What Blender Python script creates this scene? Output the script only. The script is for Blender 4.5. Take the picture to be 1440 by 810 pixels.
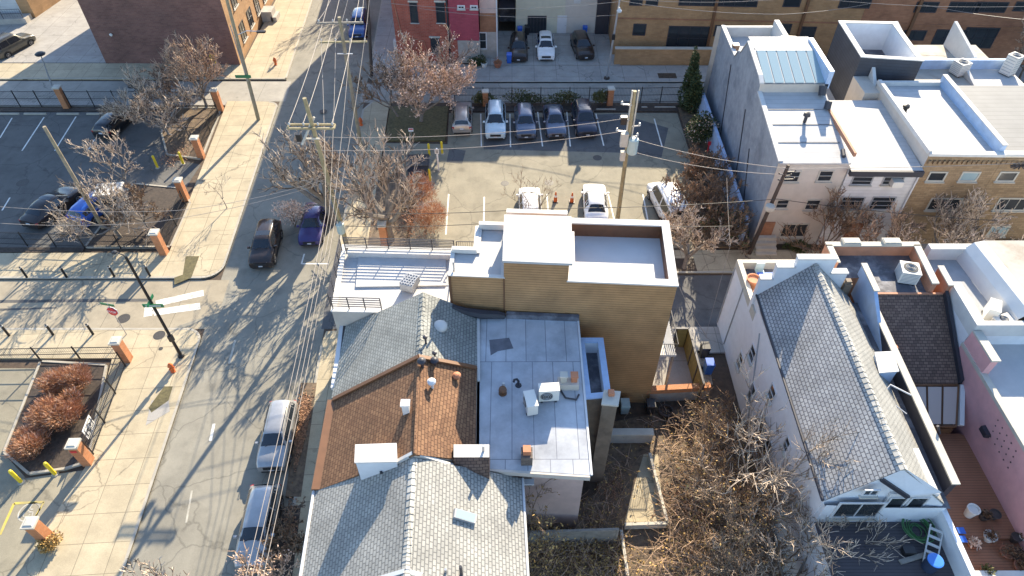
import bpy, math, random
from mathutils import Vector, Matrix
R = math.radians
for o in list(bpy.data.objects): bpy.data.objects.remove(o)
S = bpy.context.scene
COL = S.collection

# ---------------------------------------------------------------- camera, sky, sun, exposure
F_PX, PITCH, CAM_H = 960.0, R(46), 34.0
cam_d = bpy.data.cameras.new('camera'); cam_d.sensor_width = 36; cam_d.lens = 24
cam_d.clip_start = 0.5; cam_d.clip_end = 2000
cam = bpy.data.objects.new('camera', cam_d); COL.objects.link(cam)
cam.location = (0, 0, CAM_H); cam.rotation_euler = (math.pi/2 - PITCH, 0, 0)
S.camera = cam
SUN_EL, SUN_AZ = R(25.0), R(73.7)            # azimuth from +X towards +Y
W = bpy.data.worlds.new('World'); S.world = W; W.use_nodes = True
wn = W.node_tree.nodes; wn.clear()
sky = wn.new('ShaderNodeTexSky'); sky.sky_type = 'NISHITA'; sky.sun_disc = False
sky.sun_elevation = SUN_EL; sky.sun_rotation = math.pi/2 - SUN_AZ
sky.air_density = 1.0; sky.dust_density = .6; sky.ozone_density = 2.6
bg = wn.new('ShaderNodeBackground'); bg.inputs['Strength'].default_value = 0.13
wo = wn.new('ShaderNodeOutputWorld')
W.node_tree.links.new(sky.outputs[0], bg.inputs[0]); W.node_tree.links.new(bg.outputs[0], wo.inputs[0])
sun_d = bpy.data.lights.new('sun', 'SUN'); sun_d.energy = 5.0; sun_d.angle = R(0.4); sun_d.color = (1.0, 0.86, 0.64)
sun = bpy.data.objects.new('sun', sun_d); COL.objects.link(sun)
SUNV = Vector((math.cos(SUN_EL)*math.cos(SUN_AZ), math.cos(SUN_EL)*math.sin(SUN_AZ), math.sin(SUN_EL)))
sun.rotation_euler = SUNV.to_track_quat('Z', 'Y').to_euler(); sun.location = (20, 60, 60)
S.view_settings.view_transform = 'Standard'; S.view_settings.look = 'None'
S.view_settings.exposure = 1.5; S.view_settings.gamma = 1.0; S.view_settings.use_curve_mapping = False

# ---------------------------------------------------------------- survey helpers: photo pixel -> point at a known height / on a known plane
FW = Vector((0, math.cos(PITCH), -math.sin(PITCH))); UP = Vector((0, math.sin(PITCH), math.cos(PITCH)))
def ray(px, py): return FW + Vector((1, 0, 0))*((px-720)/F_PX) + UP*((405-py)/F_PX)
def G(px, py, z=0.0):
    d = ray(px, py); t = (z-CAM_H)/d.z
    return Vector((d.x*t, d.y*t, z))
def ON(px, py, p0, p1, p2):                  # on the plane through three points
    n = (p1-p0).cross(p2-p0); d = ray(px, py); c = Vector((0, 0, CAM_H))
    return c + d*((p0-c).dot(n)/d.dot(n))
def WALL(px, py, a, b):                      # on the vertical plane through a, b (xy)
    a3 = Vector((a[0], a[1], 0)); b3 = Vector((b[0], b[1], 0))
    return ON(px, py, a3, b3, a3+Vector((0, 0, 1)))

# ---------------------------------------------------------------- objects
def tag(o, label=None, cat=None, group=None, kind=None):
    if label: o['label'] = label
    if cat: o['category'] = cat
    if group: o['group'] = group
    if kind: o['kind'] = kind
    return o
def thing(name, label, cat, loc=(0, 0, 0), rz=0.0, group=None):
    o = bpy.data.objects.new(name, None); COL.objects.link(o)
    o.empty_display_size = 0.3
    o.location = loc; o.rotation_euler = (0, 0, rz)
    return tag(o, label, cat, group)
def copy_tree(o, parent=None):
    c = o.copy(); COL.objects.link(c)
    if parent is not None: c.parent = parent
    for ch in o.children: copy_tree(ch, c)
    return c
def origin_of(o):
    p = Vector((0, 0, 0))
    while o is not None: p += Vector(o.location); o = o.parent
    return p

class MB:
    """collects faces; build() links ONE mesh object with UVs in metres"""
    def __init__(s): s.v = []; s.f = []; s.mi = []
    def face(s, pts, mi=0):
        i = len(s.v); s.v += [Vector(p) for p in pts]; s.f.append(list(range(i, i+len(pts)))); s.mi.append(mi); return s
    def mesh(s, vs, fs, mi=0):
        i = len(s.v); s.v += [Vector(p) for p in vs]
        for f in fs: s.f.append([k+i for k in f]); s.mi.append(mi)
        return s
    def box(s, c, size, rz=0.0, mi=0, top=1.0):
        c = Vector(c); hx, hy, hz = size[0]/2, size[1]/2, size[2]/2
        M = Matrix.Rotation(rz, 3, 'Z'); vs = []
        for z, k in ((-hz, 1.0), (hz, top)):
            for x, y in ((-hx, -hy), (hx, -hy), (hx, hy), (-hx, hy)): vs.append(c + M @ Vector((x*k, y*k, z)))
        return s.mesh(vs, [(3, 2, 1, 0), (4, 5, 6, 7), (0, 1, 5, 4), (1, 2, 6, 5), (2, 3, 7, 6), (3, 0, 4, 7)], mi)
    def bar(s, a, b, w, h, mi=0, up=Vector((0, 0, 1))):          # rectangular bar from a to b
        a = Vector(a); b = Vector(b); d = (b-a).normalized()
        if abs(d.dot(up)) > .99: up = Vector((0, 1, 0))
        x = d.cross(up).normalized()*(w/2); y = x.cross(d).normalized()*(h/2)
        vs = [a-x-y, a+x-y, a+x+y, a-x+y, b-x-y, b+x-y, b+x+y, b-x+y]
        return s.mesh(vs, [(0, 1, 2, 3), (7, 6, 5, 4), (1, 0, 4, 5), (2, 1, 5, 6), (3, 2, 6, 7), (0, 3, 7, 4)], mi)
    def prism(s, poly, z0, z1, mi=0, top=True, bottom=False):
        n = len(poly); poly = ccw(poly)
        vs = [Vector((p[0], p[1], z0)) for p in poly] + [Vector((p[0], p[1], z1)) for p in poly]
        fs = [(i, (i+1) % n, n+(i+1) % n, n+i) for i in range(n)]
        if top: fs.append(tuple(range(n, 2*n)))
        if bottom: fs.append(tuple(range(n-1, -1, -1)))
        return s.mesh(vs, fs, mi)
    def sheet(s, poly, z, mi=0):
        return s.face([Vector((p[0], p[1], z)) for p in ccw(poly)], mi)
    def tube(s, pts, rs, n=8, cap=True, mi=0):
        pts = [Vector(p) for p in pts]
        if not hasattr(rs, '__len__'): rs = [rs]*len(pts)
        i0 = len(s.v); prev = None
        for k, p in enumerate(pts):
            d = (pts[min(k+1, len(pts)-1)] - pts[max(k-1, 0)])
            d = d.normalized() if d.length > 1e-9 else Vector((0, 0, 1))
            if prev is None: x = d.cross(Vector((0, 0, 1)) if abs(d.z) < .9 else Vector((1, 0, 0))).normalized()
            else:
                x = prev - d*prev.dot(d); x = x.normalized() if x.length > 1e-6 else d.orthogonal().normalized()
            prev = x; y = d.cross(x)
            for j in range(n):
                a = 2*math.pi*j/n; s.v.append(p + (x*math.cos(a) + y*math.sin(a))*rs[k])
        for k in range(len(pts)-1):
            for j in range(n):
                a = i0+k*n+j; b = i0+k*n+(j+1) % n
                s.f.append([a, b, b+n, a+n]); s.mi.append(mi)
        if cap and n > 2:
            s.f.append([i0+j for j in range(n-1, -1, -1)]); s.mi.append(mi)
            e = i0+(len(pts)-1)*n; s.f.append([e+j for j in range(n)]); s.mi.append(mi)
        return s
    def lathe(s, c, prof, n=16, mi=0, axis='Z'):                  # prof: (radius, height) pairs
        c = Vector(c); i0 = len(s.v)
        for r, h in prof:
            for j in range(n):
                a = 2*math.pi*j/n; x, y = r*math.cos(a), r*math.sin(a)
                s.v.append(c + (Vector((x, y, h)) if axis == 'Z' else Vector((x, h, y)) if axis == 'Y' else Vector((h, x, y))))
        for k in range(len(prof)-1):
            for j in range(n):
                a = i0+k*n+j; b = i0+k*n+(j+1) % n
                s.f.append([a, b, b+n, a+n]); s.mi.append(mi)
        s.f.append([i0+j for j in range(n-1, -1, -1)]); s.mi.append(mi)
        e = i0+(len(prof)-1)*n; s.f.append([e+j for j in range(n)]); s.mi.append(mi)
        return s
    def build(s, name, mat, parent=None, world=False, smooth=False):
        off = origin_of(parent) if (world and parent is not None) else Vector((0, 0, 0))
        me = bpy.data.meshes.new(name)
        me.from_pydata([tuple(v-off) for v in s.v], [], s.f)
        for m in (mat if isinstance(mat, (list, tuple)) else [mat]): me.materials.append(m)
        me.polygons.foreach_set('material_index', s.mi)
        uv = me.uv_layers.new(name='UVMap'); co = s.v; dat = []
        for f in s.f:
            a, b, c = co[f[0]], co[f[1]], co[f[2]]
            n = (b-a).cross(c-a)
            if n.length < 1e-12 and len(f) > 3: n = (c-a).cross(co[f[3]]-a)
            n = n.normalized() if n.length > 1e-12 else Vector((0, 0, 1))
            if abs(n.z) > .985: u, w = Vector((1, 0, 0)), Vector((0, 1, 0))
            else: u = Vector((-n.y, n.x, 0)).normalized(); w = n.cross(u)
            for k in f: dat += [co[k].dot(u), co[k].dot(w)]
        uv.data.foreach_set('uv', dat)
        if smooth: me.polygons.foreach_set('use_smooth', [True]*len(s.f))
        me.validate(); me.update()
        o = bpy.data.objects.new(name, me); COL.objects.link(o)
        if parent is not None: o.parent = parent
        return o
def ccw(poly):
    a = sum(poly[i][0]*poly[(i+1) % len(poly)][1] - poly[(i+1) % len(poly)][0]*poly[i][1] for i in range(len(poly)))
    return list(poly) if a > 0 else list(poly)[::-1]
def inset(poly, d):
    poly = ccw(poly); n = len(poly); out = []
    for i in range(n):
        p0, p1, p2 = Vector(poly[i-1][:2]), Vector(poly[i][:2]), Vector(poly[(i+1) % n][:2])
        e1 = (p1-p0).normalized(); e2 = (p2-p1).normalized()
        n1 = Vector((-e1.y, e1.x)); n2 = Vector((-e2.y, e2.x))
        k = 1+n1.dot(n2)
        out.append(p1 + (n1+n2)*(d/max(k, .2)))
    return out
def struct(name, mb, mat): return tag(mb.build(name, mat), kind='structure')

# ---------------------------------------------------------------- materials
def _mat(name, rough=.8, metal=0.0):
    m = bpy.data.materials.new(name); m.use_nodes = True
    nt = m.node_tree; b = nt.nodes['Principled BSDF']
    b.inputs['Roughness'].default_value = rough; b.inputs['Metallic'].default_value = metal
    return m, nt, b
def _n(nt, t, **kw):
    n = nt.nodes.new(t)
    for k, v in kw.items():
        if k in n.inputs: n.inputs[k].default_value = v
        else: setattr(n, k, v)
    return n
def rgb(c): return (c[0], c[1], c[2], 1.0)
def shade(c, k): return tuple(min(1, max(0, x*k)) for x in c)
def _noise(nt, scale, detail=4, vec=None, rough=.6):
    n = _n(nt, 'ShaderNodeTexNoise'); n.inputs['Scale'].default_value = scale
    n.inputs['Detail'].default_value = detail; n.inputs['Roughness'].default_value = rough
    if vec is not None: nt.links.new(vec, n.inputs['Vector'])
    return n.outputs['Fac']
def _ramp(nt, fac, a, b, p0=.35, p1=.65):
    r = _n(nt, 'ShaderNodeValToRGB'); e = r.color_ramp.elements
    e[0].position, e[1].position = p0, p1; e[0].color, e[1].color = rgb(a), rgb(b)
    nt.links.new(fac, r.inputs[0]); return r.outputs[0]
def _mix(nt, fac, a, b, mode='MIX'):
    m = _n(nt, 'ShaderNodeMix', data_type='RGBA', blend_type=mode)
    for sock, v in ((m.inputs[0], fac), (m.inputs[6], a), (m.inputs[7], b)):
        if isinstance(v, bpy.types.NodeSocket): nt.links.new(v, sock)
        else: sock.default_value = v if isinstance(v, float) else rgb(v)
    return m.outputs[2]
def _bump(nt, b, h, strength=.4, dist=.02):
    k = _n(nt, 'ShaderNodeBump'); k.inputs['Strength'].default_value = strength; k.inputs['Distance'].default_value = dist
    nt.links.new(h, k.inputs['Height']); nt.links.new(k.outputs[0], b.inputs['Normal'])
def plain(name, c, rough=.75, var=.12, scale=2.0, metal=0.0, bump=0.0, stain=.0, stain_c=None, stain_scale=.35):
    m, nt, b = _mat(name, rough, metal)
    geo = _n(nt, 'ShaderNodeNewGeometry').outputs['Position']
    f = _noise(nt, scale, 5, geo); col = _ramp(nt, f, shade(c, 1-var), shade(c, 1+var), .3, .7)
    if stain > 0:
        g = _noise(nt, stain_scale, 6, geo, .65); g2 = _ramp(nt, g, (0, 0, 0), (stain,)*3, .48, .68)
        col = _mix(nt, g2, col, stain_c or shade(c, .5))
    nt.links.new(col, b.inputs['Base Color'])
    if bump: _bump(nt, b, _noise(nt, scale*6, 4, geo), bump, .02)
    return m
def brickm(name, c1, c2, mortar, bw=.22, rh=.075, ms=.012, rough=.85, bump=.3, dist=.01, stain=.25, offset=.5, noise=.25, nscale=.6, bias=0.0, stretch=None):
    """brick / block / shingle / slab pattern in metre UVs with blotchy wear"""
    m, nt, b = _mat(name, rough)
    uv = _n(nt, 'ShaderNodeUVMap').outputs[0]
    geo = _n(nt, 'ShaderNodeNewGeometry').outputs['Position']
    t = _n(nt, 'ShaderNodeTexBrick'); t.offset = offset
    t.inputs['Color1'].default_value = rgb(c1); t.inputs['Color2'].default_value = rgb(c2); t.inputs['Mortar'].default_value = rgb(mortar)
    t.inputs['Scale'].default_value = 1.0; t.inputs['Brick Width'].default_value = bw; t.inputs['Row Height'].default_value = rh
    t.inputs['Mortar Size'].default_value = ms; t.inputs['Mortar Smooth'].default_value = .2; t.inputs['Bias'].default_value = bias
    nt.links.new(uv, t.inputs['Vector'])
    f = _noise(nt, nscale, 6, geo, .65)
    k = _ramp(nt, f, (1-noise,)*3, (1+noise*.6,)*3, .3, .7)
    col = _mix(nt, 1.0, t.outputs['Color'], k, 'MULTIPLY')
    if stain > 0:
        g = _noise(nt, nscale*.45+.05, 7, geo, .7); g2 = _ramp(nt, g, (0, 0, 0), (stain,)*3, .5, .72)
        col = _mix(nt, g2, col, shade(mortar, .8))
    nt.links.new(col, b.inputs['Base Color'])
    if bump:
        h = _n(nt, 'ShaderNodeMath', operation='SUBTRACT'); h.inputs[0].default_value = 1.0
        nt.links.new(t.outputs['Fac'], h.inputs[1]); _bump(nt, b, h.outputs[0], bump, dist)
    return m
def asphaltm(name, c, stain=.35, crack=.5, patch=.3):
    m, nt, b = _mat(name, .9)
    geo = _n(nt, 'ShaderNodeNewGeometry').outputs['Position']
    col = _ramp(nt, _noise(nt, .35, 6, geo, .7), shade(c, .8), shade(c, 1.2), .3, .7)
    col = _mix(nt, _ramp(nt, _noise(nt, .9, 5, geo), (0, 0, 0), (stain,)*3, .52, .7), col, shade(c, .55))
    mp = _n(nt, 'ShaderNodeMapping'); mp.inputs['Scale'].default_value = (2.2, .18, 1); nt.links.new(geo, mp.inputs['Vector'])
    col = _mix(nt, _ramp(nt, _noise(nt, .6, 4, mp.outputs[0]), (0, 0, 0), (patch,)*3, .5, .75), col, shade(c, 1.35))
    gr = _ramp(nt, _noise(nt, 35, 2, geo), (.84,)*3, (1.16,)*3, .3, .7); col = _mix(nt, 1.0, col, gr, 'MULTIPLY')
    wv = _n(nt, 'ShaderNodeVectorMath', operation='ADD'); nz = _n(nt, 'ShaderNodeTexNoise'); nz.inputs['Scale'].default_value = .9; nz.inputs['Detail'].default_value = 4
    nt.links.new(geo, nz.inputs['Vector']); nt.links.new(geo, wv.inputs[0]); nt.links.new(nz.outputs['Color'], wv.inputs[1])
    v = _n(nt, 'ShaderNodeTexVoronoi', feature='DISTANCE_TO_EDGE'); v.inputs['Scale'].default_value = .22; nt.links.new(wv.outputs[0], v.inputs['Vector'])
    ck = _ramp(nt, v.outputs['Distance'], (crack,)*3, (0, 0, 0), .0, .012)
    col = _mix(nt, ck, col, shade(c, .35))
    nt.links.new(col, b.inputs['Base Color'])
    spt = _n(nt, 'ShaderNodeTexVoronoi'); spt.inputs['Scale'].default_value = .32; nt.links.new(geo, spt.inputs['Vector'])
    col2 = _mix(nt, _ramp(nt, spt.outputs['Distance'], (.55,)*3, (0, 0, 0), .05, .16), col, shade(c, .45)); nt.links.new(col2, b.inputs['Base Color'])
    _bump(nt, b, _noise(nt, 45, 3, geo), .25, .01)
    return m
def slabm(name, c, bw=1.5, rh=1.5, rot=0.0, stain=.35, dark=.45):
    """concrete slabs with joints, stains and patches; world metres"""
    m, nt, b = _mat(name, .85)
    geo = _n(nt, 'ShaderNodeNewGeometry').outputs['Position']
    mp = _n(nt, 'ShaderNodeMapping'); mp.inputs['Rotation'].default_value = (0, 0, rot); nt.links.new(geo, mp.inputs['Vector'])
    t = _n(nt, 'ShaderNodeTexBrick'); t.offset = 0.0
    t.inputs['Color1'].default_value = rgb(shade(c, .95)); t.inputs['Color2'].default_value = rgb(shade(c, 1.05)); t.inputs['Mortar'].default_value = rgb(shade(c, dark))
    t.inputs['Scale'].default_value = 1.0; t.inputs['Brick Width'].default_value = bw; t.inputs['Row Height'].default_value = rh
    t.inputs['Mortar Size'].default_value = .018; t.inputs['Mortar Smooth'].default_value = .3
    nt.links.new(mp.outputs[0], t.inputs['Vector'])
    col = _mix(nt, 1.0, t.outputs['Color'], _ramp(nt, _noise(nt, .7, 6, geo, .7), (.82,)*3, (1.12,)*3, .3, .7), 'MULTIPLY')
    col = _mix(nt, _ramp(nt, _noise(nt, .33, 7, geo, .72), (0, 0, 0), (stain,)*3, .52, .7), col, shade(c, .55))
    col = _mix(nt, 1.0, col, _ramp(nt, _noise(nt, 22, 3, geo), (.88,)*3, (1.08,)*3, .3, .7), 'MULTIPLY')
    wv = _n(nt, 'ShaderNodeVectorMath', operation='ADD'); nz = _n(nt, 'ShaderNodeTexNoise'); nz.inputs['Scale'].default_value = 1.1; nz.inputs['Detail'].default_value = 5
    nt.links.new(geo, nz.inputs['Vector']); nt.links.new(geo, wv.inputs[0]); nt.links.new(nz.outputs['Color'], wv.inputs[1])
    v = _n(nt, 'ShaderNodeTexVoronoi', feature='DISTANCE_TO_EDGE'); v.inputs['Scale'].default_value = .3; nt.links.new(wv.outputs[0], v.inputs['Vector'])
    gate = _ramp(nt, _noise(nt, .18, 3, geo), (0, 0, 0), (.75,)*3, .5, .56)
    col = _mix(nt, _mix(nt, 1.0, _ramp(nt, v.outputs['Distance'], (1, 1, 1), (0, 0, 0), .0, .014), gate, 'MULTIPLY'), col, shade(c, .3))
    spt = _n(nt, 'ShaderNodeTexVoronoi'); spt.inputs['Scale'].default_value = .55; nt.links.new(geo, spt.inputs['Vector'])
    col = _mix(nt, _ramp(nt, spt.outputs['Distance'], (.5,)*3, (0, 0, 0), .04, .10), col, shade(c, .5))
    nt.links.new(col, b.inputs['Base Color'])
    _bump(nt, b, _noise(nt, 30, 3, geo), .15, .01)
    return m
def stripes(name, c, period=.15, dark=.55, rough=.7, width=.14, bump=.5, var=.12):
    """horizontal lap boards: a dark lap line every period metres of UV height"""
    m, nt, b = _mat(name, rough)
    uv = _n(nt, 'ShaderNodeUVMap').outputs[0]; sp = _n(nt, 'ShaderNodeSeparateXYZ'); nt.links.new(uv, sp.inputs[0])
    a = _n(nt, 'ShaderNodeMath', operation='DIVIDE'); nt.links.new(sp.outputs[1], a.inputs[0]); a.inputs[1].default_value = period
    fr = _n(nt, 'ShaderNodeMath', operation='FRACT'); nt.links.new(a.outputs[0], fr.inputs[0])
    geo = _n(nt, 'ShaderNodeNewGeometry').outputs['Position']
    col = _ramp(nt, _noise(nt, .8, 5, geo), shade(c, 1-var), shade(c, 1+var), .3, .7)
    ln = _ramp(nt, fr.outputs[0], (1, 1, 1), (0, 0, 0), width*.6, width)
    col = _mix(nt, ln, col, shade(c, dark))
    nt.links.new(col, b.inputs['Base Color']); _bump(nt, b, fr.outputs[0], bump, .02)
    return m
def glassm(name, c=(.03, .035, .04), rough=.08):
    m, nt, b = _mat(name, rough)
    b.inputs['Base Color'].default_value = rgb(c); b.inputs['Specular IOR Level'].default_value = .8
    return m
def paintm(name, c, metal=0.0, rough=.3, coat=.6):
    m, nt, b = _mat(name, rough, metal)
    geo = _n(nt, 'ShaderNodeNewGeometry').outputs['Position']
    col = _ramp(nt, _noise(nt, 2.5, 5, geo), shade(c, .88), shade(c, 1.06), .3, .7)
    nt.links.new(col, b.inputs['Base Color'])
    b.inputs['Coat Weight'].default_value = coat; b.inputs['Coat Roughness'].default_value = .08
    return m
MT = {}
def mk(key, fn, *a, **k): MT[key] = fn(key, *a, **k); return MT[key]
# ================================================================ palette
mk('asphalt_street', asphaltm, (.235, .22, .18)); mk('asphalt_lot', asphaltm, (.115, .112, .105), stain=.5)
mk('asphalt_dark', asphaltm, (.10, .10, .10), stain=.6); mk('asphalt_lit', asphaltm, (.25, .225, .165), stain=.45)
mk('concrete_road', slabm, (.32, .275, .20), bw=4.5, rh=4.5, stain=.55)
mk('alley', slabm, (.32, .30, .26), bw=6, rh=4.4, stain=.4)
mk('concrete_walk', slabm, (.43, .365, .25), bw=1.6, rh=1.6, rot=R(-3.5), stain=.3)
mk('concrete_grey', slabm, (.36, .34, .31), bw=2.2, rh=2.2, stain=.3)
mk('kerb', plain, (.38, .35, .29), stain=.3, bump=.2); mk('line_white', plain, (.72, .71, .66), stain=.35, stain_c=(.25, .24, .2), stain_scale=1.6)
mk('line_yellow', plain, (.50, .40, .08), stain=.85, stain_c=(.25, .22, .15), stain_scale=1.2)
mk('soil', plain, (.075, .05, .032), var=.4, scale=3, bump=.6, stain=.5); mk('mulch', plain, (.05, .036, .027), var=.5, scale=6, bump=.8)
mk('leaf_litter_soil', plain, (.12, .082, .052), var=.5, scale=5, bump=.8, stain=.6, stain_c=(.24, .17, .09), stain_scale=2)
mk('patch_dark', asphaltm, (.09, .088, .085)); mk('iron', plain, (.03, .03, .032), rough=.5, metal=.3)
mk('iron_cover', plain, (.055, .05, .045), rough=.6, var=.3, scale=12)
mk('black_paint', plain, (.012, .012, .014), rough=.45); mk('yellow_paint', plain, (.72, .55, .03), rough=.5, var=.1)
mk('grass_dry', plain, (.10, .085, .035), var=.4, scale=5, bump=.8)

# ================================================================ the ground, the streets
def LC(y): return -18.3 - .062*y
def RC(y): return -10.6 - .058*y
Y0, Y1 = -40, 170
b = MB(); b.sheet([(-400, -150), (400, -150), (400, 500), (-400, 500)], -.004); struct('ground', b, MT['soil'])
b = MB(); b.sheet([(LC(Y0), Y0), (RC(Y0), Y0), (RC(Y1), Y1), (LC(Y1), Y1)], .004); struct('main_street', b, MT['asphalt_street'])
b = MB(); b.sheet([(-120, 29.2), (LC(29)+.6, 29.1), (LC(33.6)+.6, 33.6), (-120, 33.4)], .008); struct('cross_street', b, MT['concrete_road'])
b = MB(); b.sheet([(RC(29)-.2, 29.1), (120, 29.7), (120, 34.3), (RC(34)-.2, 34.0)], .008); struct('side_street', b, MT['asphalt_dark'])
b = MB(); b.sheet([(-120, 57.2), (LC(57)+.5, 57.2), (LC(61)+.5, 60.9), (-120, 61.2)], .008); struct('alley_road', b, MT['alley'])
b = MB(); b.sheet([(RC(57)-.4, 57.0), (120, 57.0), (120, 60.6), (RC(60)-.4, 60.6)], .008); struct('alley_road', b, MT['alley'])

def walk(poly, mat='concrete_walk', z=.12, name='sidewalk'):
    b = MB(); b.prism(poly, 0, z); return struct(name, b, MT[mat])
def kerb(pts, w=.16, z=.125):
    b = MB()
    for a, c in zip(pts[:-1], pts[1:]):
        a = Vector(a); c = Vector(c); d = (c-a).normalized(); n = Vector((-d.y, d.x))*w
        b.prism([a, c, c+n, a+n], 0, z)
    return struct('kerb', b, MT['kerb'])
def arc(cx, cy, r, a0, a1, n=7): return [(cx+r*math.cos(R(a0+(a1-a0)*i/(n-1))), cy+r*math.sin(R(a0+(a1-a0)*i/(n-1)))) for i in range(n)]
# left side, lower block: walk along the street, corner, walk along the cross street
walk([(-26.4, -40), (LC(-40), -40), (LC(27.6), 27.6)] + arc(LC(27.8)-1.2, 27.9, 1.2, 0, 90) + [(-25.1, 29.1), (-25.1, 26.6), (-23.5, 19.0), (-24.2, 14)])
walk([(-120, 26.6), (-25.11, 26.6), (-25.11, 29.1), (-120, 29.1)])
kerb([(LC(-40), -40), (LC(27.6), 27.6)] + arc(LC(27.8)-1.2, 27.9, 1.2, 0, 90) + [(-120, 29.1)])
# left side, middle block
walk([(LC(35), 35), (LC(56), 56)] + arc(LC(55.6)-1.0, 56.0, 1.0, 0, 90) + [(-26.7, 57.1), (-24.9, 36.2), (-24.9, 33.7)] + arc(LC(35)-1.3, 35.0, 1.3, 270, 360))
walk([(-120, 33.6), (-24.91, 33.7), (-24.91, 36.3), (-120, 36.0)])
kerb([(-120, 33.6)] + arc(LC(35)-1.3, 35.0, 1.3, 270, 360) + [(LC(56), 56)] + arc(LC(55.6)-1.0, 56.0, 1.0, 0, 90))
walk([(-120, 56.0), (-26.71, 56.4), (-26.71, 57.1), (-120, 57.1)], 'concrete_grey')
# left side, far block
walk([(-120, 61.2), (LC(61.4), 61.2), (LC(130), 130), (-28.5, 130), (-27.2, 64.3), (-120, 64.4)])
kerb([(-120, 61.3), (LC(61.4), 61.25), (LC(130), 130)])
walk([(-120, 64.5), (-41.2, 64.5), (-42.1, 84), (-42, 110), (-120, 110)], 'concrete_grey', .118)
# right side of the main street
walk([(RC(-40), -40), (-8.7, -40), (-9.0, 24), (-9.9, 29.0), (RC(29)+.2, 28.8), (RC(28), 27.6)])
kerb([(RC(28), 27.6), (RC(-40), -40)])
walk([(RC(35.2), 35.2), (RC(34)+1.2, 34.1), (60, 34.4), (60, 36.7), (-10.6, 36.5), (-11.4, 55.8), (-11.3, 57.0), (RC(56)+.7, 57.0), (RC(55.4), 55.6)], 'concrete_walk')
kerb([(60, 34.4), (RC(34)+1.2, 34.1), (RC(35.2), 35.2), (RC(55.4), 55.6), (RC(56)+.7, 57.0)], w=-.16)
walk([(RC(61)+.8, 60.6), (120, 60.6), (120, 63.9), (-3.2, 63.9), (-11.3, 64.9), (-13, 120), (RC(120), 120), (RC(61.6), 61.6)], 'concrete_grey')
kerb([(120, 60.6), (RC(61)+.8, 60.6), (RC(61.6), 61.6), (RC(120), 120)], w=-.16)
walk([(-3.1, 64), (10.9, 64), (10.9, 71.5), (-3.1, 71.5)], 'concrete_grey', .118, 'parking_apron')
walk([(-9.0, 26.6), (60, 28), (60, 29.6), (-9.9, 29.0)], 'concrete_grey')
# parking lots
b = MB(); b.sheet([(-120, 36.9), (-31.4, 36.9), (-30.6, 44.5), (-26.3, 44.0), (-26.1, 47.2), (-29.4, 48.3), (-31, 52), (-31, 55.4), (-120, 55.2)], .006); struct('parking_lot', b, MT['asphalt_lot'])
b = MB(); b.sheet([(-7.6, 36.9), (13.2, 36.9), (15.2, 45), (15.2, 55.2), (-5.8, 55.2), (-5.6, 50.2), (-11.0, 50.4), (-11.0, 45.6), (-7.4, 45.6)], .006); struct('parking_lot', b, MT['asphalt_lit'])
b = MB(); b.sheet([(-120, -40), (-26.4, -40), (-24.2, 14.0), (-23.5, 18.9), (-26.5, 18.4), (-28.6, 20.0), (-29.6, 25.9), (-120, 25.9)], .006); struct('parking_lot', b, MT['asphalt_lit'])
b = MB(); b.prism([G(424, 540), G(446, 540), G(424, 700), G(402, 700)], 0, .13); struct('tree_strip', b, MT['leaf_litter_soil'])
b = MB(); b.prism([G(396, 715), G(424, 712), G(412, 812), G(384, 812)], 0, .13); struct('tree_strip', b, MT['mulch'])
# planting beds (real raised soil)
def bed(name, poly, mat, z=.1, edge=True):
    b = MB(); b.prism(poly, -.01, z); struct(name, b, MT[mat])
    if edge:
        e = MB(); p = [Vector(q[:2]) for q in ccw(poly)]
        for a, c in zip(p, p[1:]+p[:1]):
            d = (c-a).normalized(); n = Vector((d.y, -d.x))*.14; e.prism([a, c, c+n, a+n], 0, z+.05)
        struct('kerb', e, MT['kerb'])
bed('planting_bed', [(-28.4, 20.0), (-29.4, 26.3), (-25.3, 26.0), (-23.6, 19.4), (-24.6, 19.0), (-26.4, 18.7)], 'mulch')
bed('planting_bed', [(-31.2, 37.0), (-30.6, 44.4), (-26.6, 43.8), (-25.3, 42), (-25.1, 37.0)], 'mulch')
bed('planting_bed', [(-29.3, 48.6), (-31, 52), (-31, 55.9), (-27, 55.9), (-26.3, 48)], 'leaf_litter_soil')
bed('planting_bed', [(-120, 36.1), (-31.3, 36.4), (-31.3, 36.9), (-120, 36.9)], 'mulch', .08, False)
bed('planting_bed', [(-120, 55.3), (-31.1, 55.4), (-31.1, 55.95), (-120, 55.9)], 'mulch', .08, False)
bed('planting_bed', [(-11.0, 36.6), (-11.2, 45.4), (-7.6, 45.4), (-7.9, 36.8)], 'leaf_litter_soil', .1, False)
bed('planting_bed', [(-11.1, 50.6), (-11.3, 56.2), (-5.9, 56.2), (-5.8, 50.6)], 'grass_dry', .125, False)
bed('planting_bed', [(-5.7, 55.4), (-5.7, 56.3), (16, 56.3), (16, 55.4)], 'mulch', .08, False)
bed('planting_bed', [(13.4, 36.9), (15.4, 45), (15.4, 56), (17.4, 56), (17.3, 36.9)], 'leaf_litter_soil', .1, False)
bed('back_garden', [(.2, -20), (.5, 15), (4.5, 17.5), (5.2, 21.8), (12.4, 23.4), (12.6, -20)], 'leaf_litter_soil', .1, False)

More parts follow.
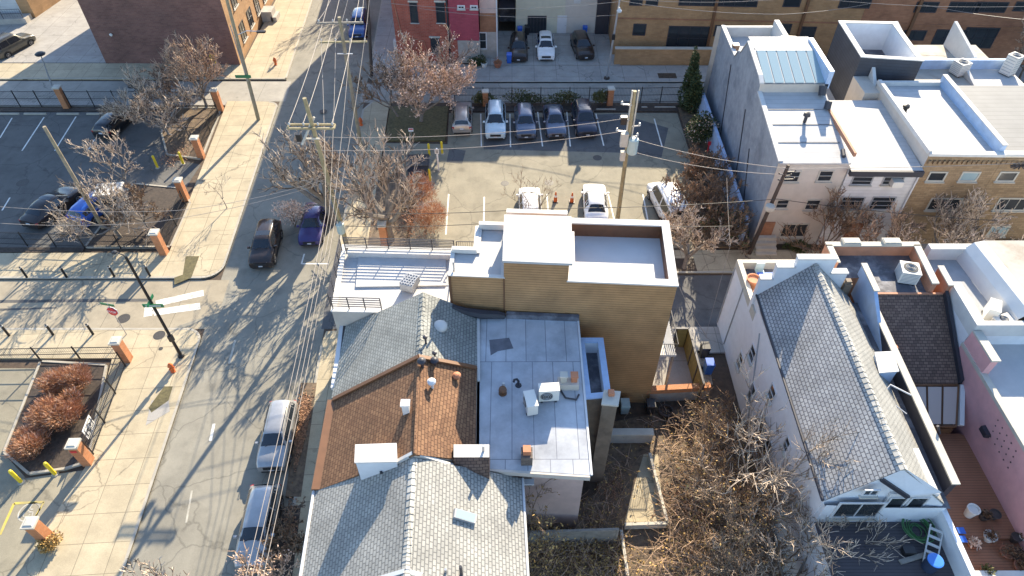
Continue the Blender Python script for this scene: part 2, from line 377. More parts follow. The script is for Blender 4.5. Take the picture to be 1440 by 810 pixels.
# painted markings
def paint(name, polys, mat='line_white', z=.0105):
    b = MB()
    for p in polys: b.sheet(p, z)
    return struct(name, b, MT[mat])
def pline(px0, px1, w=.11, z=0):
    a = G(*px0); c = G(*px1); d = (c-a).normalized(); n = Vector((-d.y, d.x, 0))*(w/2)
    return [a-n, c-n, c+n, a+n]
mk('line_faded', plain, (.42, .40, .34), stain=.8, stain_c=(.23, .21, .17), stain_scale=1.5)
paint('faded_dashes', [pline((262, 735), (270, 690), .1), pline((331, 478), (322, 512), .14)], 'line_faded')
mk('line_worn', plain, (.66, .65, .60), stain=.75, stain_c=(.30, .27, .21), stain_scale=2.2)
paint('crosswalk_stripes', [[G(218, 423), G(286, 408), G(287, 416), G(221, 431)], [G(214, 436), G(281, 426), G(282, 435), G(217, 444)], [G(204, 430), G(217, 428), G(214, 444), G(202, 446)]], 'line_worn', z=.014)
paint('centre_dashes', [pline((301, 596), (296, 620), .16)])
paint('parking_lines', [pline(a, c) for a, c in (((17, 166), (0, 194)), ((62, 165), (31, 212)), ((107, 164), (77, 212)), ((133, 196), (123, 213)), ((14, 278), (3, 296)), ((36, 301), (31, 316)))])
paint('parking_lines', [pline(a, c) for a, c in (((676, 160), (677, 206)), ((717, 160), (718, 207)), ((756, 157), (763, 206)), ((797, 157), (802, 206)), ((838, 160), (849, 205)), ((920, 167), (931, 206)), ((681, 277), (680, 330)), ((769, 273), (771, 300)), ((855, 273), (864, 310)), ((904, 273), (911, 310)), ((631, 273), (627, 330)))])
paint('parking_bay_line', [pline((424, 371), (462, 371)), pline((428, 357), (424, 371))])
ycc = [pline((20, 708), (0, 752), .14), pline((20, 708), (62, 706), .14), pline((62, 706), (45, 735), .1)]
paint('bay_outline', ycc, 'line_yellow', .0125)
# wheelchair sign painted on the bay
ws = MB(); c0 = G(41, 720)
pts = [c0+Vector((.55*math.cos(R(a)), .55*math.sin(R(a)), 0)) for a in range(0, 361, 15)]
for a, c in zip(pts[:-1], pts[1:]):
    a2 = c0+(a-c0)*.86; c2 = c0+(c-c0)*.86
    ws.sheet([a, c, c2, a2], .0125)
for p, q in (((-.05, .33), (-.05, 0)), ((-.05, 0), (.2, 0)), ((.2, 0), (.28, -.25)), ((-.05, .15), (.15, .15))):
    p = c0+Vector((p[0], p[1], 0)); q = c0+Vector((q[0], q[1], 0)); d = (q-p).normalized(); n = Vector((-d.y, d.x, 0))*.035
    ws.sheet([p-n, q-n, q+n, p+n], .0135)
pp = [c0+Vector((-.06+.17*math.cos(R(a)), -.12+.17*math.sin(R(a)), 0)) for a in range(150, 361, 30)]
for a, c in zip(pp[:-1], pp[1:]):
    d = (c-a).normalized(); n = Vector((-d.y, d.x, 0))*.03; ws.sheet([a-n, c-n, c+n, a+n], .0135)
ws.lathe(c0+Vector((-.05, .38, .0125)), [(.06, 0), (.06, .001)], 10)
struct('wheelchair_marking', ws, MT['line_faded'])
# road repairs, painted lot shade, covers
def patch(pxs, mat, z=.0125, name='road_and_shade_patch'):
    b = MB(); b.sheet([G(*p) for p in pxs], z); return struct(name, b, MT[mat])
patch([(262, 362), (281, 362), (270, 392), (246, 402), (246, 392), (258, 388)], 'grass_dry', .128)
patch([(218, 470), (290, 445), (330, 462), (318, 470), (280, 452), (230, 474)], 'asphalt_street')
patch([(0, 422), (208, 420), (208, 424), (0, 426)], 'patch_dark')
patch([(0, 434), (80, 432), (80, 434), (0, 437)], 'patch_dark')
patch([(655, 212), (650, 230), (628, 228), (632, 208)], 'asphalt_dark'); patch([(680, 210), (880, 215), (930, 222), (940, 180), (870, 160), (680, 168)], 'asphalt_dark', .0095)  # dark asphalt sheets paint the buildings' shade onto the lot
patch([(214, 565), (238, 561), (240, 580), (206, 600)], 'concrete_grey', .127); patch([(232, 545), (244, 545), (238, 565), (214, 582), (210, 575)], 'grass_dry', .1275)
def cover(px, py, r, z=.013):
    p = G(px, py); b = MB(); b.lathe((p.x, p.y, z-.01), [(r, 0), (r, .006), (r*.85, .008), (r*.85, .005), (0.02, .006)], 20)
    return struct('manhole_cover', b, MT['iron_cover'])
cover(32, 257, .5); cover(174, 448, .42); cover(710, 258, .34); cover(772, 257, .38); cover(840, 222, .38); cover(225, 473, .38, .132); cover(187, 121, .5)
cover(455, 158, .34, .132); cover(227, 492, .14, .132)
b = MB(); p = G(938, 108)
b.prism([p+Vector((-.9, -.5, 0)), p+Vector((.9, -.5, 0)), p+Vector((.9, .5, 0)), p+Vector((-.9, .5, 0))], .1, .126); struct('tree_pit', b, MT['soil'])
b = MB(); b.prism([G(932, 365), G(975, 365), G(980, 383), G(930, 383)], .1, .126); struct('tree_pit', b, MT['soil'])
# ================================================================ building materials
mk('siding_tan', stripes, (.44, .245, .11), period=.17, dark=.36, bump=.8, var=.2); mk('coping_white', plain, (.60, .585, .555), var=.06, stain=.25, stain_c=(.42, .40, .37), stain_scale=.9)
mk('membrane_blue', plain, (.62, .615, .60), var=.05, stain=.3, stain_c=(.5, .48, .44), stain_scale=.5); mk('membrane_white', plain, (.47, .465, .455), var=.06, stain=.35, stain_c=(.40, .40, .40), stain_scale=.6, bump=.12)
mk('roof_seamed', stripes, (.44, .435, .43), period=.46, dark=.6, width=.06, bump=.35, var=.12)
mk('membrane_grey', brickm, (.48, .50, .53), (.53, .55, .58), (.24, .25, .28), bw=1.0, rh=5.2, ms=.02, offset=.3, stain=.6, noise=.3, bump=.1, nscale=.5)
mk('shingle_green', brickm, (.26, .268, .245), (.34, .345, .315), (.13, .135, .13), bw=.23, rh=.165, ms=.016, bump=.9, dist=.02, stain=.15)
mk('shingle_brown', brickm, (.165, .08, .04), (.255, .135, .068), (.085, .038, .018), bw=.25, rh=.17, ms=.018, bump=.9, dist=.02, stain=.1)
mk('shingle_grey', brickm, (.31, .305, .28), (.385, .375, .34), (.18, .178, .17), bw=.25, rh=.165, ms=.02, bump=1.0, dist=.025, stain=.1)
mk('shingle_slate', brickm, (.36, .35, .345), (.46, .45, .43), (.15, .15, .16), bw=.26, rh=.175, ms=.022, bump=1.0, dist=.025, stain=.1)
mk('shingle_dark', brickm, (.12, .075, .058), (.21, .135, .10), (.05, .03, .025), bw=.24, rh=.16, ms=.014, bump=.7, dist=.015, stain=.2)
mk('ridge_tile', brickm, (.42, .41, .37), (.48, .46, .42), (.2, .2, .19), bw=.3, rh=.3, ms=.02, bump=.6, dist=.02)
mk('stucco_white', plain, (.72, .73, .75), var=.05, stain=.12, bump=.1); mk('stucco_cream', plain, (.56, .50, .43), var=.06, stain=.25, stain_c=(.3, .27, .22))
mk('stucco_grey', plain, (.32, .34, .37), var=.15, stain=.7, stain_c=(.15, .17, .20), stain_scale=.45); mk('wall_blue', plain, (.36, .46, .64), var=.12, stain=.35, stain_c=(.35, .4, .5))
mk('stucco_pink', plain, (.68, .36, .36), var=.08, stain=.45, stain_c=(.56, .33, .33), stain_scale=.7); mk('stucco_blush', plain, (.58, .42, .36), var=.08, stain=.3, stain_c=(.36, .26, .22))
mk('brick_brown', brickm, (.16, .075, .06), (.22, .105, .08), (.20, .13, .11), bw=.42, rh=.15, stain=.2); mk('brick_red', brickm, (.36, .075, .045), (.46, .11, .065), (.36, .2, .15), bw=.40, rh=.15, stain=.12)
mk('brick_tan', brickm, (.28, .185, .10), (.38, .26, .145), (.22, .16, .1), bw=.42, rh=.16, stain=.3); mk('brick_orange', brickm, (.36, .205, .095), (.43, .25, .12), (.34, .22, .12), bw=.42, rh=.16, stain=.2, bump=.1)
mk('brick_rust', brickm, (.30, .135, .07), (.37, .17, .09), (.28, .15, .09), bw=.42, rh=.16, stain=.2, bump=.1); mk('brick_pier', brickm, (.46, .16, .055), (.56, .21, .08), (.40, .24, .14), bw=.22, rh=.08, stain=.1)
mk('paint_magenta', brickm, (.36, .06, .085), (.42, .075, .10), (.30, .06, .08), bw=.42, rh=.15, stain=.15); mk('cement_render', plain, (.40, .37, .33), var=.15, stain=.4)
mk('siding_white', stripes, (.62, .61, .60), period=.28, dark=.8, width=.12); mk('siding_yellow', plain, (.58, .55, .42), var=.06, stain=.15)
mk('terracotta', plain, (.46, .22, .13), var=.12, stain=.35, stain_c=(.22, .12, .09), stain_scale=1.5); mk('roof_dark', plain, (.10, .10, .115), var=.3, stain=.75, stain_c=(.34, .34, .36), stain_scale=.9)
mk('coping_stone', plain, (.50, .47, .40), var=.08, stain=.2); mk('roof_stained', plain, (.40, .38, .33), var=.1, stain=.8, stain_c=(.2, .13, .08), stain_scale=.5)
mk('deck_red', stripes, (.29, .125, .065), period=.14, dark=.45, width=.16); mk('deck_dark', stripes, (.07, .06, .065), period=.14, dark=.4, width=.16)
mk('membrane_rib', stripes, (.20, .20, .195), period=.55, dark=.6, width=.1, bump=.2, var=.1); mk('pale_blue', plain, (.36, .48, .66), rough=.5); mk('flashing_brown', plain, (.16, .075, .035), rough=.5)
mk('dark_trim', plain, (.035, .035, .045), rough=.5); mk('white_trim', plain, (.62, .62, .62), rough=.5, var=.04); mk('grey_trim', plain, (.34, .35, .36), rough=.5)
mk('window_glass', glassm); mk('skylight_glass', glassm, (.30, .40, .42), .12); mk('skylight_milky', glassm, (.46, .38, .34), .55); mk('wood_fence', plain, (.24, .20, .07), var=.2, scale=4)
mk('wood_weathered', plain, (.26, .235, .2), var=.2, scale=4); mk('wood_pole', plain, (.30, .245, .17), var=.25, scale=3, stain=.3, stain_c=(.36, .33, .12)); mk('galvanised', plain, (.45, .46, .47), rough=.4, metal=.6)
mk('ac_white', plain, (.72, .69, .62), rough=.5, var=.04); mk('ac_grille', plain, (.06, .06, .06)); mk('clay', plain, (.50, .20, .10), var=.15); mk('plastic_blue', plain, (.03, .13, .55), rough=.4); mk('chim_brick', brickm, (.12, .095, .08), (.19, .15, .12), (.10, .085, .075), bw=.24, rh=.09, stain=.3)
mk('mottled_wall', plain, (.19, .145, .105), var=.25, scale=1.5, stain=.6, stain_c=(.09, .07, .055), stain_scale=1.2, bump=.3); mk('glow_window', plain, (.6, .5, .35))
mk('stain_dark', plain, (.15, .15, .17), var=.3)

def roofplane(b, pts, thick=.1, mi=0):
    """a roof slope with real thickness: pts counter-clockwise seen from above"""
    pts = [Vector(p) for p in pts]; n = (pts[1]-pts[0]).cross(pts[2]-pts[0])
    if n.z < 0: pts = pts[::-1]; n = -n
    dn = Vector((0, 0, -thick)); k = len(pts)
    b.face(pts, mi); b.face([p+dn for p in pts][::-1], mi)
    for i in range(k): b.face([pts[i]+dn, pts[(i+1) % k]+dn, pts[(i+1) % k], pts[i]], mi)
    return b
def flat_roof(t, poly, zf, zp, wall, roof, cop, pw=.28, z0=0.0, cop_h=.07, inner=None):
    """outer walls, parapet with a coping, sunken roof deck"""
    poly = [Vector((p[0], p[1])) for p in ccw(poly)]; ins = inset(poly, pw); n = len(poly)
    w = MB(); iw = MB(); c = MB()
    ou = inset(poly, -.05); ii = inset(poly, pw+.04)
    for i in range(n):
        a, d = poly[i], poly[(i+1) % n]; e, f = ins[i], ins[(i+1) % n]
        w.face([(a.x, a.y, z0), (d.x, d.y, z0), (d.x, d.y, zp), (a.x, a.y, zp)])
        iw.face([(f.x, f.y, zf-.02), (e.x, e.y, zf-.02), (e.x, e.y, zp), (f.x, f.y, zp)])
        o0, o1, q0, q1 = ou[i], ou[(i+1) % n], ii[i], ii[(i+1) % n]; za, zb = zp-.01, zp+cop_h
        c.face([(o0.x, o0.y, zb), (o1.x, o1.y, zb), (q1.x, q1.y, zb), (q0.x, q0.y, zb)])
        c.face([(o0.x, o0.y, za), (o1.x, o1.y, za), (o1.x, o1.y, zb), (o0.x, o0.y, zb)])
        c.face([(q1.x, q1.y, za), (q0.x, q0.y, za), (q0.x, q0.y, zb), (q1.x, q1.y, zb)])
        c.face([(q0.x, q0.y, za), (q1.x, q1.y, za), (o1.x, o1.y, za), (o0.x, o0.y, za)])
    w.build('wall', MT[wall], t, True)
    if zp-zf > .03: iw.build('parapet', MT[inner or wall], t, True)
    r = MB(); r.sheet(ins, zf); r.build('roof', MT[roof], t, True)
    c.build('coping', MT[cop], t, True)
    return t
def win(t, a, b, px0, px1, frame='white_trim', glass='window_glass', cols=2, rows=2, name='window', fw=.07, out=.05, sill=True):
    """window on the vertical wall line a-b; px0, px1: its top-left and bottom-right in the photo"""
    p, q = WALL(px0[0], px0[1], a, b), WALL(px1[0], px1[1], a, b)
    return win3(t, p, q, a, b, frame, glass, cols, rows, name, fw, out, sill)
def win3(t, p, q, a, b, frame='white_trim', glass='window_glass', cols=2, rows=2, name='window', fw=.07, out=.05, sill=True):
    d = Vector((b[0]-a[0], b[1]-a[1], 0)).normalized()
    A3 = Vector((a[0], a[1], 0)); u0, u1 = sorted(((p-A3).dot(d), (q-A3).dot(d))); z0, z1 = sorted((p.z, q.z))
    n = Vector((d.y, -d.x, 0)); c0 = Vector((0, 0, CAM_H))
    if (c0-A3).dot(n) < 0: n = -n
    def pt(u, z, o): return A3 + d*u + Vector((0, 0, z)) + n*o
    fm = MB()
    for (ua, ub, za, zb) in ((u0, u1, z1-fw, z1), (u0, u1, z0, z0+fw), (u0, u0+fw, z0+fw, z1-fw), (u1-fw, u1, z0+fw, z1-fw)):
        m = (ua+ub)/2, (za+zb)/2
        fm.bar(pt(ua, m[1], out/2+.004), pt(ub, m[1], out/2+.004), out, zb-za)
    for i in range(1, cols): u = u0+(u1-u0)*i/cols; fm.bar(pt(u, z0+fw, .024), pt(u, z1-fw, .024), .035, .045)
    for i in range(1, rows): z = z0+(z1-z0)*i/rows; fm.bar(pt(u0+fw, z, .028), pt(u1-fw, z, .028), .035, .035)
    f = fm.build(name, MT[frame], t, True)
    g = MB(); g.face([pt(u0+fw*.5, z0+fw*.5, .012), pt(u1-fw*.5, z0+fw*.5, .012), pt(u1-fw*.5, z1-fw*.5, .012), pt(u0+fw*.5, z1-fw*.5, .012)])
    g.build('pane', MT[glass], f, True)
    if sill:
        s = MB(); s.bar(pt(u0-.06, z0-.04, .07), pt(u1+.06, z0-.04, .07), .16, .07); s.build('sill', MT['coping_stone'], f, True)
    return f
def house(name, label, at, cat='house', group=None): return thing(name, label, cat, (at[0], at[1], 0), 0, group)
def railing(name, label, p0, p1, h=1.0, step=1.5, mat='dark_trim', bars=0, rails=2, r=.032, cat='railing', group=None):
    p0, p1 = Vector(p0), Vector(p1); t = thing(name, label, cat, p0, 0, group); L = (p1-p0).length; n = max(1, round(L/step)); b = MB()
    for i in range(n+1): p = p0.lerp(p1, i/n); q = MB(); q.tube([p, p+Vector((0, 0, h))], r, 6); q.build('post', MT[mat], t, True)
    for k in range(rails):
        z = h*(1-k/max(1, rails)*.9); b.tube([p0+Vector((0, 0, z)), p1+Vector((0, 0, z))], r*.8, 6)
    b.build('rail', MT[mat], t, True)
    if bars:
        b = MB(); m = int(L/bars)
        for i in range(m+1): p = p0.lerp(p1, i/m); b.tube([p+Vector((0, 0, .08)), p+Vector((0, 0, h))], .009, 3, False)
        tag(b.build('balusters', MT[mat], t, True), kind='stuff' if m > 100 else None)
    return t
V = Vector
def xy(v): return (v.x, v.y)
# ---------------- tan sided three storey building with a roof deck
A0, A1 = (-3.12, 24.0), (8.1, 23.3)
t = house('apartment_building', 'tan horizontal-sided three storey building with white rimmed roof deck and bulkhead', (2, 26), 'building')
ml = [(2.75, 23.63), (8.1, 23.3), (8.4, 28.1), (-.25, 28.5), (-.3, 27.05), (2.9, 26.9)]
flat_roof(t, ml, 9.12, 10.0, 'siding_tan', 'membrane_blue', 'coping_white', pw=.34, cop_h=.08, inner='flashing_brown')
b = MB(); b.prism([(-.4, 23.81), (2.75, 23.61), (2.88, 26.88), (-.32, 27.03)], 0, 11.2); b.build('stair_bulkhead', MT['siding_tan'], t, True)
b = MB(); b.prism([(-.46, 23.7), (2.9, 23.5), (3.05, 27.0), (-.4, 27.15)], 11.2, 11.34); b.build('bulkhead_roof', MT['membrane_white'], t, True)
b = MB(); b.prism([(-.3, 28.22), (2.95, 28.05), (2.97, 28.36), (-.28, 28.53)], 9.9, 10.6); b.build('raised_parapet', MT['coping_white'], t, True)
wl = [(-3.12, 24.0), (-.4, 23.83), (-.3, 27.6), (-1.75, 27.68), (-1.8, 25.75), (-3.08, 25.82)]
flat_roof(t, wl, 10.0, 10.06, 'siding_tan', 'membrane_white', 'coping_white', pw=.12, cop_h=.04)
b = MB(); b.prism([(-3.08, 25.62), (-1.8, 25.55), (-1.8, 25.8), (-3.08, 25.87)], 10.05, 10.32); b.prism([(-1.75, 27.45), (-.35, 27.38), (-.35, 27.63), (-1.75, 27.7)], 10.05, 10.42)
b.prism([(-2.0, 25.6), (-1.78, 25.6), (-1.73, 27.68), (-1.95, 27.68)], 10.05, 10.12); b.build('wing_parapet', MT['coping_white'], t, True)
for x, y, w in ((-.4, 23.79, .06), (-3.12, 23.98, .12)): b = MB(); b.bar((x, y, 6), (x, y, 10), w, .05); b.build('corner_trim', MT['flashing_brown'], t, True)
b = MB(); b.tube([(-2.9, 24.3, 10.05), (-2.9, 24.3, 10.7)], .05, 8); b.build('vent_pipe', MT['galvanised'], t, True)
# rear balcony beside it
t = thing('balcony', 'small white balcony with thin railing on the right side of the tan building', 'balcony', (8.9, 26.4, 0))
b = MB(); b.box((8.85, 26.2, 3.0), (1.2, 3.4, .16)); b.build('floor', MT['coping_white'], t, True)
b = MB(); b.box((8.32, 26.2, 4.3), (.06, 3.4, 2.4)); b.box((8.9, 27.9, 4.3), (1.1, .06, 2.4)); b.build('privacy_panel', MT['siding_white'], t, True)
for x, y in ((9.35, 24.65), (9.4, 27.8)):
    b = MB(); b.box((x, y, 1.46), (.12, .12, 2.92)); b.build('post', MT['wood_weathered'], t, True)
b = MB()
for i in range(9): b.tube([(8.4+i*.12, 24.55, 3.08), (8.4+i*.12, 24.55, 4.0)], .015, 5)
for i in range(18): b.tube([(9.42, 24.6+i*.19, 3.08), (9.42, 24.6+i*.19, 4.0)], .015, 5)
b.tube([(8.35, 24.55, 4.0), (9.42, 24.55, 4.0), (9.42, 27.85, 4.0)], .025, 6); b.build('railing', MT['dark_trim'], t, True)
# paved yard, fences, retaining wall
b = MB(); b.prism([(8.15, 24.3), (12.2, 24.6), (12.4, 28.6), (8.4, 28.2)], 0, .1); struct('yard_paving', b, MT['concrete_grey'])
def board_fence(name, label, pts, h, mat='wood_fence', trim='dark_trim'):
    t = thing(name, label, 'fence', (pts[0][0], pts[0][1], 0)); b = MB(); f = MB()
    for a, c in zip(pts[:-1], pts[1:]):
        a = V((a[0], a[1], 0)); c = V((c[0], c[1], 0)); n = max(1, round((c-a).length/1.6))
        b.bar(a+V((0, 0, h*.5)), c+V((0, 0, h*.5)), .05, h*.94)
        for i in range(n+1): p = a.lerp(c, i/n); f.box(p+V((0, 0, h/2)), (.11, .11, h+.06))
        f.bar(a+V((0, 0, h)), c+V((0, 0, h)), .12, .07)
    b.build('boards', MT[mat], t, True); f.build('posts_and_cap', MT[trim], t, True); return t
q0, q1, q2 = G(952, 462, 1.9), G(969, 462, 1.9), G(990, 540, 1.9)
board_fence('board_fence', 'yellow-green board fence with black posts beside the paved side yard', [xy(q0), xy(q1), xy(q2)], 1.9)
t = thing('retaining_wall', 'concrete garden wall with red brick top behind the tan building', 'wall', (10, 23.5, 0))
b = MB(); b.prism([(7.95, 23.35), (11.6, 23.6), (11.6, 23.85), (7.95, 23.6)], 0, .9); b.build('wall', MT['cement_render'], t, True)
b = MB(); b.prism([(7.9, 23.3), (11.65, 23.55), (11.65, 23.9), (7.9, 23.65)], .9, 1.25); b.build('brick_top', MT['brick_pier'], t, True)
t = thing('garden_wall', 'low grey stone wall with pale cap crossing the back garden', 'wall', (6.2, 21, 0))
p0, p1 = G(860, 611, 1.0), G(919, 611, 1.0)
b = MB(); b.prism([xy(p0), xy(p1), (p1.x, p1.y+.35), (p0.x, p0.y+.35)], 0, .94); b.build('wall', MT['cement_render'], t, True)
b = MB(); b.prism([(p0.x-.04, p0.y-.04), (p1.x+.04, p1.y-.04), (p1.x+.04, p1.y+.39), (p0.x-.04, p0.y+.39)], .94, 1.02); b.build('cap', MT['coping_stone'], t, True)

# ---------------- white flat roofed corner building
t = house('corner_building', 'low corner building with bright white seamed flat roof beside the street', (-6.5, 26.7), 'building')
wp = [(-9.55, 24.25), (-3.2, 24.05), (-3.1, 29.05), (-9.85, 29.4)]
flat_roof(t, wp, 7.0, 7.12, 'stucco_cream', 'membrane_white', 'coping_white', pw=.2, cop_h=.05)
b = MB(); b.prism([xy(G(504, 358, 7.1)), xy(G(627, 358, 7.1)), xy(G(627, 401, 7.1)), xy(G(500, 403, 7.1))], 7.0, 7.09); b.build('roof_deck', MT['membrane_white'], t, True)
b = MB(); b.prism([(-9.4, 28.5), (-3.15, 28.25), (-3.15, 28.6), (-9.4, 28.85)], 7.0, 7.42); b.build('parapet', MT['coping_white'], t, True)
railing('deck_railing', 'long dark cable railing along the far edge of the white roof', (-9.6, 28.95, 7.1), (-3.3, 28.7, 7.1), 1.05, 1.3, rails=8)
railing('deck_railing', 'short dark railing at the near left edge of the white roof', (-9.5, 24.4, 7.1), (-6.9, 24.3, 7.1), .95, 1.0, rails=5)
railing('deck_railing', 'dark railing running along the street side of the white roof', (-9.65, 24.6, 7.1), (-9.8, 28.9, 7.1), 1.0, 1.1, rails=5)
railing('deck_railing', 'dark picket railing on the white roof next to the tan building', (-3.15, 28.6, 7.1), (-.4, 28.55, 7.1), 1.05, 1.4, bars=.12)
t = thing('roof_hatch', 'small grey lattice covered unit standing on the white roof', 'roof unit', G(577, 402, 7.09), R(-18))
b = MB(); b.box((0, 0, .25), (.75, .95, .5)); b.build('body', MT['grey_trim'], t)
b = MB()
for i in range(-2, 3): b.bar((i*.16-.1, -.45, .52), (i*.16+.1, .45, .52), .04, .04); b.bar((-.36, i*.18, .525), (.36, i*.18, .525), .04, .03)
b.build('lattice', MT['galvanised'], t)

# ---------------- the three gabled row houses
def gable(t, rn, rs, wn_, ws_, en, es, mat_w, mat_e, wall, ridge='ridge_tile', over=.0, th=.12):
    b = MB(); roofplane(b, [rn, wn_, ws_, rs], th, 0); roofplane(b, [rn, rs, es, en], th, 1); b.build('roof', [MT[mat_w], MT[mat_e]], t, True)
    w = MB(); dz = V((0, 0, .1))
    def dn(p, z=0): return V((p.x, p.y, z))
    w.face([dn(wn_), dn(ws_), ws_-dz, wn_-dz]); w.face([dn(es), dn(en), en-dz, es-dz])
    w.face([dn(ws_), dn(es), es-dz, rs-dz, ws_-dz]); w.face([dn(en), dn(wn_), wn_-dz, rn-dz, en-dz]); w.build('wall', MT[wall], t, True)
    r = MB(); d = (rs-rn).normalized(); s = V((d.y, -d.x, 0)).normalized()*.16
    if ridge:
        L = (rs-rn).length; n = int(L/.3)
        for i in range(n):
            a = rn.lerp(rs, i/n); c = rn.lerp(rs, (i+1.12)/n); l0 = V((0, 0, .045)); l1 = V((0, 0, .02)); k = V((0, 0, -.11))
            r.face([a+l1, c+l0, c+l0+s+k, a+l1+s+k]); r.face([c+l0, a+l1, a+l1-s+k, c+l0-s+k]); r.face([c+l0, c+l0-s+k, c+s+k, c+l0+s+k])
        r.build('ridge_cap', MT[ridge], t, True)
RNg, RSg = G(595, 411, 9.0), G(589, 506, 9.0)
t3 = house('row_house', 'row house with grey-green shingled gable roof and a round white skylight', (-5, 21), 'house')
gable(t3, RNg, RSg, G(486, 459, 6.0), G(466, 560, 6.0), V((-1.72, 23.75, 7.5)), V((-1.7, 20.2, 7.3)), 'shingle_green', 'shingle_green', 'stucco_cream', 'shingle_green')
b = MB(); a, c = G(478, 455, 5.95), G(465, 545, 5.95)
b.prism([xy(a), xy(c), (c.x+.8, c.y), (a.x+.8, a.y)], 5.75, 5.95); b.build('box_gutter', MT['white_trim'], t3, True)
b = MB(); b.prism([(a.x+.2, a.y-.1), (c.x+.2, c.y+.9), (c.x+.5, c.y+.9), (a.x+.5, a.y-.1)], 5.9, 5.956); b.build('gutter_channel', MT['dark_trim'], t3, True)
E3 = (RNg, RSg, V((-1.7, 20.2, 7.3)))
p = ON(619, 459, *E3); b = MB(); b.lathe(p, [(.36, -.1), (.36, .06), (.33, .12), (.26, .2), (.14, .25), (.02, .27)], 20); b.build('round_skylight', MT['coping_white'], t3, True, True)
W3 = (RNg, RSg, G(466, 560, 6.0))
b = MB(); a = ON(604, 411, *E3) + V((0, 0, .02)); 
for px in ((599, 483), (612, 505)):
    q = ON(px[0], px[1], *E3); b.tube([q-V((0, 0, .1)), q+V((0, 0, .45))], .05, 8); b.lathe(q+V((0, 0, .42)), [(.05, 0), (.12, .02), (.11, .1), (.02, .13)], 10)
b.build('vent_pipe', MT['dark_trim'], t3, True)
# heap of black flashing where the houses meet the tan wall
b = MB(); random.seed(3); pts = [ON(636, 432, *E3), V((-2.4, 23.6, 7.8)), V((-1.6, 23.55, 7.65)), V((-.7, 23.55, 7.6)), V((-.35, 23.5, 7.55))]
b.tube([q+V((0, -.05, .08)) for q in pts], [.16, .22, .26, .22, .16], 7); b.build('black_flashing', MT['dark_trim'], t3, True)

R4n, R4s = G(589, 503, 9.25), G(583, 639, 9.25)
t4 = house('row_house', 'row house with warm brown shingled gable roof between two grey roofs', (-5, 17), 'house')
w4n, w4s = G(469, 563, 6.1), G(447, 689, 6.1); e4n, e4s = V((-1.71, 20.15, 7.5)), V((-1.6, 15.4, 7.1))
gable(t4, R4n, R4s, w4n, w4s, e4n, e4s, 'shingle_brown', 'shingle_brown', 'stucco_cream', None)
b = MB(); d = V((-.28, 0, 0)); b.prism([xy(w4n+d), xy(w4s+d), xy(w4s-d*1.3), xy(w4n-d*1.3)], 6.0, 6.16); b.build('box_gutter', MT['flashing_brown'], t4, True)
b = MB(); k = V((0, 0, .09))
b.bar(w4n+k, R4n+k, .2, .1); b.bar(R4n+k, e4n+k, .2, .1); b.build('edge_flashing', MT['flashing_brown'], t4, True)
b = MB(); b.tube([R4n+V((0, 0, .03)), R4s+V((0, 0, .03))], .07, 6); b.build('ridge_cap', MT['shingle_brown'], t4, True)
W4 = (R4n, R4s, w4s); E4 = (R4n, R4s, e4s)
q = ON(572, 578, *W4); b = MB(); b.box(q+V((0, 0, .2)), (.3, .3, .75)); b.box(q+V((0, 0, .6)), (.4, .36, .08)); b.build('roof_vent', MT['white_trim'], t4, True)
for px, m in (((594, 516), 'dark_trim'), ((612, 515), 'dark_trim'), ((608, 545), 'white_trim'), ((643, 536), 'clay')):
    q = ON(px[0], px[1], *E4); b = MB(); b.tube([q-V((0, 0, .15)), q+V((0, 0, .4))], .07, 8); b.lathe(q+V((0, 0, .36)), [(.07, 0), (.2, .04), (.2, .12), (.1, .2), (.02, .22)], 12); b.build('roof_vent', MT[m], t4, True)

R5n, R5s = G(581, 643, 9.05), V((-3.75, 7.2, 9.05))
t5 = house('row_house', 'row house with pale grey slate-look gable roof, white chimney block and skylight', (-4, 11), 'house')
w5n, w5s = V((-8.72, 14.6, 6.0)), V((-8.3, 7.2, 6.0)); e5n, e5s = V((.45, 15.1, 6.1)), V((.75, 7.2, 6.1))
gable(t5, R5n, R5s, w5n, w5s, e5n, e5s, 'shingle_grey', 'shingle_grey', 'siding_white', 'ridge_tile')
W5 = (R5n, R5s, w5s); E5 = (R5n, R5s, e5s)
b = MB(); b.tube([w5n+V((-.07, 0, 0)), w5s+V((-.07, 0, 0))], .07, 6); b.build('gutter', MT['white_trim'], t5, True)
b = MB(); b.tube([e5n+V((.03, 0, 0)), e5s+V((.03, 0, 0))], .06, 6); b.build('gutter', MT['white_trim'], t5, True)
zt = 9.0; b = MB(); b.prism([xy(G(500, 650, zt)), xy(G(557.5, 649, zt)), xy(G(556.5, 625, zt)), xy(G(501, 627, zt))], 5.5, zt-.03); c5 = b.build('chimney', MT['stucco_white'], t5, True)
b = MB(); b.prism(inset([xy(G(500, 650, zt)), xy(G(557.5, 649, zt)), xy(G(556.5, 625, zt)), xy(G(501, 627, zt))], -.04), zt-.03, zt+.05); b.build('cap', MT['coping_white'], c5, True)
b = MB(); q = G(533, 650, zt); b.bar((q.x, q.y-.03, 7.2), (q.x-.02, q.y-.03, 8.3), .1, .03); b.build('downpipe', MT['dark_trim'], c5, True)
b = MB(); b.bar(R5n+V((0, .12, .1)), G(640, 657, 7.6), .14, .22); b.bar(R5n+V((0, .12, .1)), G(548, 655, 8.45), .14, .16); b.build('edge_flashing', MT['coping_white'], t5, True)
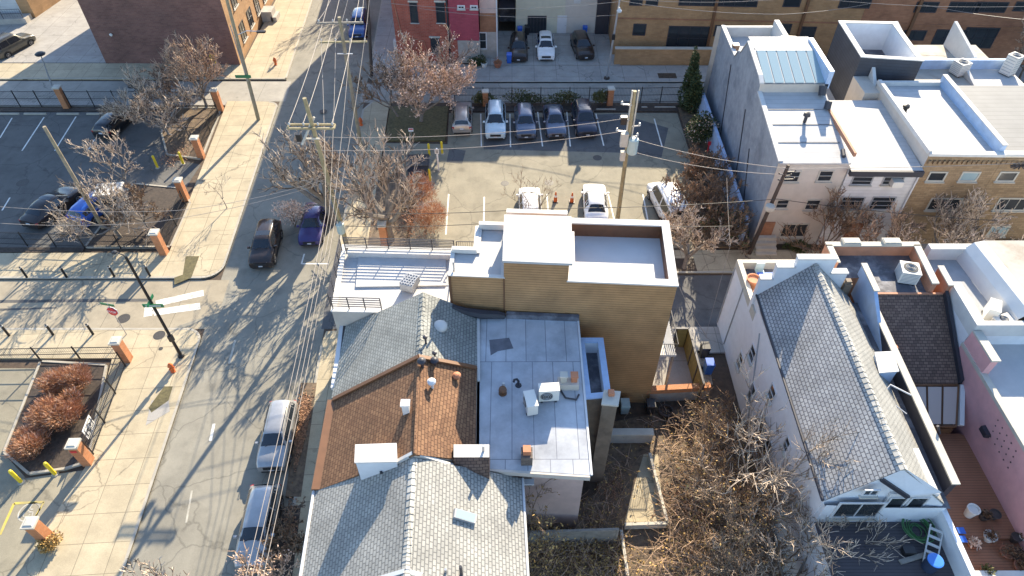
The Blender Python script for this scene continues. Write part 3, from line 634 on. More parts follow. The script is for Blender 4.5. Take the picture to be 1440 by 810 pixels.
# dark red dormer box with a white roof
zd = 8.15; dq = [G(638, 643, zd), G(688, 643, zd), G(688, 625, zd), G(638, 625, zd)]
b = MB(); low = [V((dq[0].x, dq[0].y-.75, 6.6)), V((dq[1].x, dq[1].y-.75, 6.2))]
b.face([low[0], low[1], dq[1], dq[0]], 0); b.face([dq[0], dq[1], dq[2], dq[3]], 1)
b.face([low[1], V((dq[2].x, dq[2].y, 6.0)), dq[2], dq[1]], 0); b.face([V((dq[3].x, dq[3].y, 6.0)), low[0], dq[0], dq[3]], 0)
dm = b.build('dormer', [MT['shingle_dark'], MT['coping_white']], t5, True)
b = MB(); b.bar(low[0]+V((0, -.06, .05)), low[1]+V((0, -.06, .05)), .16, .14); b.build('trim', MT['white_trim'], dm, True)
b = MB(); q = dq[2].lerp(dq[1], .5)+V((-.25, 0, 0)); b.tube([q, q+V((0, 0, .4))], .06, 8); b.build('vent_pipe', MT['galvanised'], dm, True)
def skylight(t, pl, pxs, h=.14, name='skylight', frame='grey_trim', glass='skylight_glass'):
    n = (pl[1]-pl[0]).cross(pl[2]-pl[0]).normalized(); n = n if n.z > 0 else -n
    q = [ON(x, y, *pl) for x, y in pxs]; b = MB(); up = [p+n*h for p in q]; c = sum(up, V((0, 0, 0)))/4; inn = [p.lerp(c, .14) for p in up]
    for i in range(4):
        j = (i+1) % 4; b.face([q[i], q[j], up[j], up[i]]); b.face([up[i], up[j], inn[j], inn[i]])
    f = b.build(name, MT[frame], t, True); g = MB(); g.face([p+n*.004 for p in inn]); g.build('pane', MT[glass], f, True); return f
skylight(t5, E5, [(636, 729), (666, 738), (669, 725), (638, 716)])
q = ON(649, 808, *E5); b = MB(); b.tube([q-V((0, 0, .1)), q+V((0, 0, .75))], .06, 8); b.build('vent_pipe', MT['dark_trim'], t5, True)
q = ON(627, 805, *E5); b = MB(); b.tube([q-V((0, 0, .1)), q+V((0, 0, .3))], .05, 8); b.build('vent_pipe', MT['galvanised'], t5, True)
# gabled dormer facing the viewer, at the foot of the frame
q = G(571, 797, 8.9); b = MB(); y1 = q.y-.15; hw = 1.35
b.face([(q.x-hw, y1, 8.05), (q.x+hw, y1, 8.05), (q.x, y1, 8.95)], 0); b.face([(q.x-hw, y1, 6.9), (q.x+hw, y1, 6.9), (q.x+hw, y1, 8.05), (q.x-hw, y1, 8.05)], 0)
dm = b.build('gable_front', MT['siding_white'], t5, True)
b = MB(); b.bar((q.x-hw-.1, y1-.06, 8.0), (q.x, y1-.06, 9.02), .16, .12); b.bar((q.x, y1-.06, 9.02), (q.x+hw+.1, y1-.06, 8.0), .16, .12); b.build('barge_board', MT['white_trim'], dm, True)
win3(t5, V((q.x-.5, y1, 7.1)), V((q.x+.5, y1, 8.0)), (q.x-hw, y1), (q.x+hw, y1), cols=2, rows=1)

# ---------------- blue grey membrane roofed rear addition
t = house('flat_roof_annex', 'flat rear addition with pale blue-grey seamed roof and blush stucco end wall', (1, 19), 'building')
nw, ne, se, sw = V((-1.66, 23.7, 7.4)), V((3.36, 23.42, 7.4)), V((3.42, 14.85, 6.85)), V((-1.45, 15.2, 6.85))
b = MB(); roofplane(b, [nw, sw, se, ne], .14); b.build('roof', MT['membrane_grey'], t, True)
b = MB(); b.prism([(-1.62, 23.6), (3.3, 23.35), (3.3, 15.5), (-1.5, 15.7)], 0, 6.8, top=False); b.build('wall', MT['stucco_blush'], t, True)
b = MB(); b.bar(sw+V((0, -.05, -.16)), se+V((0, -.05, -.16)), .12, .3); b.build('fascia', MT['stucco_cream'], t, True)
b = MB(); b.bar(ne+V((.06, 0, -.02)), se+V((.06, 0, -.02)), .1, .12); b.build('gutter', MT['white_trim'], t, True)
b = MB(); b.prism([(-.3, 23.48), (3.45, 23.28), (3.47, 23.5), (-.28, 23.72)], 7.2, 7.7); b.build('upstand', MT['roof_dark'], t, True)
b = MB(); b.bar(nw+V((-.08, -.2, .1)), V((-1.6, 19.6, 7.25)), .14, .1); b.build('edge_trim', MT['coping_white'], t, True)
PL6 = (nw, sw, se)
for pxs in ([(688, 478), (716, 475), (722, 490), (700, 494), (690, 500)],):
    b = MB(); b.face([ON(x, y, nw, sw, se)+V((0, 0, .004)) for x, y in pxs][::-1]); b.build('tar_patch', MT['stain_dark'], t, True)
b = MB(); q = ON(707, 553, *PL6); b.lathe(q, [(.2, 0), (.2, .04), (.07, .05), (.07, .25), (.2, .28), (.18, .36), (.03, .4)], 14); b.build('roof_vent', MT['flashing_brown'], t, True)
b = MB(); q = ON(708, 544, *PL6); b.lathe(q, [(.07, 0), (.07, .3), (.05, .31)], 10); b.build('vent_pipe', MT['coping_white'], t, True)
b = MB(); q = ON(729, 542, *PL6); b.tube([q, q+V((0, 0, .35)), q+V((-.08, 0, .5)), q+V((-.2, 0, .45)), q+V((-.22, 0, .3))], .06, 8); b.lathe(q, [(.16, 0), (.14, .05), (.06, .08)], 12); b.build('curved_vent', MT['dark_trim'], t, True)
b = MB(); q = ON(800, 543, *PL6); b.box(q+V((-.05, 0, .2)), (1.0, .5, .44)); ch = b.build('chimney', MT['stucco_cream'], t, True)
for dx, m in ((-.28, 'coping_stone'), (.22, 'clay')):
    b = MB(); b.box(q+V((dx, .05, .6)), (.28, .3, .42)); b.box(q+V((dx, .05, .83)), (.36, .36, .06)); b.build('flue', MT[m], ch, True)
b = MB(); b.tube([q+V((-.5, -.1, .05)), q+V((-.2, -.7, .03)), q+V((.3, -.8, .03)), q+V((.45, -.5, .03))], .05, 6); b.build('pipe', MT['dark_trim'], t, True)
b = MB(); b.prism([(.4, 15.3), (.9, 15.3), (.9, 15.85), (.4, 15.85)], 5.0, 7.5); ch = b.build('brick_chimney', MT['chim_brick'], t, True)
b = MB(); b.box((.65, 15.6, 7.65), (.34, .34, .3)); b.build('flue', MT['clay'], ch, True); b = MB(); b.box((.62, 15.2, 5.6), (.75, .3, .12)); b.build('flashing', MT['white_trim'], ch, True)
def ac_unit(name, label, loc, rz, size=(.95, .42, .75), fan='side', group=None):
    t = thing(name, label, 'air conditioner', loc, rz, group); sx, sy, sz = size
    b = MB(); b.box((0, 0, .08+sz/2), (sx, sy, sz)); b.box((0, 0, .08+sz+.012), (sx+.03, sy+.03, .024)); b.build('casing', MT['ac_white'], t)
    b = MB()
    for s in (-1, 1): b.box((s*sx*.35, 0, .04), (.08, sy+.06, .08))
    b.build('foot', MT['dark_trim'], t)
    b = MB()
    if fan == 'side': b.lathe((-sx*.12, -sy/2-.012, .08+sz*.5), [(sz*.36, 0), (sz*.36, -.012), (sz*.32, -.02)], 20, axis='Y')
    else: b.lathe((0, 0, .08+sz+.026), [(min(sx, sy)*.4, 0), (min(sx, sy)*.4, .02), (min(sx, sy)*.36, .025)], 20)
    g = b.build('fan_grille', MT['ac_grille'], t); b = MB()
    for k in range(3):
        r = min(sz, sx, sy if fan != 'side' else sx)*(.12+.1*k)
        for j in range(16):
            a0, a1 = 2*math.pi*j/16, 2*math.pi*(j+1)/16
            if fan == 'side': b.tube([(-sx*.12+r*math.cos(a0), -sy/2-.035, .08+sz*.5+r*math.sin(a0)), (-sx*.12+r*math.cos(a1), -sy/2-.035, .08+sz*.5+r*math.sin(a1))], .012, 4, False)
            else: b.tube([(r*math.cos(a0), r*math.sin(a0), .08+sz+.06), (r*math.cos(a1), r*math.sin(a1), .08+sz+.06)], .012, 4, False)
    b.build('grille_rings', MT['galvanised'], g)
    if fan != 'side':
        b = MB()
        for k in range(7):
            z = .16+k*(sz-.15)/6
            for s in (-1, 1): b.box((0, s*(sy/2+.006), z), (sx*.86, .012, .035)); b.box((s*(sx/2+.006), 0, z), (.012, sy*.86, .035))
        b.build('louvres', MT['grey_trim'], t)
    return t
ac_unit('air_conditioner', 'cream wall-type condenser with round fan, right of a pair on the grey-blue roof', ON(771, 560, *PL6), R(4), (.95, .45, .8))
ac_unit('air_conditioner', 'cream condenser seen end-on, left of a pair on the grey-blue roof', ON(746, 574, *PL6), R(-78), (.9, .5, .7))
# sunken well beside it with blue white rim, big mottled chimney stack
t = house('stair_well', 'small walled well with pale blue-white rim and dark floor beside the tan wall', (4.4, 21), 'roof well')
wz = 6.95
flat_roof(t, [xy(G(814, 477, wz)), xy(G(847, 477, wz)), xy(G(858, 558, wz)), xy(G(824, 561, wz))], 6.1, wz, 'mottled_wall', 'roof_dark', 'pale_blue', pw=.22, inner='stucco_white')
t = house('chimney_stack', 'tall wide brown mottled chimney stack rising from the garden beside the well', (5.2, 20), 'chimney')
z = 7.3; b = MB(); b.prism([xy(G(847, 569, z)), xy(G(868, 571, z)), xy(G(871, 553, z)), xy(G(850, 551, z))], 0, z); b.build('stack', MT['mottled_wall'], t, True)
b = MB(); b.prism(inset([xy(G(847, 569, z)), xy(G(868, 571, z)), xy(G(871, 553, z)), xy(G(850, 551, z))], -.05), z, z+.1); b.build('cap', MT['coping_stone'], t, True)
b = MB(); q = G(859, 556, z); b.box(q+V((0, 0, .2)), (.28, .28, .22)); b.build('flue', MT['clay'], t, True)
# garden boundary wall by the blush wall
board_fence('board_fence', 'weathered low board fence across the garden below the blush stucco wall', [(.7, 14.6), (5.2, 14.75)], 1.7, 'wood_weathered', 'wood_weathered')
b = MB(); p = [G(905, 640), G(925, 640), G(933, 735), G(878, 735), G(890, 690)]; b.sheet(p, .104); struct('garden_path', b, MT['concrete_walk'])
t = thing('low_kerb_wall', 'pale stone edging running through the leafy garden', 'wall', (6, 14, 0))
b = MB(); a, c, d = G(913, 640, .3), G(938, 738, .3), G(878, 740, .3); b.bar(a, c, .14, .5); b.bar(c, d, .16, .5); b.bar(G(873, 748, .3), G(882, 812, .3), .14, .5); b.build('edging', MT['coping_stone'], t, True)
# ---------------- white gabled house, stepped front wall
t8 = house('white_house', 'large white stucco house with slate gable roof and blue-shaded side wall', (15.5, 21), 'house')
r8n, r8s = V((16.05, 25.95, 9.0)), G(1272, 659, 9.0)
e8n, e8s = V((13.58, 26.3, 6.55)), G(1158, 704, 6.55)
f8n, f8s = V((18.65, 25.8, 6.5)), V((18.55, 13.7, 6.5))
gable(t8, r8n, r8s, e8n, e8s, f8n, f8s, 'shingle_slate', 'shingle_grey', 'stucco_white', 'ridge_tile')  # one shingle roof; slope tones differ to imitate how sunlight meets each
WA, WB = (12.62, 29.6), (13.28, 13.55)            # west wall line, foot to eave
b = MB(); w0 = V((13.0, 29.6, 0)); 
# west wall with the terrace parapet at the street end
def wl8(y): k = (y-13.55)/(29.6-13.55); return 13.44 + (13.5-13.44)*k
b.face([(wl8(29.6), 29.6, 0), (wl8(13.6), 13.6, 0), (wl8(13.6), 13.6, 6.4), (wl8(25.2), 25.2, 6.4), (wl8(25.25), 25.25, 5.75), (wl8(29.6), 29.6, 5.75)])
b.face([(wl8(13.6), 13.6, 0), (18.7, 13.6, 0), (18.7, 13.6, 6.3), (16, 13.6, 6.3), (wl8(13.6), 13.6, 6.55)])
b.face([(17.7, 29.6, 0), (wl8(29.6), 29.6, 0), (wl8(29.6), 29.6, 5.75), (17.7, 29.6, 5.75)])
b.build('side_wall', MT['stucco_white'], t8, True)
b = MB()
b.prism([(wl8(29.6)-.02, 29.63), (wl8(25.25)-.02, 25.25), (wl8(25.25)+.25, 25.25), (wl8(29.6)+.25, 29.35), (17.6, 29.35), (17.6, 29.63)], 5.2, 5.78); b.build('terrace_parapet', MT['coping_stone'], t8, True)
b = MB(); b.sheet([(wl8(28.5)+.2, 29.4), (wl8(25.5)+.2, 25.5), (18.4, 25.3), (17.7, 29.4)], 5.25); b.build('terrace_floor', MT['roof_dark'], t8, True)
# stepped front gable wall
yb = 26.12
for x0, x1, z in ((13.45, 14.1, 7.75), (14.1, 15.05, 8.65), (15.05, 17.1, 9.25), (17.1, 18.0, 8.2)):
    b = MB(); c = MB(); b.prism([(x0, yb-.14+.0), (x1, yb-.14), (x1, yb+.14), (x0, yb+.14)], 5.2, z); c.prism([(x0-.03, yb-.2), (x1+.03, yb-.2), (x1+.03, yb+.2), (x0-.03, yb+.2)], z, z+.09); w = b.build('stepped_wall', MT['stucco_white'], t8, True); c.build('stepped_coping', MT['coping_white'], w, True)
b = MB(); ov = V((-.05, 0, 0)); b.tube([e8n+ov, e8s+ov], .06, 6); b.build('gutter', MT['dark_trim'], t8, True)
for q in ([(wl8(27.6)-.03, 27.6, 5.4), (wl8(27.6)-.03, 27.6, .3)], [(wl8(24)-.03, 24, 5.6), (wl8(21.5)-.03, 21.5, .6)], [(wl8(29.5)-.04, 29.5, .2), (wl8(29.5)-.04, 29.5, 5.2)]): b = MB(); b.tube(q, .04, 6); b.build('drain_pipe', MT['grey_trim'], t8, True)
a8, b8 = (wl8(29.6), 29.6), (wl8(13.6), 13.6)
for y, z, w, h in ((23.9, 3.4, .8, 1.05), (22.35, 1.6, .75, 1.4), (20.6, 4.3, .75, 1.0), (18.9, 1.5, .8, 1.5), (17.6, 4.2, .7, .9), (17.2, 1.7, .8, 1.4), (15.5, 2.2, .7, 1.2), (24.9, 1.4, .7, 1.2)):
    win3(t8, V((wl8(y-w/2), y-w/2, z)), V((wl8(y+w/2), y+w/2, z+h)), a8, b8, cols=1, rows=2, fw=.045)
# rear gable wall with big windows, shed dormer
S8a, S8b = (wl8(13.6), 13.6), (18.75, 13.6)
win(t8, S8a, S8b, (1181, 706), (1231, 727), cols=2, rows=1, fw=.1); win(t8, S8a, S8b, (1216, 688), (1232, 696), cols=2, rows=1)
z1 = 8.35
d0, d1, d2, d3 = G(1240, 672, 8.35), G(1273, 659, 8.98), G(1324, 692, 7.35), G(1277, 697, 7.35)
b = MB(); roofplane(b, [d0+V((0, -.02, 0)), d3, d2, d1], .12); dm = b.build('dormer_roof', MT['stucco_white'], t8, True)
b = MB(); b.bar(d0+V((0, -.05, -.05)), d3+V((0, -.05, -.05)), .1, .2); b.build('trim', MT['dark_trim'], dm, True)
yq = d3.y+.15; b = MB(); b.prism([(d3.x-.6, yq), (d2.x, yq), (d2.x, yq+2.2), (d3.x-.6, yq+2.2)], 4.9, 7.2); b.build('bay', MT['siding_white'], t8, True)
for u0, u1 in ((.0, .8), (.9, 1.7)):
    win3(t8, V((d3.x-.5+u0, yq, 5.95)), V((d3.x-.5+u1, yq, 6.95)), (d3.x-.6, yq), (d2.x, yq), cols=1, rows=1)
# parapet gutter wall on the right
b = MB(); b.prism([(18.92, 14.35), (19.2, 14.35), (19.5, 24.6), (19.22, 24.6)], 0, 7.0); b.build('party_wall', MT['dark_trim'], t8, True)  # dark colour stands in for shade on the wall's west face
b = MB(); b.prism([(18.9, 14.3), (19.26, 14.3), (19.56, 24.5), (19.2, 24.5)], 7.0, 7.08); b.build('party_coping', MT['coping_stone'], t8, True)
b = MB(); b.sheet([(18.2, 13.6), (18.92, 13.6), (19.2, 25.7), (18.3, 25.7)], 6.22); b.build('valley_gutter', MT['roof_dark'], t8, True)
E8 = (r8n, r8s, f8s)
kz = 7.3; kq = [xy(G(x, y, kz)) for x, y in ((1237, 524), (1262, 522), (1254, 496), (1231, 497))]
b = MB(); b.prism(kq, 6.0, kz); sk = b.build('skylight_box', MT['pale_blue'], t8, True); b = MB(); b.prism(inset(kq, -.05), kz, kz+.06); b.build('lid', MT['white_trim'], sk, True)  # white box: blue on the sides is its shade, put into the colour
b = MB(); b.tube([G(1247, 548, 7.0), G(1252, 541, 7.15), G(1290, 560, 7.0)], .04, 6); b.tube([G(1247, 548, 7.0), G(1249, 562, 6.95), G(1275, 582, 6.8)], .03, 6); b.build('conduit', MT['white_trim'], t8, True)
b = MB(); q = G(1321, 610, 6.85); b.tube([q, q+V((-.25, .1, .5))], .06, 8); b.build('vent_pipe', MT['dark_trim'], t8, True)
q = V((18.25, 26.0, 7.3)); b = MB(); b.box(q+V((0, 0, -.3)), (.4, .4, 1.1)); b.box(q+V((0, 0, .3)), (.28, .28, .2)); b.build('chimney', MT['mottled_wall'], t8, True)
# dark rear deck on a low base
b = MB(); zk = 5.0
t = thing('roof_terrace', 'dark planked roof terrace behind the white gabled house', 'terrace', (16.5, 12, 0))
b.prism([(13.4, 4), (18.49, 4), (18.6, 13.57), (13.4, 13.57)], 0, zk, top=False); b.build('wall', MT['stucco_white'], t, True)
b = MB(); b.sheet([(13.4, 4), (18.6, 4), (18.65, 13.57), (13.4, 13.57)], zk); b.build('planks', MT['deck_dark'], t, True)
b = MB(); b.prism([(18.5, 4), (18.72, 4), (18.85, 14.2), (18.62, 14.2)], 0, 6.05); b.prism([(19.0, 4), (19.15, 4), (19.3, 13.9), (19.15, 13.9)], 0, 4.9); b.build('parapet', MT['stucco_white'], t, True)

# ---------------- house with terracotta parapets and a dark brown shingle slope
t9 = house('brick_row_house', 'row house with terracotta lined roof parapet and dark brown shingle slope', (20.5, 26), 'house')
b = MB(); N0, N1 = (17.75, 28.65), (22.95, 28.65)
b.prism([(17.75, 28.65), (22.95, 28.65), (22.75, 25.35), (19.25, 25.35), (19.25, 26.6), (17.75, 26.6)], 0, 7.25); b.build('wall', MT['brick_rust'], t9, True)
b = MB(); b.sheet([(18.0, 28.4), (22.7, 28.4), (22.5, 25.4), (19.25, 25.4), (19.25, 26.6), (17.8, 26.6)], 7.256); b.build('roof', MT['roof_dark'], t9, True)
b = MB(); c = MB()
for poly in ([(17.75, 28.4), (22.95, 28.4), (22.95, 28.65), (17.75, 28.65)], [(22.42, 25.45), (22.7, 25.45), (22.93, 28.4), (22.65, 28.4)], [(17.75, 27.2), (17.98, 27.1), (17.98, 28.4), (17.75, 28.4)]):
    b.prism(poly, 7.25, 7.98); c.prism(inset(poly, -.05), 7.98, 8.06)
b.build('parapet', MT['terracotta'], t9, True); c.build('coping', MT['coping_stone'], t9, True)
for px in (1198, 1255):
    q = G(px, 340, 8.2); b = MB(); b.box((q.x, 28.6, 8.14), (1.0, .5, .16)); b.box((q.x, 28.6, 8.24), (.9, .4, .03)); b.build('window_head', MT['coping_stone'], t9, True)
s0, s1, s2, s3 = V((19.25, 25.34, 7.3)), V((23.2, 25.34, 7.3)), G(1356, 539, 5.0), G(1280, 539, 5.0)
b = MB(); roofplane(b, [s0, s3, s2, s1], .12); b.build('shingle_slope', MT['shingle_dark'], t9, True)
b = MB(); b.bar(s0+V((0, 0, .03)), s1+V((0, 0, .03)), .12, .06); b.build('red_trim', MT['terracotta'], t9, True)
b = MB(); b.prism([(19.4, 25.3), (23.2, 25.3), (s2.x, s2.y), (19.4, s3.y)], 0, 4.95, top=False); b.build('rear_wall', MT['brick_rust'], t9, True)
# party walls either side of the slope
b = MB(); c = MB()
b.mesh([V((19.12, 24.9, 6)), V((19.32, 24.9, 6)), V((19.38, 26.9, 6)), V((19.18, 26.9, 6)), V((19.12, 24.9, 8.0)), V((19.32, 24.9, 8.0)), V((19.38, 26.9, 8.0)), V((19.18, 26.9, 8.0))], [(0, 1, 5, 4), (1, 2, 6, 5), (2, 3, 7, 6), (3, 0, 4, 7), (4, 5, 6, 7)])
b.mesh([V((19.12, 21.5, 5.6)), V((19.3, 21.5, 5.6)), V((19.32, 24.9, 5.6)), V((19.12, 24.9, 5.6)), V((19.12, 21.5, 5.9)), V((19.3, 21.5, 5.9)), V((19.32, 24.9, 7.9)), V((19.12, 24.9, 7.9))], [(0, 1, 5, 4), (1, 2, 6, 5), (2, 3, 7, 6), (3, 0, 4, 7), (4, 5, 6, 7)])
b.build('party_wall', MT['pale_blue'], t9, True)
c.prism([(19.06, 24.85), (19.38, 24.85), (19.44, 26.95), (19.12, 26.95)], 8.0, 8.07); c.build('party_coping', MT['coping_stone'], t9, True)
b = MB(); b.prism([(23.22, 25.3), (23.42, 25.3), (23.5, 26.7), (23.28, 26.7)], 6, 8.0); b.build('party_wall', MT['terracotta'], t9, True)
b = MB(); b.mesh([V((23.2, s2.y, 4.6)), V((23.42, s2.y, 4.6)), V((23.4, 25.3, 4.6)), V((23.22, 25.3, 4.6)), V((23.22, s2.y, 5.3)), V((23.4, s2.y, 5.3)), V((23.4, 25.3, 7.6)), V((23.22, 25.3, 7.6))], [(0, 1, 5, 4), (1, 2, 6, 5), (2, 3, 7, 6), (3, 0, 4, 7), (4, 5, 6, 7)]); b.build('party_wall', MT['dark_trim'], t9, True)
b = MB(); b.prism([(23.16, 25.25), (23.48, 25.25), (23.56, 26.75), (23.22, 26.75)], 8.0, 8.07); b.build('party_coping', MT['coping_stone'], t9, True)
b = MB(); q = V((19.75, 22.3, 5.9)); b.tube([q, q+V((0, 0, .5))], .09, 8); b.lathe(q+V((0, 0, .45)), [(.09, 0), (.2, .05), (.18, .2), (.03, .26)], 10); b.build('roof_vent', MT['clay'], t9, True)
b = MB(); q = V((20.0, 21.75, 5.6)); b.lathe(q, [(.22, 0), (.22, .35), (.26, .38), (.2, .42), (.05, .42)], 14); b.build('roof_vent', MT['galvanised'], t9, True)
# sunroom with milky panes
u0, u1, u2, u3 = V((s3.x+.05, s3.y-.05, 4.9)), V((s2.x-.3, s2.y-.05, 4.9)), G(1344, 600, 3.9), G(1284, 600, 3.9)
for i in range(3):
    f0, f1 = i/3, (i+1)/3; a, d = u0.lerp(u1, f0), u0.lerp(u1, f1); e, f = u3.lerp(u2, f1), u3.lerp(u2, f0)
    b = MB(); g = MB(); cc = (a+d+e+f)/4; ins = [p.lerp(cc, .1) for p in (a, d, e, f)]; zz = V((0, 0, .04))
    for k in range(4): p, q_ = (a, d, e, f)[k], (a, d, e, f)[(k+1) % 4]; b.bar(p, q_, .09, .12)
    fr = b.build('sunroom_window', MT['flashing_brown'], t9, True)
    g.face([ins[0]+zz, ins[3]+zz, ins[2]+zz, ins[1]+zz]); mid = [(ins[0]+ins[3])/2, (ins[1]+ins[2])/2]
    g.build('pane', MT['skylight_milky'], fr, True)
b = MB(); b.prism([(u3.x, u3.y), (u2.x, u2.y), (u1.x, u1.y), (u0.x, u0.y)], 0, 3.7); b.build('sunroom_base', MT['flashing_brown'], t9, True)
b = MB(); b.bar(u1+V((.18, 0, 0)), u2+V((.2, 0, .1)), .22, .3); b.build('downpipe', MT['white_trim'], t9, True)
ac_unit('air_conditioner', 'square condenser with top fan on the dark roof inside terracotta parapets', G(1272, 392, 7.26), R(-12), (.95, .95, .75), 'top')
# red plank deck
t = thing('roof_terrace', 'red-brown planked terrace at the foot of the long pink wall', 'terrace', (21.4, 15, 0)); zk = 3.25
b = MB(); dp = [xy(u3), (u2.x+.5, u2.y), (23.6, 19.0), (23.8, 13.6), (19.45, 13.6), (19.45, 18.9)]
b.prism(dp, 0, zk-.02, top=False); b.build('wall', MT['brick_rust'], t, True); b = MB(); b.sheet(dp, zk); b.build('planks', MT['deck_red'], t, True)
b = MB(); b.prism([(19.5, 12.0), (24, 12.0), (24, 13.58), (19.5, 13.58)], 0, zk-.18); b.build('step', MT['deck_red'], t, True)
b = MB(); b.prism([(19.5, 6), (24, 6), (24, 11.98), (19.5, 11.98)], 0, zk-.3); b.build('lower_floor', MT['concrete_grey'], t, True)
# ---------------- pink building at the right edge
tp = house('pink_building', 'pink stucco building with white membrane roof beside the red-brown terrace', (27, 20), 'building')
b = MB(); b.prism([(23.45, 12.5), (40, 12.5), (40, 22.6), (23.42, 22.6)], 0, 6.35); b.build('wall', MT['stucco_pink'], tp, True)
b = MB(); b.prism([(23.4, 12.45), (23.72, 12.45), (23.7, 22.6), (23.38, 22.6)], 6.35, 6.55); b.build('coping', MT['coping_stone'], tp, True)
b = MB(); b.sheet([(23.7, 12.5), (40, 12.5), (40, 22.6), (23.7, 22.6)], 6.37); b.build('roof', MT['membrane_white'], tp, True)
# upper part: white parapets round a grey floor with two condensers
b = MB(); b.prism([(23.45, 22.6), (40, 22.6), (40, 28.6), (23.6, 28.6)], 0, 7.1); b.build('upper_wall', MT['stucco_white'], tp, True)
b = MB()
for poly in ([(23.45, 22.55), (40, 22.55), (40, 22.85), (23.45, 22.85)], [(23.45, 22.85), (23.95, 22.85), (24.0, 25.6), (23.5, 25.6)], [(23.55, 28.2), (40, 28.2), (40, 28.65), (23.55, 28.65)]): b.prism(poly, 7.1, 7.95)
b.build('parapet', MT['coping_white'], tp, True)
b = MB(); b.sheet([(23.5, 22.86), (40, 22.86), (40, 28.2), (23.6, 28.2)], 7.11); b.build('upper_roof', MT['grey_trim'], tp, True)
b = MB(); ys = [23.0, 28.3]; prof = [(25.3, 7.12), (25.45, 7.9), (25.8, 8.35), (26.3, 8.5)]
for (x0, z0), (x1, z1) in zip(prof[:-1], prof[1:]): b.face([(x0+.35, ys[0], z0), (x1+.35, ys[0], z1), (x1, ys[1], z1), (x0, ys[1], z0)])
b.build('curved_roof', MT['membrane_blue'], tp, True)
b = MB(); b.prism([(26.66, 23.0), (40, 23.0), (40, 28.3), (26.3, 28.3)], 7.12, 8.5); b.build('stained_roof', MT['roof_stained'], tp, True)
b = MB(); b.prism([(23.44, 20.6), (23.8, 20.6), (23.8, 22.55), (23.43, 22.55)], 6.3, 7.5); b.build('raised_wall', MT['stucco_pink'], tp, True)
b = MB(); b.prism([(23.4, 20.55), (23.85, 20.55), (23.85, 22.5), (23.39, 22.5)], 7.5, 7.6); b.build('raised_coping', MT['coping_stone'], tp, True)
q = WALL(1388, 607, (23.45, 12.5), (23.42, 22.6)); b = MB(); b.prism([(23.2, q.y-.25), (23.46, q.y-.3), (23.46, q.y+.3), (23.2, q.y+.25)], q.z-.14, q.z+.14); b.build('wall_vent', MT['dark_trim'], tp, True)
b = MB(); random.seed(8)
for i in range(5):
    for j in range(4): 
        q = V((23.44, 16.3+i*.42+j*.1, 4.9+j*.33)); b.lathe(q, [(.045, 0), (.045, -.012)], 6, axis='X')
b.build('wall_tie', MT['dark_trim'], tp, True)
win3(tp, V((23.45, 13.5, 5.0)), V((23.45, 14.5, 5.9)), (23.45, 12.5), (23.42, 22.6), cols=2, rows=1)
ac_unit('air_conditioner', 'cream condenser tilted towards the street, upper of the pair on the pink building', G(1388, 446, 7.12), R(62), (.9, .5, .85))
ac_unit('air_conditioner', 'cream condenser with dark round fan behind the white parapet of the pink building', G(1404, 459, 7.12), R(-160), (.95, .55, .5), 'top')
# ================================================================ upper right row
ta = house('grey_walled_house', 'white-fronted house with tall stained grey side wall and rooftop skylight', (20, 46), 'house')
X0 = 17.65
def xw(y): return X0 + .02*(y-37)
yF = 37.35
b = MB()
prof = [(37.35, 7.35), (44.5, 8.35), (44.5, 9.0), (45.2, 9.25), (49.4, 9.75), (50.4, 8.4), (51, 8.2), (51.6, 7.45), (57, 7.45)]
pts = [(xw(y), y, z) for y, z in prof]
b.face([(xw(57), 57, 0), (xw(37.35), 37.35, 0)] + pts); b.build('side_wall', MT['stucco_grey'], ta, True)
b = MB(); c = V((0, 0, .06)); w = .26
for (y0, z0), (y1, z1) in zip(prof[:-1], prof[1:]):
    a, d = V((xw(y0), y0, z0)), V((xw(y1), y1, z1)); ox = V((w, 0, 0)); o2 = V((.06, 0, 0))
    if y1-y0 < .02: continue
    b.mesh([a-o2+c, a+ox+c, d+ox+c, d-o2+c, a-o2-c, a+ox-c, d+ox-c, d-o2-c], [(0, 1, 2, 3), (4, 0, 3, 7), (1, 5, 6, 2), (0, 4, 5, 1), (3, 2, 6, 7)])
b.build('coping', MT['coping_white'], ta, True)
XE = 22.4
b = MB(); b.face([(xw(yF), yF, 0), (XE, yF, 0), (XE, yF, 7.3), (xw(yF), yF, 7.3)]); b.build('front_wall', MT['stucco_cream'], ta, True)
b = MB(); roofplane(b, [V((xw(37.2)+.02, 37.2, 7.32)), V((XE, 37.2, 7.32)), V((XE+.3, 44.5, 8.3)), V((xw(44.5)+.02, 44.5, 8.3))], .1); b.build('roof', MT['roof_seamed'], ta, True)
b = MB(); b.face([(xw(44.5), 44.5, 8.2), (XE+.3, 44.5, 8.2), (XE+.3, 44.5, 8.95), (xw(44.5), 44.5, 8.95)]); b.face([(xw(37), 57, 0), (XE, 57, 0), (XE, 57, 7.4), (xw(37), 57, 7.4)][::-1]); b.face([(XE, yF, 0), (XE+.3, 57, 0), (XE+.3, 57, 7.2), (XE+.3, 49.5, 7.2), (XE+.3, 44.5, 8.2), (XE, yF, 7.25)]); b.build('wall', MT['stucco_cream'], ta, True)
k0, k1, k2, k3 = V((xw(45)+.3, 44.6, 8.98)), V((XE+.1, 44.6, 8.98)), V((XE+.2, 48.0, 9.7)), V((xw(48)+.3, 48.0, 9.7))
b = MB(); roofplane(b, [k0, k1, k2, k3], .1); b.build('sloped_roof', MT['grey_trim'], ta, True)
n = 6
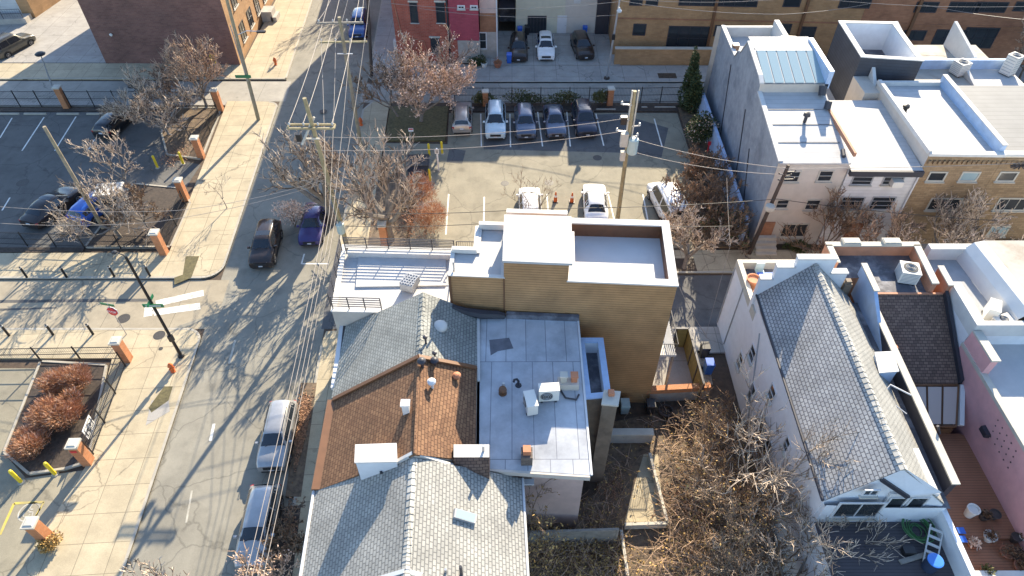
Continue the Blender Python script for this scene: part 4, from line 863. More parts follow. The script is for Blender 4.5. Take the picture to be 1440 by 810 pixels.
for i in range(n):
    a, d, e, f = k0.lerp(k1, (i+.06)/n), k0.lerp(k1, (i+.94)/n), k3.lerp(k2, (i+.94)/n), k3.lerp(k2, (i+.06)/n); u = V((0, 0, .03)); g = MB(); g.face([a+u, d+u, e+u, f+u]); g.build('skylight_pane', MT['skylight_glass'], ta, True)
b = MB(); roofplane(b, [k3+V((0, 0, .04)), k2+V((.1, 0, .04)), V((XE+.3, 50.2, 9.75)), V((xw(50)+.2, 50.2, 9.75))], .1); b.build('upper_roof', MT['membrane_white'], ta, True)
b = MB(); b.prism([(xw(49)+.2, 50.2), (XE+.3, 50.2), (XE+.3, 51.5), (xw(51)+.2, 51.5)], 6.5, 8.0); b.prism([(XE+.05, 44.5), (XE+.4, 44.5), (XE+.45, 49.6), (XE+.1, 49.6)], 8.6, 9.95); b.build('upstand', MT['pale_blue'], ta, True)
b = MB(); b.sheet([(xw(51)+.2, 51.5), (XE+.3, 51.5), (XE+.3, 56.8), (xw(56)+.2, 56.8)], 6.6); b.build('rear_roof', MT['membrane_white'], ta, True)
b = MB(); b.prism([(xw(57), 56.7), (XE+.3, 56.7), (XE+.3, 57), (xw(57), 57)], 6.4, 7.45); b.prism([(XE-.1, 51.5), (XE+.3, 51.5), (XE+.3, 56.7), (XE-.1, 56.7)], 6.4, 8.1); b.prism([(19.6, 53), (XE-.2, 53), (XE-.2, 53.3), (19.6, 53.3)], 6.5, 7.3); b.build('parapet', MT['coping_white'], ta, True)
b = MB()
for y in (39.2, 41.0, 42.6): z = 7.34+(y-37.2)*.134; b.bar((xw(y)+.3, y, z+.01), (XE-.2, y, z+.01), .05, .02)
b.build('roof_seam', MT['stain_dark'], ta, True)
b = MB(); b.box((18.3, 53, 7.0), (.5, .5, 1.5)); b.build('chimney', MT['flashing_brown'], ta, True)
q = V((20.3, 41.2, 7.9)); b = MB(); b.tube([q, q+V((0, 0, .5))], .12, 8); b.lathe(q+V((0, 0, .45)), [(.12, 0), (.25, .08), (.2, .3), (.03, .36)], 10); b.build('roof_vent', MT['dark_trim'], ta, True)
for q, r_ in (([(22.2, 43.9, 8.4), (22.2, 44.2, 9.0)], .28), ([(22.25, 42.6, 8.1), (22.3, 42.8, 8.6)], .25), ([(22.0, 37.7, 7.5), (22.1, 38.3, 7.6)], .14)): b = MB(); b.tube(q, r_, 8); b.build('roof_fitting', MT['dark_trim'], ta, True)
b = MB(); b.box((XE+.02, 40.5, 7.95), (.16, 6.5, .3)); b.build('edge_board', MT['terracotta'], ta, True)
b = MB(); b.prism([(16.85, 37.6), (17.1, 37.6), (17.3, 57), (17.05, 57)], 0, 2.1); b.build('blue_base_wall', MT['wall_blue'], ta, True)
for y, z0, z1 in ((43, 4.5, 1.0), (46, 6, 1), (52, 6.5, .5)): b = MB(); b.bar((xw(y)-.02, y, z0), (xw(y-2)-.02, y-2, z1), .05, .12); b.build('wall_streak', MT['dark_trim'], ta, True)
Fa, Fb = (xw(yF), yF), (XE, yF)
for p0, p1, c_, r_ in (((1105, 240), (1122, 256), 1, 2), ((1153, 239), (1168, 255), 1, 2), ((1093, 280), (1107, 293), 1, 2), ((1135, 280), (1150, 295), 1, 2), ((1102, 314), (1131, 333), 2, 1)): win(ta, Fa, Fb, p0, p1, 'coping_stone', cols=c_, rows=r_, fw=.09)
b = MB(); q = WALL(1078, 322, Fa, Fb); b.box((q.x, yF-.05, 1.1), (.9, .1, 2.1)); b.build('door', MT['brick_rust'], ta, True)
b = MB()
for i in range(4): b.box((q.x, yF-.3-i*.3, .5-.13*i), (1.5, .3, 1.0-.26*i))
b.build('steps', MT['coping_stone'], ta, True)
ac_unit('air_conditioner', 'white condenser with top fan on the far white roof behind the skylight', G(1104, 75, 8.05), R(-8), (1.1, 1.0, 1.1), 'top')
t = thing('roof_ventilator', 'white turbine ventilator on the roof edge beside the white condenser', 'ventilator', G(1128, 76, 8.1))
b = MB(); b.tube([(0, 0, -.6), (0, 0, .6)], .16, 10); b.build('pipe', MT['galvanised'], t); b = MB(); b.lathe((0, 0, .6), [(.16, 0), (.34, .1), (.38, .3), (.3, .5), (.05, .56)], 14); b.build('turbine', MT['coping_white'], t)

tb = house('row_house', 'white sided row house with bright roof and black pipe, between grey-walled and tan brick houses', (25, 41), 'house')
x0, x1 = 22.45, 27.2; z = 6.95
b = MB(); b.prism([(x0, 37.25), (x1, 37.15), (x1+.2, 45), (x0+.2, 45)], 0, z-.05); b.build('wall', MT['siding_white'], tb, True)
b = MB(); roofplane(b, [V((x0, 37.0, z)), V((x1, 36.9, z)), V((x1+.2, 45.1, z+.35)), V((x0+.2, 45.1, z+.35))], .12); b.build('roof', MT['roof_seamed'], tb, True)
b = MB(); b.bar((x0-.05, 36.95, z-.2), (x1, 36.85, z-.2), .3, .4); b.build('cornice', MT['dark_trim'], tb, True)
Fa, Fb = (x0, 37.25), (x1, 37.15)
for p0, p1 in (((1202, 243), (1224, 260)), ((1246, 243), (1267, 260)), ((1185, 276), (1209, 295)), ((1228, 276), (1252, 295))): win(tb, Fa, Fb, p0, p1, 'grey_trim', cols=1, rows=3, fw=.08)
b = MB(); q = WALL(1259, 254, Fa, Fb); b.box((q.x, 36.95, q.z), (.7, .55, .45)); b.build('window_air_conditioner', MT['ac_white'], tb, True)
b = MB(); b.box((24.6, 37.1, 1.1), (1.0, .12, 2.2)); b.build('door', MT['brick_rust'], tb, True)
b = MB(); q = G(1267, 166, z+.25); b.tube([q, q+V((0, 0, .9))], .16, 10); b.lathe(q, [(.3, 0), (.26, .1), (.16, .12)], 10); b.lathe(q+V((0, 0, .85)), [(.16, 0), (.24, .03), (.22, .2), (.04, .26)], 10); b.build('flue_pipe', MT['black_paint'], tb, True)
b = MB(); b.tube([(x1+.02, 37.05, .1), (x1-.02, 37.05, 6.6)], .06, 6); b.build('downpipe', MT['white_trim'], tb, True)
# patio behind
b = MB(); b.prism([(22.8, 45.2), (27, 45.2), (27, 52), (22.8, 52)], 0, 4.6); t = house('patio_roof', 'low beige flat roof in the gap behind the white row house', (24.5, 48), 'roof'); b.build('wall', MT['stucco_cream'], t, True)
b = MB(); b.prism([(22.8, 45.2), (27, 45.2), (27, 45.5), (22.8, 45.5)], 4.6, 5.2); b.build('parapet', MT['coping_stone'], t, True)

tc = house('brick_house', 'tan brick house with white roof and small framed windows, right of the white row house', (29, 41), 'house')
bx0, bx1, bx2 = 27.3, 32.2, 40.0; zr = 7.75
b = MB(); b.face([(bx0, 37.3, 0), (bx1, 37.2, 0), (bx1, 37.2, zr+.2), (bx0, 37.3, zr+.2)]); b.build('front_wall', MT['brick_tan'], tc, True)
b = MB(); b.face([(bx0, 46.5, 0), (bx0, 37.3, 0), (bx0, 37.3, zr+.3), (bx0, 46.5, zr+.3)]); b.build('side_wall', MT['stucco_cream'], tc, True)
b = MB(); roofplane(b, [V((bx0+.1, 37.35, zr)), V((bx1, 37.25, zr)), V((bx1+.1, 46.5, zr)), V((bx0+.2, 46.5, zr))], .1); b.build('roof', MT['roof_seamed'], tc, True)
b = MB(); b.bar((bx0, 37.4, zr+.2), (bx1+.02, 37.3, zr+.2), .4, .2); b.bar((bx0+.05, 37.4, zr+.3), (bx0+.12, 46.5, zr+.3), .25, .3); b.bar((bx0, 46.5, zr+.15), (bx1, 46.5, zr+.15), .25, .3); b.build('coping', MT['coping_white'], tc, True)
b = MB(); b.prism([(bx1-.28, 37.5), (bx1+.02, 37.5), (bx1+.1, 46.6), (bx1-.2, 46.6)], zr, zr+.75); b.build('party_wall', MT['pale_blue'], tc, True)
b = MB(); b.prism([(bx1-.3, 37.48), (bx1+.04, 37.48), (bx1+.12, 46.62), (bx1-.22, 46.62)], zr+.75, zr+.82); b.build('party_coping', MT['coping_white'], tc, True)
Fa, Fb = (bx0, 37.3), (bx1, 37.2)
td = house('brick_house', 'tan brick house with grey ribbed roof beside the white-roofed one', (35, 41), 'house')
b = MB(); b.prism([(bx1+.02, 37.2), (bx2, 37.1), (bx2, 46.5), (bx1+.1, 46.5)], 0, zr-.05); b.build('wall', MT['brick_tan'], td, True)
b = MB(); b.sheet([(bx1+.05, 37.3), (bx2, 37.2), (bx2, 46.5), (bx1+.1, 46.5)], zr-.04); b.build('roof', MT['membrane_rib'], td, True)
b = MB(); b.bar((bx1+.05, 37.38, zr+.2), (bx2, 37.28, zr+.2), .4, .2); b.build('coping', MT['coping_white'], td, True)
b = MB()
for x in [bx0+.2+i*.32 for i in range(39)]: b = MB(); b.box((x, 37.2, zr-.35), (.14, .14, .28)); b.build('corbel', MT['brick_tan'], tc if x < bx1 else td, True)
Ga, Gb = (bx1+.02, 37.2), (bx2, 37.1)
for T_, A_, B_, p0, p1, c_, g_ in ((tc, Fa, Fb, (1308, 241), (1326, 255), 1, 'window_glass'), (tc, Fa, Fb, (1354, 241), (1372, 255), 1, 'skylight_glass'), (td, Ga, Gb, (1407, 241), (1425, 255), 1, 'window_glass'), (tc, Fa, Fb, (1310, 278), (1345, 296), 3, 'window_glass'), (td, Ga, Gb, (1406, 278), (1439, 296), 3, 'window_glass'), (td, Ga, Gb, (1395, 317), (1412, 332), 2, 'skylight_glass')): win(T_, A_, B_, p0, p1, 'coping_stone', g_, cols=c_, rows=1, fw=.1)
b = MB(); q = WALL(1398, 232, Ga, Gb)
for i in range(6):
    a = i*math.pi/6; b.bar((33.6-math.cos(a)*.7, 37.12, q.z-math.sin(a)*.3), (33.6+math.cos(a)*.7, 37.12, q.z+math.sin(a)*.3), .04, .06)
b.build('iron_ornament', MT['dark_trim'], td, True)
b = MB(); b.sheet([(bx0-.2, 36.7), (40, 36.7), (40, 37.2), (bx0-.2, 37.3)], .13); struct('paving', b, MT['concrete_grey'])
b = MB(); 
for i in range(3): b.box((36.5+i*.1, 36.5-i*.35, .5-.14*i), (2.2, .4, .9-.25*i))
b.build('steps', MT['coping_stone'], td, True)
# back roofs with condensers
te = house('low_annex', 'row of low rear roofs with condensers and white party walls behind the tan brick houses', (33, 49), 'building')
b = MB(); b.prism([(27.3, 46.8), (40, 46.8), (40, 52.5), (27.3, 52.5)], 0, 6.7); b.build('wall', MT['stucco_cream'], te, True)
b = MB(); b.sheet([(27.4, 46.9), (31.2, 46.9), (31.2, 50.8), (27.4, 50.8)], 6.72); b.build('roof', MT['membrane_white'], te, True); b = MB(); b.sheet([(36, 46.9), (40, 46.9), (40, 52), (36, 52)], 6.72); b.build('roof', MT['membrane_white'], te, True)
b = MB(); b.sheet([(31.3, 46.9), (35.9, 46.9), (35.9, 50.8), (31.3, 50.8)], 6.72); b.build('stained_roof', MT['roof_stained'], te, True)
for x, y0, y1, z in ((27.3, 46.7, 48, 8.4), (31.1, 46.9, 50.8, 7.5), (35.8, 46.9, 51, 7.5), (32.2, 51.5, 56, 8.3), (37.2, 51.5, 56, 8.3)):
    b = MB(); b.mesh([V((x, y0, 6)), V((x+.25, y0, 6)), V((x+.25, y1, 6)), V((x, y1, 6)), V((x, y0, z-.9)), V((x+.25, y0, z-.9)), V((x+.25, y1, z)), V((x, y1, z))], [(0, 1, 5, 4), (1, 2, 6, 5), (2, 3, 7, 6), (3, 0, 4, 7), (4, 5, 6, 7)]); b.build('party_wall', MT['coping_white'], te, True)
b = MB(); b.prism([(27.4, 50.8), (40, 50.8), (40, 51.1), (27.4, 51.1)], 6.7, 7.5); b.build('parapet', MT['pale_blue'], te, True)
b = MB(); b.prism([(31.0, 51.2), (40, 51.2), (40, 56), (31, 56)], 0, 6.2); b.build('low_roof', MT['roof_stained'], te, True)
ac_unit('air_conditioner', 'cream condenser with dark top fan on the notched white roof beside the tall roof enclosure', G(1264, 105, 7.2), R(-10), (1.2, 1.0, .9), 'top')
ac_unit('air_conditioner', 'grey louvred condenser on the brown stained roof between two white party walls', G(1346, 104, 6.75), R(20), (.95, .95, .95), 'top')
ac_unit('air_conditioner', 'tall grey condenser on the white roof next to the brown stained one', G(1415, 104, 6.75), R(30), (.85, .85, 1.5), 'top')
mk('dark_striped_wall', stripes, (.055, .06, .075), period=.25, dark=.6, var=.2)  # near-black striped tone for the enclosure's outer walls
tf = house('roof_enclosure', 'tall white rimmed roof terrace enclosure with blue-white inner walls and dark side', (28.5, 51), 'building')
ep = [(26.3, 48.2), (30.7, 47.6), (31.1, 54.0), (26.6, 54.2)]
flat_roof(tf, ep, 6.9, 9.1, 'dark_striped_wall', 'roof_dark', 'coping_white', pw=.3, inner='stucco_white')
b = MB(); b.prism([(26.2, 45.6), (27.3, 45.6), (27.3, 48.1), (26.2, 48.1)], 0, 7.6); b.build('lower_wing', MT['stucco_cream'], tf, True)
t = thing('planter', 'planter with low dark shrub inside the white roof enclosure', 'planter', (27.6, 50.6, 6.9))
b = MB(); b.box((0, 0, .3), (1.8, .6, .6)); b.build('box', MT['terracotta'], t)
t = thing('covered_furniture', 'grey covered patio furniture inside the white roof enclosure', 'furniture', (29.3, 49.9, 6.9), .3)
b = MB(); b.box((0, 0, .4), (1.1, .9, .8), top=.8); b.box((-1.3, -.2, .35), (.9, .9, .7), top=.8); b.build('cover', MT['roof_dark'], t)

# ================================================================ long orange brick building along the top
tg = house('brick_warehouse', 'long orange-brown brick building with wide dark windows beyond the low tan wall', (35, 68), 'building')
A, B = (10.3, 66.2), (75, 63.0)
def yg(x): return A[1]+(B[1]-A[1])*(x-A[0])/(B[0]-A[0])
b = MB(); b.prism([A, (34, yg(34)), (34.2, 90), (10.8, 90)], 0, 9.3); b.build('wall', MT['brick_orange'], tg, True)
b = MB(); b.prism([(34.02, yg(34)), B, (75, 90), (34.22, 90)], 0, 9.0); b.build('rust_wall', MT['brick_rust'], tg, True)
b = MB(); b.sheet([(10.9, 67), (74, 64), (74, 90), (11, 90)], 9.31); b.build('roof', MT['roof_stained'], tg, True)
for p0, p1, c_, r_ in (((956, -6), (1064, 10), 7, 1), ((886, -4), (903, 8), 1, 1), ((909, -4), (925, 8), 1, 1), ((941, 36), (995, 71), 4, 2), ((1006, 35), (1054, 52), 3, 1), ((891, 33), (907, 50), 1, 1), ((1104, -5), (1124, 10), 1, 1), ((1098, 33), (1110, 48), 1, 1), ((1128, 37), (1143, 56), 1, 1), ((1183, -4), (1222, 12), 3, 1), ((1290, 2), (1315, 18), 2, 1), ((1337, 2), (1375, 18), 4, 1), ((1375, 2), (1412, 18), 3, 1), ((1430, 2), (1440, 16), 1, 1), ((1272, 42), (1298, 57), 2, 1), ((1318, 41), (1350, 68), 3, 2), ((1360, 38), (1392, 68), 3, 2)):
    win(tg, A, B, p0, p1, 'dark_trim', cols=c_, rows=r_, fw=.09, sill=False)
for p0, p1, w in (((1003, -10), (992, 75), .25), ((1141, -10), (1118, 60), .25), ((1287, 0), (1270, 60), .3)):
    b = MB(); q0, q1 = WALL(p0[0], p0[1], A, B), WALL(p1[0], p1[1], A, B); b.bar((q1.x, q1.y-.12, max(0, q1.z)), (q1.x, q0.y-.12, 8.0), w, .2); b.build('downpipe', MT['flashing_brown'], tg, True)
b = MB()
for z in (3.95, 7.6): b.bar((A[0], A[1]-.04, z), (B[0], B[1]-.04, z), .08, .12)
b.build('brick_band', MT['brick_rust'], tg, True)
t = thing('low_wall', 'long tan brick low wall in front of the orange building', 'wall', (15, 64.4, 0))
b = MB(); b.prism([(10.3, 64.1), (19.9, 64.0), (19.9, 64.35), (10.3, 64.45)], 0, 1.75); b.build('wall', MT['brick_orange'], t, True); b = MB(); b.prism([(10.25, 64.05), (19.95, 63.95), (19.95, 64.4), (10.25, 64.5)], 1.75, 1.83); b.build('cap', MT['coping_stone'], t, True)
# white building behind the three parked cars
tw = house('garage_building', 'pale cream rendered building with barred doorway behind three parked cars', (5, 74), 'building')
a0, a1, a2 = (.4, 71.0), (5.6, 71.0), (10.6, 71.0)
b = MB(); b.prism([a0, a1, (5.6, 85), (.4, 85)], 0, 11.4); b.build('white_wall', MT['siding_yellow'], tw, True); b = MB(); b.prism([(5.605, 71.02), a2, (10.6, 85), (5.605, 85)], 0, 11.0); b.build('cream_wall', MT['stucco_cream'], tw, True)
b = MB(); b.prism([(8.9, 70.7), (10.3, 70.7), (10.3, 71), (8.9, 71)], 0, 10); b.build('dark_recess', MT['dark_trim'], tw, True)
win(tw, a0, a1, (742, 22), (768, 46), 'dark_trim', cols=6, rows=1, name='barred_door', sill=False)
b = MB(); q = WALL(790, 34, a1, a2); b.box((q.x, 70.96, 1.0), (1.0, .1, 2.05)); dr = b.build('door', MT['white_trim'], tw, True); b = MB(); b.lathe((q.x+.38, 70.9, 1.0), [(.04, 0), (.04, -.06)], 8, axis='Y'); b.build('handle', MT['galvanised'], dr, True)
b = MB(); b.box((q.x+1.5, 70.95, 3.6), (.7, .06, .5)); b.build('wall_plate', MT['coping_white'], tw, True)
# red brick house, magenta wing
tr = house('red_brick_house', 'tall red brick house with dark sash windows at the alley corner', (-9, 72), 'house')
a0, a1 = (-11.6, 65.2), (-6.15, 64.75)
b = MB(); b.prism([a0, a1, (-6.2, 90), (-12.8, 90)], 0, 14.8); b.build('wall', MT['brick_red'], tr, True)
for p0, p1 in (((575, 3), (589, 32)), ((612, 3), (627, 32)), ((605, 53), (619, 74)), ((575, -50), (589, -22)), ((612, -50), (627, -22))):
    f = win(tr, a0, a1, p0, p1, 'dark_trim', cols=1, rows=2)
    P_, Q_ = WALL(p0[0], p0[1], a0, a1), WALL(p1[0], p1[1], a0, a1); b = MB(); b.bar((P_.x-.1, P_.y-.05, P_.z+.1), (Q_.x+.1, P_.y-.1, P_.z+.1), .12, .16); b.build('lintel', MT['coping_stone'], f, True)
b = MB(); b.tube([(-6.25, 64.68, .1), (-6.25, 64.68, 14)], .08, 8); b.build('downpipe', MT['dark_trim'], tr, True)
b = MB(); b.tube([(-11.4, 65.1, 6.5), (-10.9, 65.1, 2.5), (-8.8, 64.9, 2.2), (-8.4, 64.9, .5)], .04, 6); b.build('cable_conduit', MT['terracotta'], tr, True)
b = MB(); b.box((-11.8, 66, 1.3), (.4, .6, .9)); b.build('meter_box', MT['coping_white'], tr, True)
tm = house('magenta_house', 'narrow house with magenta painted brick above grey cement base', (-4.5, 72), 'house')
a0, a1 = (-6.1, 64.72), (-3.25, 64.6)
b = MB(); b.prism([a0, a1, (-3.2, 85), (-6.1, 85)], 2.35, 9.0); b.build('painted_wall', MT['paint_magenta'], tm, True)
b = MB(); b.prism([(-5.4, 64.66), (-3.2, 64.56), (-3.2, 85), (-5.4, 85)], 0, 2.36); b.build('cement_base', MT['cement_render'], tm, True); b = MB(); b.prism([(-6.1, 64.72), (-5.41, 64.68), (-5.41, 85), (-6.1, 85)], 0, 2.36); b.build('red_base', MT['brick_red'], tm, True)
for p0, p1 in (((643, 7), (654, 13)), ((661, 7), (672, 13))): win(tm, a0, a1, p0, p1, cols=2, rows=1, fw=.12)
ts = house('stucco_house', 'brown and grey stucco house slice with one white sash window', (-2.4, 72), 'house')
a0, a1 = (-3.15, 65.4), (-1.5, 65.4)
b = MB(); b.prism([a0, a1, (-1.5, 85), (-3.15, 85)], 0, 2.9); b.build('grey_base', MT['cement_render'], ts, True); b = MB(); b.prism([(-3.15, 65.38), (-1.5, 65.38), (-1.5, 85), (-3.15, 85)], 2.9, 4.8); b.build('brown_wall', MT['brick_rust'], ts, True); b = MB(); b.prism([(-3.15, 65.36), (-1.5, 65.36), (-1.5, 85), (-3.15, 85)], 4.8, 9); b.build('cream_wall', MT['stucco_blush'], ts, True)
win(ts, a0, a1, (673, 45), (685, 69), cols=1, rows=2, fw=.1)
b = MB(); b.tube([(-1.5, 65.3, 0), (-1.5, 65.3, 9)], .07, 8); b.build('downpipe', MT['white_trim'], ts, True)
t = house('shed_row', 'dark narrow passage building between the stucco house and cream building', (-.5, 75), 'shed'); b = MB(); b.prism([(-1.4, 74), (.35, 74), (.35, 85), (-1.4, 85)], 0, 6); b.build('wall', MT['roof_dark'], t, True); b = MB(); b.bar((-1.3, 72.5, 2.8), (.3, 72.5, 2.8), 2.8, .1); b.build('awning', MT['dark_trim'], t, True)
t = house('corner_house', 'dark fronted house beyond the red brick corner house', (-13, 95), 'house'); b = MB(); b.prism([(-16.3, 92), (-6, 92), (-6, 120), (-18, 120)], 0, 9); b.build('wall', MT['roof_dark'], t, True)
b = MB(); b.box((-15.9, 91, 1.4), (.3, 1.8, 2.8)); b.build('porch', MT['pale_blue'], t, True)
# big brown brick building, top left
tk = house('brick_building', 'big windowless dark brown brick building behind the bare trees', (-34, 75), 'building')
b = MB(); b.face([(-41.1, 64.4, 0), (-27.4, 64.0, 0), (-27.4, 64.0, 14.3), (-41.1, 64.4, 14.3)]); b.face([(-28.0, 86, 0), (-42.0, 86, 0), (-42.0, 86, 14.3), (-28.0, 86, 14.3)]); b.face([(-42.0, 86, 0), (-41.1, 64.4, 0), (-41.1, 64.4, 14.3), (-42.0, 86, 14.3)]); b.build('wall', MT['brick_brown'], tk, True)
b = MB(); b.face([(-27.4, 64.0, 0), (-28.0, 86, 0), (-28.0, 86, 14.3), (-27.4, 64, 14.3)]); b.build('street_wall', MT['brick_orange'], tk, True)  # sunlit side of the same building, sun warmth put into the brick colour
b = MB(); b.sheet([(-41.1, 64.4), (-27.4, 64), (-28.0, 86), (-42, 86)], 14.3); b.build('roof', MT['roof_stained'], tk, True)
A, B = (-27.4, 64.0), (-28.6, 110)
for i in range(6):
    for z, h in ((1.2, 1.8), (4.6, 1.8)):
        y = 66.5+i*3.1; x = -27.4-1.2*(y-64)/46; win3(tk, V((x, y, z)), V((x-.04, y+1.5, z+h)), A, B, 'dark_trim', cols=2, rows=2)
b = MB(); b.box((-27.0, 74.5, .6), (1.2, 1.6, 1.2)); b.box((-26.3, 74.5, .3), (.6, 1.6, .6)); b.build('steps', MT['cement_render'], tk, True)
for x, w in ((-39.6, 1.5), (-35.5, 2.2), (-30.2, 1.4)): b = MB(); b.box((x, 65.2, 15.2), (w, .9, 1.8)); b.build('chimney', MT['brick_brown'], tk, True)
b = MB(); b.lathe((-39.2, 64.2, 3.2), [(.14, 0), (.14, -.1)], 10, axis='Y'); b.build('wall_lamp', MT['coping_white'], tk, True)
# building at the top left corner
tl = house('porch_house', 'white house front with black iron porch rail behind the olive sport utility', (-57, 76), 'house')
b = MB(); b.prism([(-75, 73.5), (-54.5, 75.5), (-54.5, 95), (-75, 95)], 0, 6); b.build('wall', MT['siding_white'], tl, True); b = MB(); b.prism([(-54.4, 74.6), (-53.2, 74.7), (-50.8, 90), (-54.4, 90)], 0, 5); b.build('brick_pier', MT['brick_orange'], tl, True)
b = MB(); b.prism([(-75, 71.2), (-53.4, 73.2), (-53.4, 74.5), (-75, 73.4)], 0, .7); b.build('porch', MT['cement_render'], tl, True); win3(tl, V((-60, 75, 1.2)), V((-57, 75, 3.6)), (-75, 73.5), (-54.5, 75.5), 'dark_trim', cols=4, rows=1)
railing('iron_railing', 'black iron porch railing on the white house front', (-70, 71.8, .7), (-53.6, 73.3, .7), 1.0, 2.0, bars=.25)
# ================================================================ vehicles
for k, c, m_ in (('black', (.012, .012, .015), 0), ('charcoal', (.035, .037, .045), .3), ('brownblack', (.035, .024, .02), .2), ('silver', (.42, .42, .42), .5), ('paleblue', (.48, .60, .66), .1), ('slateblue', (.10, .125, .18), .4), ('navy', (.03, .035, .06), .3), ('white', (.78, .78, .77), 0), ('violet', (.05, .04, .15), .3), ('blue', (.03, .09, .28), .2), ('brightblue', (.02, .10, .45), .1), ('olive', (.10, .095, .08), .3), ('champagne', (.38, .36, .33), .4)): mk('car_'+k, paintm, c, m_)
mk('tyre', plain, (.015, .015, .016), rough=.9); mk('rim', plain, (.42, .42, .43), rough=.35, metal=.7); mk('car_trim', plain, (.02, .02, .022), rough=.55)
mk('headlight', glassm, (.62, .64, .66), .1); mk('tail_light', glassm, (.42, .015, .012), .2); mk('car_glass', glassm, (.018, .022, .028), .04); mk('plate', plain, (.55, .58, .62), rough=.5); mk('sunroof_glass', glassm, (.025, .03, .04), .05)
def car_stations(kind, L, H):
    # (t along length from front, shoulder z, top z, half width factor, roof half width factor, bottom z)
    if kind == 'suv': return [(0, .52, .56, .80, .72, .34), (.012, .74, .80, .90, .80, .30), (.06, .87, .95, .965, .82, .24), (.15, .94, 1.02, .99, .83, .22), (.265, .98, 1.08, 1, .83, .22), (.40, 1.02, H-.06, 1, .66, .22), (.47, 1.03, H-.015, 1, .67, .22), (.64, 1.04, H, 1, .67, .22), (.84, 1.06, H-.03, .99, .65, .22), (.92, 1.06, H-.12, .975, .63, .24), (.972, 1.03, 1.12, .95, .72, .28), (.99, .88, .95, .92, .78, .32), (1, .6, .66, .86, .76, .36)]
    if kind == 'van': return [(0, .52, .58, .80, .72, .32), (.012, .78, .86, .90, .80, .28), (.05, .92, 1.02, .97, .84, .24), (.13, 1.0, 1.12, .99, .85, .22), (.19, 1.04, 1.2, 1, .85, .22), (.33, 1.08, H-.08, 1, .76, .22), (.40, 1.1, H-.02, 1, .78, .22), (.62, 1.1, H, 1, .78, .22), (.88, 1.1, H-.03, .99, .77, .22), (.955, 1.1, H-.12, .98, .75, .24), (.985, 1.05, 1.16, .96, .8, .28), (.995, .85, .95, .94, .82, .3), (1, .6, .66, .9, .8, .34)]
    return [(0, .48, .52, .78, .70, .32), (.012, .66, .71, .89, .79, .28), (.06, .77, .83, .96, .82, .22), (.16, .84, .91, .99, .83, .2), (.275, .88, .96, 1, .83, .2), (.43, .92, H-.06, 1, .62, .2), (.50, .93, H-.01, 1, .63, .2), (.62, .94, H, 1, .63, .2), (.74, .95, H-.06, 1, .61, .2), (.885, .95, 1.02, .98, .78, .22), (.96, .92, .99, .95, .79, .26), (.99, .8, .88, .92, .78, .3), (1, .56, .62, .86, .74, .34)]
